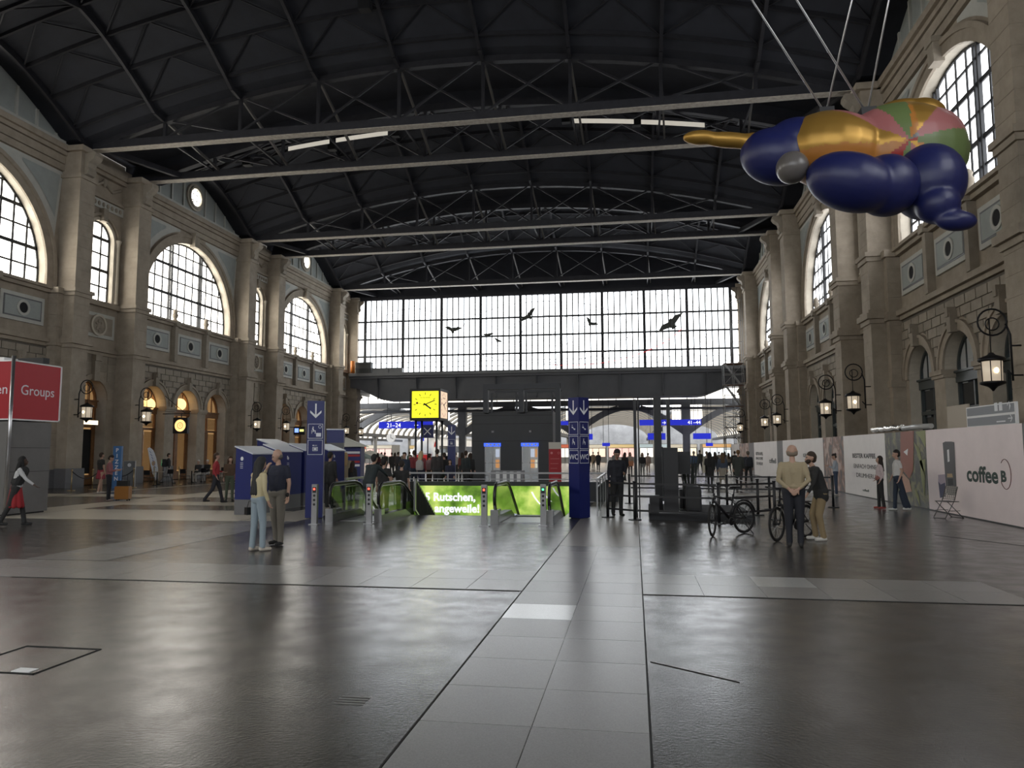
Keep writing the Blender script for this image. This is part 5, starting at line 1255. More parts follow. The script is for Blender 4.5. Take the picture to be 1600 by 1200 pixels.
def bicycle(loc, rz, steer, label):
    """front towards local -X"""
    t = thing('bicycle', label, 'bicycle', loc, rz); r = .345
    fw, rw, bb, seat, head_t, head_b = Vector((-.58, 0, r)), Vector((.48, 0, r)), Vector((.02, 0, .29)), Vector((.17, 0, .80)), Vector((-.41, 0, .90)), Vector((-.45, 0, .74))
    wheel(t, rw, 0, 'rear_wheel')
    b = MB()
    b.tube([head_t, head_b], .024, 8); b.tube([head_b + Vector((.01, 0, .03)), bb + Vector((.02, 0, .05))], .032, 8); b.tube([head_t - Vector((0, 0, .06)), seat + Vector((-.03, 0, -.07))], .02, 8); b.tube([seat + Vector((.01, 0, .06)), bb], .02, 8)
    for s in (-.05, .05): b.tube([bb + Vector((0, s, 0)), rw + Vector((0, s, 0))], .012, 6); b.tube([seat + Vector((-.02, s * .4, -.06)), rw + Vector((0, s, 0))], .010, 6)
    b.build('frame', BK, t)
    b = MB(); b.tube([seat + Vector((.01, 0, .04)), seat + Vector((.045, 0, .19))], .015, 8); b.build('seat_post', BK, t)
    b = MB(); b.prism([(-.14, .02), (-.13, -.02), (.02, -.035), (.1, -.075), (.13, -.05), (.13, .05), (.1, .075), (.02, .035), (-.13, .02)], lambda x, y, z: (seat.x + .05 + x, y, seat.z + z), .19, .235); b.build('saddle', BK, t)
    pv = bpy.data.objects.new('steering', None)
    ca, sa = math.cos(steer), math.sin(steer)
    def T(x, y, z): dx = x - head_b.x; return (head_b.x + dx * ca - y * sa, dx * sa + y * ca, z)
    fwp = T(fw.x, 0, r); wheel(t, fwp, steer, 'front_wheel')
    b = MB(); b.tube([T(head_b.x, 0, .72), T(head_b.x - .02, 0, .70)], .03, 8)
    for s in (-.06, .06): b.tube([T(head_b.x - .02, s, .72), T(fw.x, s, r)], .016, 6)
    b.build('fork', BK, t)
    b = MB(); b.tube([T(head_t.x, 0, .9), T(head_t.x + .02, 0, 1.02), T(head_t.x - .05, 0, 1.05)], .017, 8); b.tube([T(head_t.x + .06, -.32, 1.06), T(head_t.x - .04, -.12, 1.05), T(head_t.x - .05, 0, 1.05), T(head_t.x - .04, .12, 1.05), T(head_t.x + .06, .32, 1.06)], .013, 8); b.build('handlebar', BK, t)
    for s in (-.29, .29): b = MB(); b.tube([T(head_t.x + .02, s * .8, 1.055), T(head_t.x + .065, s * 1.12, 1.06)], .019, 8); b.build('grip', TY, t)
    b = MB(); b.lathe((0, 0, 0), [(.07, -.01), (.09, -.004), (.09, .004), (.07, .01)], 20); o = b.build('chainring', BK, t); o.location = bb + Vector((0, -.07, 0)); o.rotation_euler = (PI / 2, 0, 0)
    for s, a in ((-1, .5), (1, .5 + PI)): e = bb + Vector((.17 * math.cos(a), s * .1, .17 * math.sin(a))); b = MB(); b.tube([bb + Vector((0, s * .09, 0)), e], .012, 6); cr_ = b.build('crank', BK, t); MB().cbox(e + Vector((0, s * .06, 0)), (.09, .1, .025)).build('pedal', BK, cr_)
    b = MB(); b.tube([(rw.x + .38 * math.cos(a), 0, r + .38 * math.sin(a)) for a in [math.radians(q) for q in range(20, 171, 15)]], .022, 6); b.build('rear_mudguard', BK, t)
    b = MB(); b.tube([(.2, -.05, .76), (.75, -.05, .74)], .007, 5); b.tube([(.2, .05, .76), (.75, .05, .74)], .007, 5); b.tube([(.74, -.05, .74), (.74, .05, .74)], .007, 5); b.tube([(.72, .05, .74), (rw.x, .06, r)], .006, 5); b.tube([(.72, -.05, .74), (rw.x, -.06, r)], .006, 5); b.build('rack', BK, t)
    b = MB(); b.tube([(.36, -.06, .3), (.5, -.24, .01)], .012, 6); b.build('kickstand', BK, t)
    b = MB(); b.ell(T(head_b.x - .06, 0, .82), (.03, .03, .035), 8, 6); b.build('headlamp', SPK, t)
f1, r1 = fl(1105, 838), fl(1163, 833); d = r1 - f1; rz1 = math.atan2(d.y, d.x); m_ = f1 + (r1 - f1).normalized() * .58
bicycle((m_.x + .05, m_.y, 0), rz1, .55, 'black city bicycle on its kickstand, rack over rear wheel, beside the barrier')
f2 = fl(1212, 846); bicycle((f2.x + .42, f2.y + .42, 0), math.radians(46), .15, 'black bicycle partly hidden behind the person in the beige jacket')

# ------------------------------------------------------------------ cafe by the left wall
GOLD = mat('brass', (.5, .38, .2), .3, .8); ROPE = mat('dark_rope', (.02, .02, .025), .8)
def cstan(px, py, lab): p = fl(px, py); t = thing('rope_post', lab, 'rope post', p); MB().cyl((0, 0), .17, 0, .03, 16).build('base', GOLD, t); MB().cyl((0, 0), .025, .03, .95, 8).build('post', GOLD, t); b = MB(); b.ell((0, 0, .98), (.045, .045, .045), 10, 6); b.build('knob', GOLD, t); return p
cs = [cstan(111, 767, 'brass rope post in front of the dark doorway pier'), cstan(144, 765, 'brass rope post beside the open doorway'), cstan(208, 762, 'brass rope post beside the grey menu board'), cstan(240, 757, 'brass rope post under the feather flag'), cstan(279, 757, 'brass rope post beside the seated guests')]
def rope(a, c_, lab, base=.92):
    b = MB(); b.tube([(Vector((c_.x - a.x, c_.y - a.y, 0)) * (i / 10) + Vector((0, 0, base - .35 * math.sin(PI * i / 10)))) for i in range(11)], .022, 6); tag(b.build('barrier_rope', ROPE, None, (a.x, a.y, 0)), lab, 'rope')
rope(cs[0], cs[0] + Vector((1.0, .6, 0)), 'dark rope hanging off the first brass post'); rope(cs[2] + Vector((-1.6, .2, 0)), cs[2], 'dark rope sagging towards the pizza sign')
p = fl(182, 763); ym = p.y; t = thing('pizza_sign', 'tall narrow blue pizza sign with white letters', 'sign', (p.x, ym, 0), math.radians(12))
zt_ = atY(182, 697, ym).z; PB = mat('pizza_blue', (.04, .14, .33), .5); MB().box(-.2, .2, -.1, .1, 0, zt_).build('board', PB, t)
for k, ch in enumerate('PIZZERIA'[:6] if False else 'PIZZEN'): text(ch, .27, PW, t, (0, -.105, zt_ - .30 - k * .29), (PI / 2, 0, 0), align='CENTER', bold=.006, ext=.002)
p = fl(201, 760.5); t = thing('menu_board', 'grey framed menu board on the floor beside the pizza sign', 'menu board', (p.x, p.y, 0), math.radians(10)); MB().box(-.3, .3, -.02, .02, .05, 1.35).build('panel', mat('menu_grey', (.16, .17, .18), .5), t); b = MB(); disc(b, 0, 1.15, .1, -.025); b.build('round_print', PW, t)
for x in (-.31, .31): MB().box(x - .015, x + .015, -.03, .03, 0, 1.37).build('frame', CHROME, t)
MB().box(-.32, .32, -.03, .03, 1.35, 1.38).build('frame', CHROME, t); MB().bar((0, .02, 1.2), (0, .4, 0), .03).build('prop', CHROME, t)
p = fl(232, 757); t = thing('feather_flag', 'white feather flag with faint print leaning beside the cafe tables', 'flag', (p.x, p.y + .3, 0), math.radians(15))
b = MB(); prof = [(-.32, 2.05), (-.2, 2.12), (0, 1.95), (.18, 1.5), (.3, .9), (.34, .3), (.2, .25), (.02, .6), (-.14, 1.2)]; b.prism(prof, lambda x, z, y: (x, y, z), -.008, .008); b.build('flag', mat('flag_white', (.62, .64, .68), .7), t)
MB().tube([(.32, 0, 0), (.3, .012, .5), (.1, .012, 1.3), (-.3, .012, 2.08)], .012, 6).build('pole', CHROME, t); MB().box(.1, .55, -.15, .15, 0, .03).build('base', BLACK, t)
b = MB(); b.ell((.05, -.008, 1.2), (.1, .004, .15), 10, 6); b.build('print', mat('print_ochre', (.45, .3, .15), .7), t); b = MB()
for k in range(6): b.bar((-.2 + k * .06, -.011, 1.9 - k * .17), (-.1 + k * .06, -.011, 1.78 - k * .17), .004, .03)
b.build('print_lines', mat('print_blue', (.1, .15, .35), .7), t)
# tables and chairs
def cafe_table(x, y, lab): t = thing('cafe_table', lab, 'table', (x, y, 0)); MB().cyl((0, 0), .35, .72, .75, 18).build('table_top', mat('table_top', (.3, .26, .2), .4), t); MB().cyl((0, 0), .03, .03, .72, 8).build('stem', IRON, t); MB().cyl((0, 0), .22, 0, .03, 14).build('foot', IRON, t)
def cafe_chair(x, y, rz, lab):
    t = thing('cafe_chair', lab, 'chair', (x, y, 0), rz, 'chairs of the cafe')
    MB().box(-.2, .2, -.2, .2, .43, .46).build('seat', BK, t)
    for sx in (-.18, .18):
        MB().tube([(sx, -.18, 0), (sx, -.18, .44)], .013, 6).build('leg', BK, t); MB().tube([(sx, .2, 0), (sx, .18, .45), (sx, .24, .85)], .013, 6).build('leg', BK, t)
    MB().box(-.18, .18, .21, .235, .6, .85).build('backrest', BK, t)
fr = [(-26.3, 37.6), (-26.0, 40.4), (-26.2, 43.0), (-25.9, 45.8), (-26.2, 48.4)]
for k, (x, y) in enumerate(fr):
    cafe_table(x, y, 'round cafe table ' + ('behind the feather flag', 'by the person with the green rucksack', 'between seated cafe guests', 'behind the red-jacketed person', 'by the last restaurant arch')[k])
    for s, w_ in ((-1, 'near'), (1, 'far')): cafe_chair(x + .1, y + s * .82, 0 if s > 0 else PI, ('occupied' if (k, s) in ((1, 1), (2, -1), (3, 1), (3, -1), (4, 1)) else 'empty') + ' black cafe chair at the round table ' + ('behind the feather flag', 'by the person with the green rucksack', 'between seated guests', 'behind the red-jacketed person', 'by the last arch')[k])
# round hanging sign, lit sign box
p = at(283, 665, 0, -28.3); t = thing('hanging_sign', 'black square sign with round amber face hanging between restaurant arches', 'sign', (p.x, p.y, p.z))
MB().box(-.5, .5, -.1, .1, -.5, .5).build('box', BLACK, t); b = MB(); disc(b, 0, 0, .38, -.105, 24); b.build('round_face', glow('sign_amber', (.9, .55, .2), .8), t); b = MB(); disc(b, 0, 0, .2, -.112, 16, .17); disc(b, .02, .02, .08, -.112, 12, .06); b.build('emblem', mat('emblem_brown', (.25, .1, .03), .6), t)
b = MB(); b.bar((-1.3, 0, .75), (.6, 0, .75), .05); b.bar((-1.2, 0, 1.9), (.3, 0, .75), .03); b.bar((0, 0, .5), (0, 0, .75), .04); b.build('bracket', IRON, t)
p = at(135, 660, 0, -29.2); t = thing('light_box', 'small white lit sign box above the dark doorway', 'sign', (p.x, p.y, p.z)); MB().box(-.15, .15, -.4, .7, -.13, .13).build('box', IRON, t); MB().box(.15, .16, -.37, .67, -.11, .11).build('lit_face', glow('lit_white', (1, .8, .5), 1.6), t); text('RESTAURANT', .13, IRON, t, (.165, -.33, -.05), (PI / 2, 0, PI / 2), ext=.001); MB().box(-.16, .0, .1, .2, -.05, .05).build('mount', IRON, t)
for px, py, n_ in ((232, 632, 'in the first restaurant arch'), (281, 632, 'in the second restaurant arch')):
    p = at(px, py, 0, -31.0); t = thing('globe_lamp', 'amber glass globe lamp glowing ' + n_, 'lamp', p); b = MB(); b.ell((0, 0, 0), (.42, .42, .42), 16, 10); b.build('globe', WARM, t); MB().tube([(0, 0, .4), (0, 0, 1.2)], .02, 6).build('stem', IRON, t)

p = at(468, 673, 0, -28.2); t = thing('shop_sign', 'small dark sign with blue and yellow lit marks beside the blue pillar', 'sign', p); MB().box(-.5, .5, -.08, .08, -.35, .35).build('board', BLACK, t); MB().box(-.4, -.05, -.09, -.08, -.15, .2).build('blue_mark', glow('mark_blue', (.15, .25, .9), 1.2), t); MB().box(.05, .42, -.09, -.08, -.08, .12).build('yellow_mark', glow('mark_yellow', (.6, .6, .2), .8), t); MB().bar((-.9, 0, .3), (-.5, 0, .3), .05).build('bracket', IRON, t)
# ------------------------------------------------------------------ scaffold tower by the end wall
t = thing('scaffold_tower', 'steel scaffold tower with stairs against the right end of the walkway', 'scaffold', (9.3, 71.6, 0)); SC = mat('scaffold_steel', (.28, .28, .28), .45, .6)
for x in (-.9, .0, .9):
    for y in (-.6, .6):
        MB().tube([(x, y, 0), (x, y, 10 if x < .5 else 16.5)], .035, 6).build('standard', SC, t)
for k in range(1, 9):
    z = k * 2.0
    if z > 10.2:
        MB().tube([(0, -.6, z), (.9, -.6, z)], .03, 6).build('ledger', SC, t); MB().tube([(0, .6, z), (.9, .6, z)], .03, 6).build('ledger', SC, t)
        continue
    for y in (-.6, .6): MB().tube([(-.9, y, z), (.9, y, z)], .03, 6).build('ledger', SC, t); MB().tube([(-.9, y, z - 1), (.9, y, z - 1)], .03, 6).build('ledger', SC, t)
    MB().tube([(-.9 if k % 2 else .9, -.6, z - 2), (.9 if k % 2 else -.9, -.6, z)], .025, 6).build('brace', SC, t)
    MB().box(-.9, .9, -.6, .6, z - .05, z).build('deck', mat('scaffold_deck', (.3, .16, .1), .7), t)
for s, (za, zb_) in enumerate(((8, 10), (6, 8))):
    for y in (-.5, -.1): MB().bar((-.8, y, zb_), (.6, y, za), .04, .14).build('stair_string', SC, t)
    for k in range(8): MB().cbox((-.8 + 1.4 * k / 8, -.3, zb_ - 2 * k / 8), (.2, .4, .03)).build('stair_tread', SC, t)
MB().tube([(0, -.6, 16.5), (0, -.6, 10)], .03, 6).build('standard', SC, t); MB().tube([(0, .6, 16.5), (0, .6, 10)], .03, 6).build('standard', SC, t)

# ------------------------------------------------------------------ signs, train, platform clock and parasols beyond
SBL = glow('station_sign_blue', (.02, .03, .55), .4)
def hsign(x0, x1, y0, y1, Y, lab, txts, zr=8.9):
    a, c_ = atY(x0, y0, Y), atY(x1, y1, Y); t = thing('hanging_sign', lab, 'sign', ((a.x + c_.x) / 2, Y, c_.z)); w_ = c_.x - a.x; h = a.z - c_.z
    MB().box(-w_ / 2, w_ / 2, 0, .18, 0, h).build('panel', SBL, t)
    for u in (-.35, .35): MB().tube([(u * w_, .09, h), (u * w_, .09, zr - c_.z)], .025, 5).build('rod', STEEL, t)
    for s, u in txts: text(s, h * .85, glow('sign_white_lit', (.8, .8, .8), .9), t, (u * w_, -.01, h * .18), (PI / 2, 0, 0), align='CENTER', ext=.002)
hsign(592, 676, 659, 669, 79, 'long blue platform sign reading 21 to 24 left of the clock', [('21', -.3), ('\u2013', -.22), ('24', -.14), ('\u2190', .2)])
hsign(999, 1096, 656, 664, 79, 'long blue platform sign reading 41 to 44 behind the stage', [('41', .32), ('\u2013', .39), ('44', .45), ('\u2192', -.1)])
hsign(876, 892, 658, 664, 79, 'short plain blue sign beside the WC pillar', [])
hsign(1083, 1111, 677, 686, 83, 'blue departure board behind the walking crowd', []); hsign(1012, 1040, 677, 687, 83, 'blue departure board behind the stage posts', []); hsign(941, 953, 692, 697, 84, 'small blue platform sign right of the WC pillar', []); hsign(1103, 1114, 692, 697, 84, 'small blue platform sign above the crowd near the hoarding', []); hsign(657, 662, 680, 689, 84, 'tiny upright blue sign under the clock', []); hsign(917, 926, 678, 687, 84, 'square blue sign right behind the WC pillar', [])
p = atY(668, 674, 60); t = thing('cross_sign', 'blue square sign with a white cross between the clock legs', 'sign', (p.x, 60, p.z)); MB().box(-.5, .5, 0, .15, -.55, .55).build('panel', BLUE, t); b = MB()
for s in (-1, 1): b.bar((-.3, -.01, -.3 * s), (.3, -.01, .3 * s), .004, .09, up=(0, 1, 0)) if False else b.add([(-.33, -.01, -.27 * s), (-.27, -.01, -.33 * s), (.33, -.01, .27 * s), (.27, -.01, .33 * s)], [(0, 1, 2, 3)])
b.build('cross', PW, t); MB().tube([(0, .1, -p.z), (0, .1, -.5)], .05, 6).build('pole', STEEL, t)
# train
p = atY(660, 706, 92); t = thing('train', 'white train with red nose standing beyond the hall', 'train', (p.x, 92, 0)); TW = mat('train_white', (.75, .75, .75), .3); TR = mat('train_red', (.6, .02, .02), .3)
sec = [(-1.45, .5), (-1.5, 1.6), (-1.45, 2.6), (-1.1, 3.5), (-.5, 3.9), (.5, 3.9), (1.1, 3.5), (1.45, 2.6), (1.5, 1.6), (1.45, .5)]
st_ = [(0, .55, -.9), (.5, .78, -.35), (1.4, .92, -.1), (2.6, 1, 0), (40, 1, 0)]; n = len(sec); b = MB(); vs = []
for y, s, dz in st_: vs += [(x * (.8 + .2 * s), y, .5 + (z - .5) * s) for x, z in sec]
b.add(vs, [(i * n + j, i * n + (j + 1) % n, (i + 1) * n + (j + 1) % n, (i + 1) * n + j) for i in range(len(st_) - 1) for j in range(n)] + [list(range(n))[::-1]], 0, True); b.build('body', TW, t)
MB().add([(-1.0, -.03, 1.55), (1.0, -.03, 1.55), (.8, .62, 2.75), (-.8, .62, 2.75)], [(0, 1, 2, 3)]).build('windscreen', DGLASS, t); MB().box(-1.2, 1.2, -.05, .3, .5, 1.45).build('nose', TR, t)
for s in (-1, 1): MB().bar((s * 1.25, .1, 1.4), (s * 1.35, 1.8, 3.2), .1, .35).build('stripe', TR, t); MB().box(s * 1.46 - .06, s * 1.46 + .06, 3, 38, 1.7, 2.6).build('window_band', DGLASS, t)
MB().box(-1.3, 1.3, .6, 39, .1, .6).build('underframe', BLACK, t)
for k in range(8): MB().cyl((0, 0), .45, -1.2, 1.2, 14).build('axle', BLACK, t).matrix_local = Matrix.Translation((0, 2.5 + k * 4.8, .45)) @ Matrix.Rotation(PI / 2, 4, 'Y')
p = atY(611, 684, 95); t = thing('platform_clock', 'round white platform clock hanging beyond the hall', 'clock', p)
b = MB(); b.lathe((0, 0, 0), [(.62, -.1), (.62, .1)], 24); o = b.build('case', WHITE, t); o.rotation_euler = (PI / 2, 0, 0); b = MB(); b.add([(-.03, -.11, -.05), (.03, -.11, -.05), (.03, -.11, .45), (-.03, -.11, .45)], [(0, 1, 2, 3)]); b.add([(-.05, -.11, .03), (-.05, -.11, -.03), (.35, -.11, -.18), (.35, -.11, -.12)], [(0, 1, 2, 3)]); b.build('hands', BLACK, t); MB().tube([(0, 0, .6), (0, 0, 3.2)], .05, 6).build('rod', STEEL, t)
def parasol(px, py, Y, r, m, lab):
    p = atY(px, py, Y); t = thing('parasol', lab, 'parasol', (p.x, Y, 0)); b = MB(); n = 10
    b.add([(r * math.cos(2 * PI * i / n), r * math.sin(2 * PI * i / n), p.z - .75) for i in range(n)] + [(0, 0, p.z)], [(i, (i + 1) % n, n) for i in range(n)]); b.build('canopy', m, t); MB().cyl((0, 0), .03, .04, p.z, 8).build('pole', CHROME, t); MB().cyl((0, 0), .3, 0, .05, 12).build('base', GREY, t)
parasol(578, 703, 62, 2.2, mat('canopy_cream', (.5, .47, .4), .8), 'cream parasol standing beyond the end of the left wall'); parasol(556, 702, 56, 1.8, mat('canopy_green', (.10, .13, .11), .8), 'dark green parasol beside the cream one')
p = atY(697, 717, 70); t = thing('sedan', 'white display car parked under the clock beyond the crowd', 'car', (p.x, 70, 0)); b = MB(); b.prism([(-2, .35), (-2, .8), (-1.3, .95), (-.7, 1.45), (.7, 1.45), (1.3, .95), (2, .85), (2, .35)], lambda x, z, y: (x, y, z), -.85, .85); b.build('body', TW, t); b = MB(); b.prism([(-1.15, .97), (-.66, 1.4), (.66, 1.4), (1.15, .97)], lambda x, z, y: (x, y, z), -.86, .86); b.build('windows', DGLASS, t)
for x in (-1.25, 1.25):
    for y in (-.8, .8): MB().cyl((0, 0), .33, -.1, .1, 16).build('wheel', TY, t).matrix_local = Matrix.Translation((x, y, .33)) @ Matrix.Rotation(PI / 2, 4, 'X')
# ------------------------------------------------------------------ people
def cmat(c): return mat('cloth_%02d_%02d_%02d' % tuple(int(99 * v) for v in c), c, .8)
SKIN = {'light': mat('skin_light', (.42, .26, .19), .55), 'mid': mat('skin_mid', (.30, .17, .11), .55), 'dark': mat('skin_dark', (.06, .033, .022), .5)}
def capsule(mb, p, q, r0, r1, n=10):
    p, q = Vector(p), Vector(q); d = q - p
    if d.length < 1e-5: mb.ell(p, (max(r0, r1),) * 3, n, 7); return
    D = d.normalized(); a = D.cross(Vector((0, 0, 1)))
    if a.length < .05: a = D.cross(Vector((0, 1, 0)))
    a.normalize(); c = D.cross(a); vs = []; rings = []
    for i in range(5): t = PI / 2 * (1 - i / 4); rings.append((p - D * (r0 * math.sin(t)), r0 * math.cos(t)))
    for i in range(5): t = PI / 2 * i / 4; rings.append((q + D * (r1 * math.sin(t)), r1 * math.cos(t)))
    for o, r in rings:
        r = max(r, 1e-4)
        for k in range(n): s = 2 * PI * k / n; vs.append(o + a * (r * math.cos(s)) + c * (r * math.sin(s)))
    fs = [(i * n + k, i * n + (k + 1) % n, (i + 1) * n + (k + 1) % n, (i + 1) * n + k) for i in range(len(rings) - 1) for k in range(n)]
    fs += [tuple(range(n))[::-1], tuple(range((len(rings) - 1) * n, len(rings) * n))]
    mb.add(vs, fs, 0, True)
def person(label, loc, h, rz, top, legs, shoes, hair, skin='light', hairstyle='short', larm=None, rarm=None, lleg=(0, 0), rleg=(0, 0), lean=0, headturn=0, headtilt=0, sleeve='long', skirt=None, coat=0, sit=False, skirtcol=None, vox=.02, group=None, bare=False, wide=1.0, extra=None, socks=None, stoop=0):
    """local front is -Y; arms: (upper dir, forearm dir); legs: (hip swing, knee bend) in degrees"""
    s = h / 1.75; P = []
    def A(p, q, r0, r1, m): P.append((Vector(p) * s, Vector(q) * s, r0 * s, r1 * s, m))
    hz = .93
    ln = math.radians(lean)
    def U(x, y, z):
        dz = z - hz; return (x, y * math.cos(ln) - dz * math.sin(ln), hz + dz * math.cos(ln) + y * math.sin(ln))
    kn = []; feet = []
    for sx, (a, k) in ((1, lleg), (-1, rleg)):
        a, k = math.radians(a), math.radians(k); hip = Vector((sx * .09, 0, hz - .03))
        if sit: a, k = math.radians(84), math.radians(90 + k * 20)
        knee = hip + Vector((sx * .012, -math.sin(a), -math.cos(a))) * .44; b_ = a - k; ank = knee + Vector((0, -math.sin(b_), -math.cos(b_))) * .42
        lm = 'skin' if bare else 'legs'
        A(hip, knee, .094 * wide, .066 * wide, 'legs' if not bare else ('legs' if skirt is None else 'skin')); A(knee, knee + (ank - knee) * .5, .064 * wide, .060, lm); A(knee + (ank - knee) * .5, ank + Vector((0, 0, .0)), .058, .043 if bare else .058, lm if socks is None else socks)
        fd = -(b_) * .0; heel = ank + Vector((0, .03, -.055)); toe = ank + Vector((sx * .02, -.15, -.062)); A(heel, toe, .040, .036, 'shoes'); A(ank, heel, .042, .04, 'shoes'); feet.append(min(heel.z - .04, toe.z - .036)); 
    A((-.075, .0, hz + .01), (.075, .0, hz + .01), .112 * wide, .112 * wide, 'legs' if not coat else 'top')
    A(U(-.055, 0, 1.1), U(.055, 0, 1.1), .105 * wide, .105 * wide, 'top'); A(U(-.09, .0, 1.27), U(.09, .0, 1.27), .108 * wide, .108 * wide, 'top'); A(U(-.05, 0, 1.02), U(.05, 0, 1.02), .118 * wide, .118 * wide, 'top'); [A(U(sx * .055, 0, 1.0), U(sx * .085, .005, 1.3), .115 * wide, .112 * wide, 'top') for sx in (-1, 1)]; [A(U(sx * .08, .005, 1.28), U(sx * .1, .008, 1.385), .108 * wide, .072, 'top') for sx in (-1, 1)]; A(U(-.145, .01, 1.395), U(.145, .01, 1.395), .062, .062, 'top'); A(U(-.07, .0, 1.38), U(.07, .0, 1.38), .085, .085, 'top'); A(U(0, .01, 1.44), U(0, -.01, 1.53), .052, .048, 'skin')
    if coat: A(U(-.06, 0, 1.0), (-.07, .0, hz - coat), .12, .125, 'top'); A(U(.06, 0, 1.0), (.07, 0, hz - coat), .12, .125, 'top')
    if skirt:
        for q in range(8): t_ = 2 * PI * q / 8; A((.06 * math.cos(t_), .05 * math.sin(t_), hz + .06), (.15 * math.cos(t_), .15 * math.sin(t_), hz - skirt), .07, .055, 'skirt')
        A((0, 0, hz), (0, 0, hz - skirt + .08), .11, .12, 'skirt')
    ht = math.radians(headturn); hti = math.radians(headtilt); hb = Vector(U(0, -.012 - stoop, 1.55))
    def Hd(x, y, z):
        v = Vector((x, y, z)); v = Matrix.Rotation(hti, 3, 'X') @ v; v = Matrix.Rotation(ht, 3, 'Z') @ v; return hb + v
    A(Hd(0, .01, .10), Hd(0, .012, .125), .092, .088, 'skin'); A(Hd(0, -.035, .035), Hd(0, -.03, .09), .058, .068, 'skin'); A(Hd(0, -.075, .055), Hd(0, -.102, .045), .012, .015, 'skin'); A(Hd(0, -.07, .02), Hd(0, -.055, -.005), .03, .03, 'skin')
    for sx in (-1, 1): A(Hd(sx * .083, .01, .07), Hd(sx * .086, .015, .09), .015, .02, 'skin'); A(Hd(sx * .032, -.088, .088), Hd(sx * .034, -.088, .088), .011, .011, 'eye')
    A(Hd(-.018, -.088, .012), Hd(.018, -.088, .012), .008, .008, 'lip')
    dl = (Vector((.16, .0, -1)), Vector((.05, -.22, -1)))
    for sx, arm in ((1, larm), (-1, rarm)):
        u, f = arm if arm is not None else dl
        u, f = Vector(u).normalized(), Vector(f).normalized(); 
        if arm is None: u = Vector((u.x * sx, u.y, u.z)); f = Vector((f.x * sx, f.y, f.z))
        sh = Vector(U(sx * .185, .01, 1.395)); el = sh + u * .285; wr = el + f * .25
        A(sh, sh + u * .16, .056 * wide, .05 * wide, 'top'); A(sh + u * .16, el, .048, .040, 'top' if sleeve != 'none' else 'skin') if sleeve == 'long' else A(sh + u * .18, el, .042, .037, 'skin')
        fm = 'top' if sleeve == 'long' else 'skin'; A(el, el + f * .2, .041 if fm == 'top' else .037, .034 if fm == 'top' else .028, fm); A(el + f * .2, wr, .03, .026, 'skin')
        side = f.cross(Vector((0, 1, 0))); side = side.normalized() if side.length > .1 else Vector((1, 0, 0)); nrm = f.cross(side).normalized()
        A(wr + f * .03 - side * .018, wr + f * .07 - side * .02, .019, .017, 'skin'); A(wr + f * .03 + side * .018, wr + f * .07 + side * .02, .019, .017, 'skin')
        for j, (o, Lf) in enumerate(((-.033, .062), (-.011, .075), (.011, .07), (.033, .055))):
            k0 = wr + f * .085 + side * o; k1 = k0 + (f * .8 + nrm * .3).normalized() * Lf * .55; k2 = k1 + (f * .5 + nrm * .6).normalized() * Lf * .5; A(k0, k1, .0105, .0095, 'skin'); A(k1, k2, .0095, .008, 'skin')
        th = wr + f * .03 - side * .03; A(th, th + (f * .6 - side * .6).normalized() * .05, .012, .010, 'skin'); 
    for e in (extra or []): A(*e)
    dz = -min(feet) * s
    mb = MB()
    for p, q, r0, r1, m in P: capsule(mb, p, q, r0, r1, 8 if vox > .02 else 10)
    me = remeshed(mb, vox, 'body', 3 if vox > .015 else 4)
    keys = ['skin', 'top', 'legs', 'shoes', 'skirt', 'eye', 'lip', 'x1', 'x2']
    cm = {'skin': SKIN[skin], 'top': cmat(top), 'legs': cmat(legs), 'shoes': cmat(shoes), 'skirt': cmat(skirtcol or legs), 'eye': mat('eye_dark', (.02, .015, .012), .3), 'lip': mat('lip', (.25, .09, .07), .5), 'x1': cmat((.02, .02, .02)), 'x2': cmat((.6, .6, .6))}
    for k in keys: me.materials.append(cm[k])
    nF = len(me.polygons); co = np.empty(nF * 3, np.float32); me.polygons.foreach_get('center', co); co = co.reshape(-1, 3)
    best = np.full(nF, 1e9); idx = np.zeros(nF, np.int32)
    for p, q, r0, r1, m in P:
        p_, d_ = np.array(p), np.array(q - p); L2 = max(1e-9, float(d_ @ d_)); tt = np.clip(((co - p_) @ d_) / L2, 0, 1); dist = np.linalg.norm(co - p_ - tt[:, None] * d_, axis=1) - (r0 + (r1 - r0) * tt)
        if m in ('eye', 'lip'): dist = dist - .004
        w_ = dist < best; best[w_] = dist[w_]; idx[w_] = keys.index(m)
    me.polygons.foreach_set('material_index', idx); me.update()
    o = link('person', me); o.location = (loc[0], loc[1], (loc[2] if len(loc) > 2 else 0) + dz); o.rotation_euler = (0, 0, rz); tag(o, label, 'person', group)
    if hair is not None:
        hm = MB(); Q = lambda *a: Hd(*a) * s
        if hairstyle == 'bald': capsule(hm, Q(-.045, .04, .06), Q(.045, .04, .06), .056 * s, .056 * s)
        else: capsule(hm, Q(0, .012, .135), Q(0, .028, .11), .093 * s, .094 * s); capsule(hm, Q(0, .045, .08), Q(0, .05, .06), .078 * s, .07 * s)
        if hairstyle == 'curly': capsule(hm, Q(-.05, .02, .14), Q(.05, .02, .14), .09 * s, .09 * s)
        if hairstyle in ('long', 'verylong'):
            ll = .30 if hairstyle == 'long' else .5
            for x in (-.055, 0, .055): e = Vector(U(x * 1.3, .105, 1.55 - ll)) * s; capsule(hm, Q(x, .05, .07), e, .062 * s, .04 * s)
            for x in (-.07, .07): capsule(hm, Q(x, .0, .1), Q(x * 1.1, .01, -.04), .035 * s, .03 * s)
        if hairstyle == 'bun': capsule(hm, Q(0, .09, .16), Q(0, .1, .17), .045 * s, .045 * s)
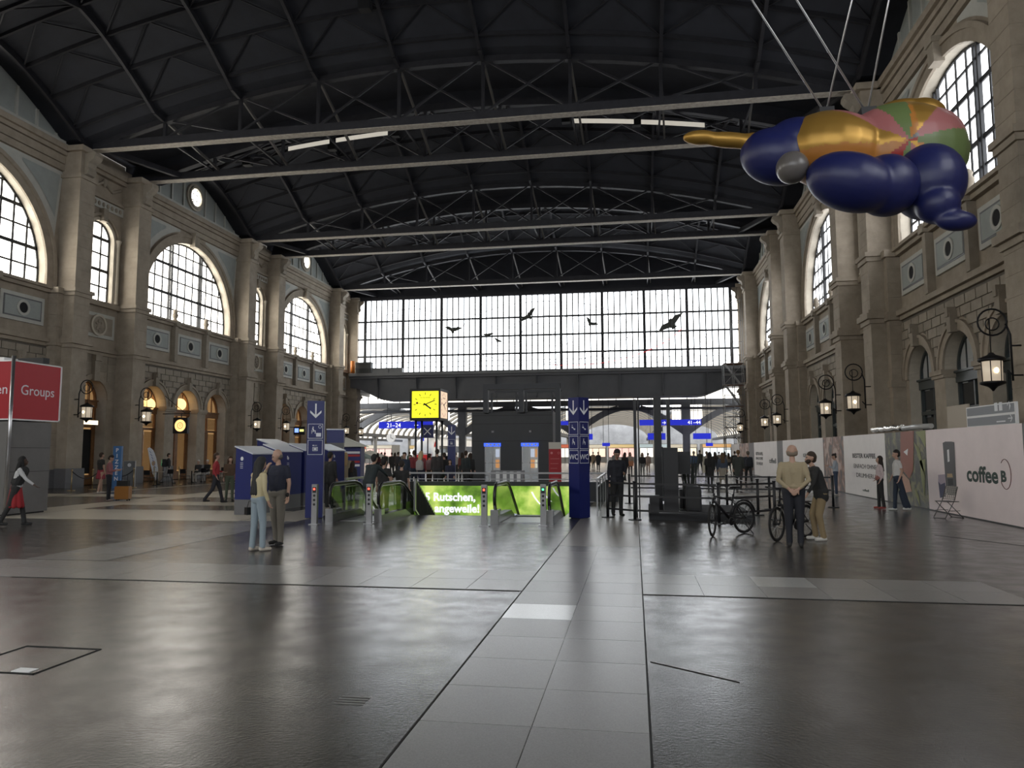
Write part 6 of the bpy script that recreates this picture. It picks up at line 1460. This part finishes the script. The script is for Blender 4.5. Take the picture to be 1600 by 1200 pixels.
        if hairstyle == 'beard': capsule(hm, Q(-.03, -.045, .012), Q(.03, -.045, .012), .05 * s, .05 * s); capsule(hm, Q(0, -.04, .0), Q(0, -.06, -.01), .045 * s, .04 * s)
        hme = remeshed(hm, max(vox, .012), 'hair', 3); hme.materials.append(cmat(hair)); link('hair', hme, o)
    return o
BLK = (.012, .012, .014); NAVY = (.015, .018, .035); WHT = (.55, .54, .52); DK = (.03, .03, .032); JEAN = (.26, .32, .36); BEI = (.33, .27, .17); BRN = (.035, .02, .012)
V9 = .0095
# nearest people, modelled finest
p = fl(402, 861); person('person with long dark hair in cream cardigan and pale jeans embracing another', (p.x, p.y, 0), 1.66, math.radians(150), (.50, .43, .26), JEAN, (.5, .45, .38), (.018, .014, .012), 'light', 'verylong', larm=((.35, -.75, -.35), (-.2, -.35, .95)), rarm=((-.25, .1, -1), (.0, -.35, -.9)), lleg=(-3, 2), rleg=(6, 6), headtilt=14, vox=V9, wide=1.02, extra=[((-.055, 0, .95), (-.055, 0, .95), .09, .09, 'legs')])
p = fl(428, 852); person('person in navy T-shirt and grey trousers with a watch, embracing another', (p.x + .05, p.y, 0), 1.79, math.radians(-10), NAVY, (.16, .145, .12), (.02, .016, .013), (.10, .09, .08), 'light', 'bald', larm=((.22, .02, -1), (.05, -.2, -1)), rarm=((-.3, -.6, -.6), (.3, -.6, -.1)), lleg=(2, 4), rleg=(-6, 4), headturn=-40, headtilt=12, sleeve='short', vox=V9, wide=1.1, extra=[((.262, -.055, .905), (.263, -.06, .90), .036, .036, 'x1')])
p = fl(1243, 855); person('bald person in beige jacket seen from behind, hands clasped behind the back', (p.x, p.y, 0), 1.84, math.radians(172), BEI, (.014, .015, .022), (.018, .015, .013), (.2, .16, .12), 'light', 'bald', larm=((.28, .35, -1), (-.85, .35, -.75)), rarm=((-.28, .35, -1), (.85, .35, -.75)), lleg=(0, 0), rleg=(2, 2), vox=V9, wide=1.16)
p = fl(1286, 845); person('bearded person in dark blazer and khaki trousers bending forward, white trainers', (p.x, p.y, 0), 1.76, math.radians(-84), (.012, .013, .02), (.27, .20, .11), (.6, .58, .54), (.035, .022, .014), 'light', 'beard', larm=((.1, -.3, -1), (0, -.5, -.8)), rarm=((-.1, -.25, -1), (0, -.6, -.8)), lleg=(12, 22), rleg=(20, 26), lean=17, headtilt=-8, vox=V9, coat=.1, wide=1.08)
p = fl(22, 822); person('person with long black hair, black vest over white blouse and red skirt, striding', (p.x, p.y, 0), 1.70, math.radians(122), (.5, .5, .5), BLK, BLK, (.008, .007, .007), 'dark', 'verylong', larm=((.12, .55, -.85), (.1, .2, -.95)), rarm=((-.15, -.55, -.8), (-.05, -.75, -.6)), lleg=(17, 8), rleg=(-15, 10), lean=12, headtilt=-15, skirt=.46, skirtcol=(.30, .015, .02), vox=.012, extra=[((-.085, -.14, 1.36), (-.06, -.02, 1.06), .118, .128, 'x1'), ((.085, -.14, 1.36), (.06, -.02, 1.06), .118, .128, 'x1')])
p = fl(965, 806); person('person in dark uniform and cap looking down at a phone by the barrier', (p.x, p.y, 0), 1.80, math.radians(20), (.016, .017, .022), BLK, (.01, .01, .01), (.012, .012, .014), 'mid', 'short', larm=((.2, -.1, -1), (-.45, -.85, -.1)), rarm=((-.2, .0, -1), (-.02, -.15, -1)), lleg=(2, 2), rleg=(-4, 3), headtilt=22, vox=.012, wide=1.12, coat=.06)
p = fl(1377, 795); person('person in pale top and black trousers with red waist bag before the hoarding', (p.x, p.y, 0), 1.58, math.radians(-98), (.52, .43, .43), BLK, (.3, .06, .05), (.02, .013, .01), 'light', 'long', larm=((.3, .2, -1), (.1, -.4, -.8)), rarm=((-.2, .3, -.9), (.0, -.6, -.6)), rleg=(5, 4), lleg=(-4, 2), headtilt=-14, vox=.014, extra=[((-.06, -.05, 1.0), (.06, -.05, 1.0), .11, .11, 'lip')])
p = fl(1405, 798); person('tall person in white T-shirt and wide dark jeans before the plant photo', (p.x, p.y, 0), 1.76, math.radians(-95), WHT, (.02, .03, .05), (.55, .55, .52), (.012, .01, .009), 'light', 'short', larm=((.2, .25, -1), (.05, -.35, -.9)), rarm=((-.2, -.1, -1), (.1, -.4, -.8)), lleg=(-16, 2), rleg=(8, 4), sleeve='short', vox=.014, wide=1.05, extra=[((.09, .05, .5), (.09, .16, .1), .07, .085, 'legs')])
p = fl(1307, 774); person('person in pale denim jacket and blue jeans looking at a phone by the hoarding', (p.x, p.y, 0), 1.62, math.radians(-102), (.33, .37, .42), (.03, .045, .08), (.5, .48, .45), (.02, .014, .01), 'light', 'bun', larm=((.1, -.3, -1), (0, -.8, .35)), rarm=((-.1, -.3, -1), (.1, -.8, .3)), headtilt=18, vox=.016)
p = fl(169, 783); person('person in dusty pink hoodie holding a phone beside an orange suitcase', (p.x, p.y, 0), 1.66, math.radians(118), (.26, .10, .11), (.018, .02, .025), (.25, .2, .18), (.018, .012, .01), 'light', 'short', larm=((.1, -.25, -1), (0, -.9, .2)), rarm=((-.1, -.2, -1), (.1, -.9, .1)), headtilt=22, vox=.016)
p = fl(156, 771); person('person with dark rucksack, red shorts and pale trainers behind the suitcase', (p.x, p.y, 0), 1.76, math.radians(160), BLK, (.25, .03, .05), (.5, .45, .4), BRN, 'light', 'short', sleeve='short', bare=True, skirt=.3, vox=.02, lleg=(10, 4), rleg=(-8, 4))
p = fl(262, 756); person('person in grey joggers with green-striped black rucksack walking past the cafe', (p.x, p.y, 0), 1.75, math.radians(130), BLK, (.26, .25, .24), BLK, BRN, 'light', 'short', lleg=(22, 6), rleg=(-20, 14), vox=.02, wide=1.1)
p = fl(336, 786); person('person in red jacket and dark trousers walking across the hall', (p.x, p.y, 0), 1.76, math.radians(125), (.30, .025, .03), (.022, .022, .028), BLK, (.06, .035, .02), 'light', 'short', larm=((.25, -.1, -1), (.0, -.9, -.2)), rarm=((-.2, .3, -1), (-.1, -.4, -.9)), lleg=(20, 8), rleg=(-14, 22), vox=.016, wide=1.08)
p = fl(358, 783); person('person in green trousers with long brown hair and orange bag half behind a kiosk', (p.x, p.y, 0), 1.6, math.radians(40), (.10, .06, .035), (.09, .11, .075), BLK, (.06, .03, .015), 'light', 'long', vox=.02, lleg=(8, 4), rleg=(-8, 6), extra=[((.2, .02, .95), (.2, .02, .88), .1, .1, 'lip')])
person('person in dark suit seen from behind beside the blue pillar', (atY(515, 760, 23.0).x, 23.0, 0), 1.74, math.radians(170), (.015, .015, .02), BLK, BLK, (.012, .01, .009), 'mid', 'short', vox=.016, coat=.12, wide=1.1)
person('person with long fair hair in beige trench coat behind the suited one', (atY(539, 760, 27.5).x, 27.5, 0), 1.72, math.radians(190), (.30, .25, .17), DK, BLK, (.38, .27, .14), 'light', 'long', vox=.018, coat=.35)
person('person in black with dark hair behind the escalator glass', (atY(554, 760, 26.5).x, 26.3, 0), 1.42, math.radians(160), BLK, BLK, BLK, BRN, 'mid', 'long', vox=.02)
p = fl(568, 805); person('person in dark green jacket bending onto the escalator', (-7.15, 19.3, .02), 1.72, math.radians(165), (.018, .026, .028), (.07, .075, .085), (.3, .3, .3), (.012, .01, .009), 'light', 'short', lean=24, larm=((.2, -.4, -.9), (0, -.8, -.4)), rarm=((-.3, -.6, -.6), (.2, -.7, -.3)), lleg=(10, 10), rleg=(-10, 12), vox=.014, coat=.08)
person('person in black T-shirt with red and white back print on the escalator', (-7.35, 21.1, -.2), 1.76, math.radians(175), (.012, .011, .013), BLK, BLK, (.012, .01, .009), 'light', 'short', sleeve='short', vox=.016)
person('person in black T-shirt with pale print beside the one with red print', (-6.95, 21.55, -.2), 1.68, math.radians(190), (.014, .014, .016), BLK, BLK, (.014, .012, .01), 'light', 'short', sleeve='short', vox=.016, larm=((.5, -.1, -.9), (.3, -.5, -.7)))
# seated cafe guests
for px, c_, hr, lab, Y in ((289, (.03, .03, .035), (.45, .43, .4), 'seated cafe guest with white hair in black top', 41.22), (300, BLK, (.5, .5, .48), 'seated cafe guest with white bob and dark clothes', 42.18), (311, (.10, .09, .08), (.1, .07, .05), 'seated cafe guest in brown jacket', 44.98), (325, (.02, .05, .06), BRN, 'seated cafe guest in teal jumper', 46.62), (352, (.12, .02, .02), BRN, 'seated cafe guest in dark red top', 49.22)):
    x = -26.1; person(lab, (x, Y, .44 - .44), 1.68, math.radians(180 if Y in (42.38, 44.98) else 0), c_, DK if hr[0] < .3 else (.4, .38, .35), BLK, hr, 'light', 'short', sit=True, larm=((.15, -.5, -.8), (-.2, -1, 0)), vox=.026)
# waiting crowd behind the parapet
crowd = [(632, 31, 1.72, (.02, .028, .045), DK, BRN, 'short', 'navy jacket with a dark rucksack'), (647, 33, 1.80, (.20, .035, .04), (.02, .025, .05), BRN, 'short', 'maroon track jacket with white stripes'), (658, 32, 1.78, (.19, .035, .04), (.018, .02, .045), (.45, .35, .2), 'long', 'dark red jacket with fair hair'), (671, 33, 1.66, (.20, .12, .13), BRN, BRN, 'bun', 'dusty pink coat'), (683, 31.5, 1.86, (.035, .03, .03), DK, (.03, .02, .015), 'short', 'brown jacket, taller than the others'), (694, 32, 1.70, BLK, (.02, .03, .02), BRN, 'short', 'black top and green skirt'),
         (641, 36, 1.6, (.02, .03, .05), BLK, BRN, 'short', 'dark blue anorak'), (703, 31, 1.42, (.02, .02, .05), (.03, .03, .06), BRN, 'long', 'blue dress, short in height'), (728, 33, 1.78, (.018, .022, .03), DK, BRN, 'short', 'slate jacket by the lift building'), (735, 35, 1.68, BLK, BLK, BRN, 'long', 'all black by the lift building'), (722, 42, 1.7, (.14, .04, .03), DK, BRN, 'long', 'rust jumper'), (712, 46, 1.7, (.35, .33, .3), DK, BRN, 'short', 'pale grey hoodie'), (601, 52, 1.72, (.02, .025, .02), DK, BRN, 'short', 'dark olive parka'), (612, 56, 1.7, BLK, BLK, BRN, 'short', 'black leather jacket'), (617, 60, 1.7, (.2, .1, .06), DK, BRN, 'long', 'tan coat'), (622, 50, 1.74, (.03, .03, .03), DK, BRN, 'short', 'charcoal sweater'), (596, 62, 1.72, (.02, .03, .05), BLK, BRN, 'short', 'ink blue coat'), (590, 57, 1.68, (.1, .02, .02), DK, BRN, 'long', 'wine red coat'), (640, 62, 1.75, (.10, .16, .12), DK, BRN, 'short', 'sage green jacket'), (630, 66, 1.7, (.3, .25, .2), DK, BRN, 'short', 'sand coloured jacket')]
for px, Y, h, tp, lg, hr, hs, lab in crowd:
    person('person in ' + lab + ', waiting beyond the stair well', (atY(px, 730, Y).x, Y, 0), h, math.radians(random.choice((160, 190, 205, 150, 20))), tp, lg, BLK, hr, 'light', hs, vox=.024 if Y < 40 else .035, lleg=(random.uniform(-6, 8), 4), rleg=(random.uniform(-8, 6), 4), wide=1.08)
# walkers on the right, by feet pixel
walk = [(1070, 741, 1.74, BLK, (.04, .04, .045), BRN, 'long', 'black jacket and charcoal trousers'), (1085, 748, 1.76, (.06, .10, .17), (.03, .035, .05), (.25, .2, .15), 'short', 'mid blue shirt and dark trousers'), (1094, 738, 1.84, (.05, .06, .045), (.05, .055, .06), BRN, 'short', 'checked dark shirt'), (1105, 749, 1.76, (.35, .33, .28), DK, (.2, .15, .1), 'short', 'cream jacket'), (1110, 763, 1.72, (.012, .012, .014), BLK, (.01, .009, .008), 'verylong', 'long black coat and very long black hair'), (1118, 745, 1.72, (.03, .03, .035), (.04, .05, .07), BRN, 'long', 'dark jacket and jeans'), (1130, 762, 1.68, (.07, .09, .13), (.36, .32, .26), (.10, .06, .03), 'long', 'denim jacket and long beige skirt'), (1139, 741, 1.62, (.22, .18, .14), DK, BRN, 'long', 'beige knit top'), (1149, 744, 1.74, BLK, BLK, BRN, 'short', 'black pullover by the hoarding'), (1155, 764, 1.80, (.04, .045, .04), (.035, .03, .028), (.16, .09, .04), 'short', 'dark olive coat by the hoarding'), (1170, 758, 1.76, (.02, .025, .035), BLK, (.12, .1, .08), 'short', 'navy jacket with rucksack by the hoarding'),
        (1004, 746, 1.68, (.014, .014, .016), (.20, .2, .2), BRN, 'long', 'black tee with white back print and grey trousers'), (1013, 740, 1.62, (.40, .30, .26), (.35, .25, .2), BRN, 'short', 'pale pink outfit'), (985, 744, 1.7, (.33, .3, .26), (.05, .05, .06), BRN, 'long', 'cream top carrying an orange tote'), (977, 752, 1.7, (.02, .02, .025), BLK, BRN, 'long', 'dark jacket behind the uniformed person'), (960, 735, 1.7, (.3, .3, .28), DK, BRN, 'short', 'light grey top'), (1078, 735, 1.68, (.2, .05, .05), DK, BRN, 'short', 'brick red top'), (1124, 735, 1.7, (.3, .27, .22), DK, BRN, 'short', 'stone coloured jacket'), (1133, 735, 1.7, (.05, .06, .1), DK, BRN, 'long', 'dark blue sweater'), (935, 736, 1.72, (.03, .03, .035), DK, BRN, 'short', 'graphite coat'), (927, 733, 1.7, (.3, .22, .14), DK, BRN, 'short', 'camel coat'), (920, 735, 1.66, BLK, BLK, BRN, 'long', 'black dress')]
for px, py, h, tp, lg, hr, hs, lab in walk:
    p = fl(px, py); far = p.y > 45; a = random.uniform(10, 20)
    person('person in ' + lab + (', walking beyond the stage' if px > 1060 else ', walking behind the stage posts' if px > 950 else ', beyond the WC pillar'), (p.x, p.y, 0), h, math.radians(random.choice((170, 185, 195, 175)) if px > 1060 else random.choice((0, 180, 150))), tp, lg, BLK, hr, 'light', hs, vox=.035 if far else .022, lleg=(a, 4), rleg=(-a, 10), wide=1.08, skirt=.5 if 'skirt' in lab or 'dress' in lab else None, coat=.3 if 'coat' in lab else 0)
# bags and luggage
def pack(x, y, z, rz, m, lab, stripe=None, w_=.3, h=.45, d_=.18):
    t = thing('rucksack', lab, 'rucksack', (x, y, z), rz); b = MB(); b.prism([(-w_ / 2, .03), (-w_ / 2 + .03, 0), (w_ / 2 - .03, 0), (w_ / 2, .03), (w_ / 2, h - .1), (w_ / 2 - .08, h), (-w_ / 2 + .08, h), (-w_ / 2, h - .1)], lambda a, c_, q: (a, q, c_), 0, d_); b.build('bag', m, t); MB().box(-w_ / 2 + .04, w_ / 2 - .04, d_, d_ + .05, .05, h * .5).build('front_pocket', m, t)
    for s in (-1, 1): MB().tube([(s * .09, 0, h - .04), (s * .1, -.05, h - .02), (s * .1, -.06, h * .6)], .018, 6).build('strap', m, t)
    if stripe: MB().box(-.05, .03, d_ + .05, d_ + .055, .06, h - .02).build('stripe', stripe, t)
p = fl(262, 756); a = math.radians(130); pack(p.x - .14 * math.sin(a), p.y + .14 * math.cos(a), .98, a, mat('rucksack_black', (.015, .015, .016), .8), 'black rucksack with a bright green stripe worn by the cafe passer-by', glow('stripe_green', (.1, .6, .25), .4))
x, Y = atY(658, 730, 32).x, 32; pack(x, Y - .12 - .02, 1.0, PI, mat('rucksack_pale', (.42, .40, .38), .8), 'pale rucksack on the back of the dark red jacket')
p = fl(1170, 758); pack(p.x, p.y - .13, .98, PI, mat('rucksack_dark', (.02, .022, .03), .8), 'dark rucksack worn by the walker nearest the hoarding')
p = fl(180, 783); t = thing('suitcase', 'orange-brown hard suitcase on small wheels beside the person in pink', 'suitcase', (p.x + .2, p.y + .15, 0), math.radians(12)); OS = mat('suitcase_orange', (.30, .13, .025), .45)
b = MB(); b.prism([(-.26, .1), (-.23, .07), (.23, .07), (.26, .1), (.26, .52), (.23, .55), (-.23, .55), (-.26, .52)], lambda x, z, q: (x, q, z), -.14, .14); b.build('shell', OS, t)
for x in (-.2, .2):
    for y in (-.09, .09): b = MB(); b.ell((x, y, .035), (.035, .02, .035), 8, 6); b.build('wheel', BLACK, t)
b = MB(); b.tube([(-.1, .1, .55), (-.1, .1, .95), (.1, .1, .95), (.1, .1, .55)], .012, 6); b.build('handle', BLACK, t); MB().cbox((0, 0, .66), (.4, .22, .2)).build('strapped_bag', mat('bag_black', (.014, .014, .015), .8), t)
p = fl(402, 861); t = thing('handbag', 'small black handbag held by the person in cream cardigan', 'handbag', (p.x - .2, p.y + .1, .66), math.radians(60)); MB().cbox((0, 0, .06), (.22, .1, .14)).build('bag', mat('leather_black', (.012, .011, .011), .4), t); b = MB(); b.tube([(-.08, 0, .13), (-.05, 0, .24), (.05, 0, .24), (.08, 0, .13)], .008, 5); b.build('handle', mat('leather_black', (.012, .011, .011), .4), t)
p = fl(1110, 763); t = thing('tote_bag', 'cream tote bag on the shoulder of the long black coat', 'bag', (p.x - .28, p.y - .05, .75), math.radians(80)); MB().cbox((0, 0, .18), (.36, .12, .38)).build('bag', mat('tote_cream', (.45, .42, .34), .8), t); b = MB(); b.tube([(-.1, 0, .36), (-.04, 0, .66), (.04, 0, .66), (.1, 0, .36)], .012, 5); b.build('strap', mat('tote_cream', (.45, .42, .34), .8), t)
p = fl(985, 744); t = thing('tote_bag', 'orange and white tote bag carried behind the stage posts', 'bag', (p.x + .05, p.y - .28, .75)); MB().cbox((0, 0, .17), (.38, .1, .36)).build('bag', mat('tote_orange', (.5, .22, .12), .8), t); b = MB(); b.tube([(-.1, 0, .34), (-.05, 0, .62), (.05, 0, .62), (.1, 0, .34)], .012, 5); b.build('strap', mat('tote_orange', (.5, .22, .12), .8), t)
p = fl(22, 822); t = thing('phone', 'phone held by the person in the red skirt', 'phone', (p.x - .42, p.y - .28, .72), .4); MB().cbox((0, 0, 0), (.015, .14, .07)).build('case', CHROME, t); MB().cbox((.009, 0, 0), (.003, .13, .06)).build('screen', glow('phone_screen', (.8, .85, .9), .8), t)
bpy.data.scenes.remove(TMPS)
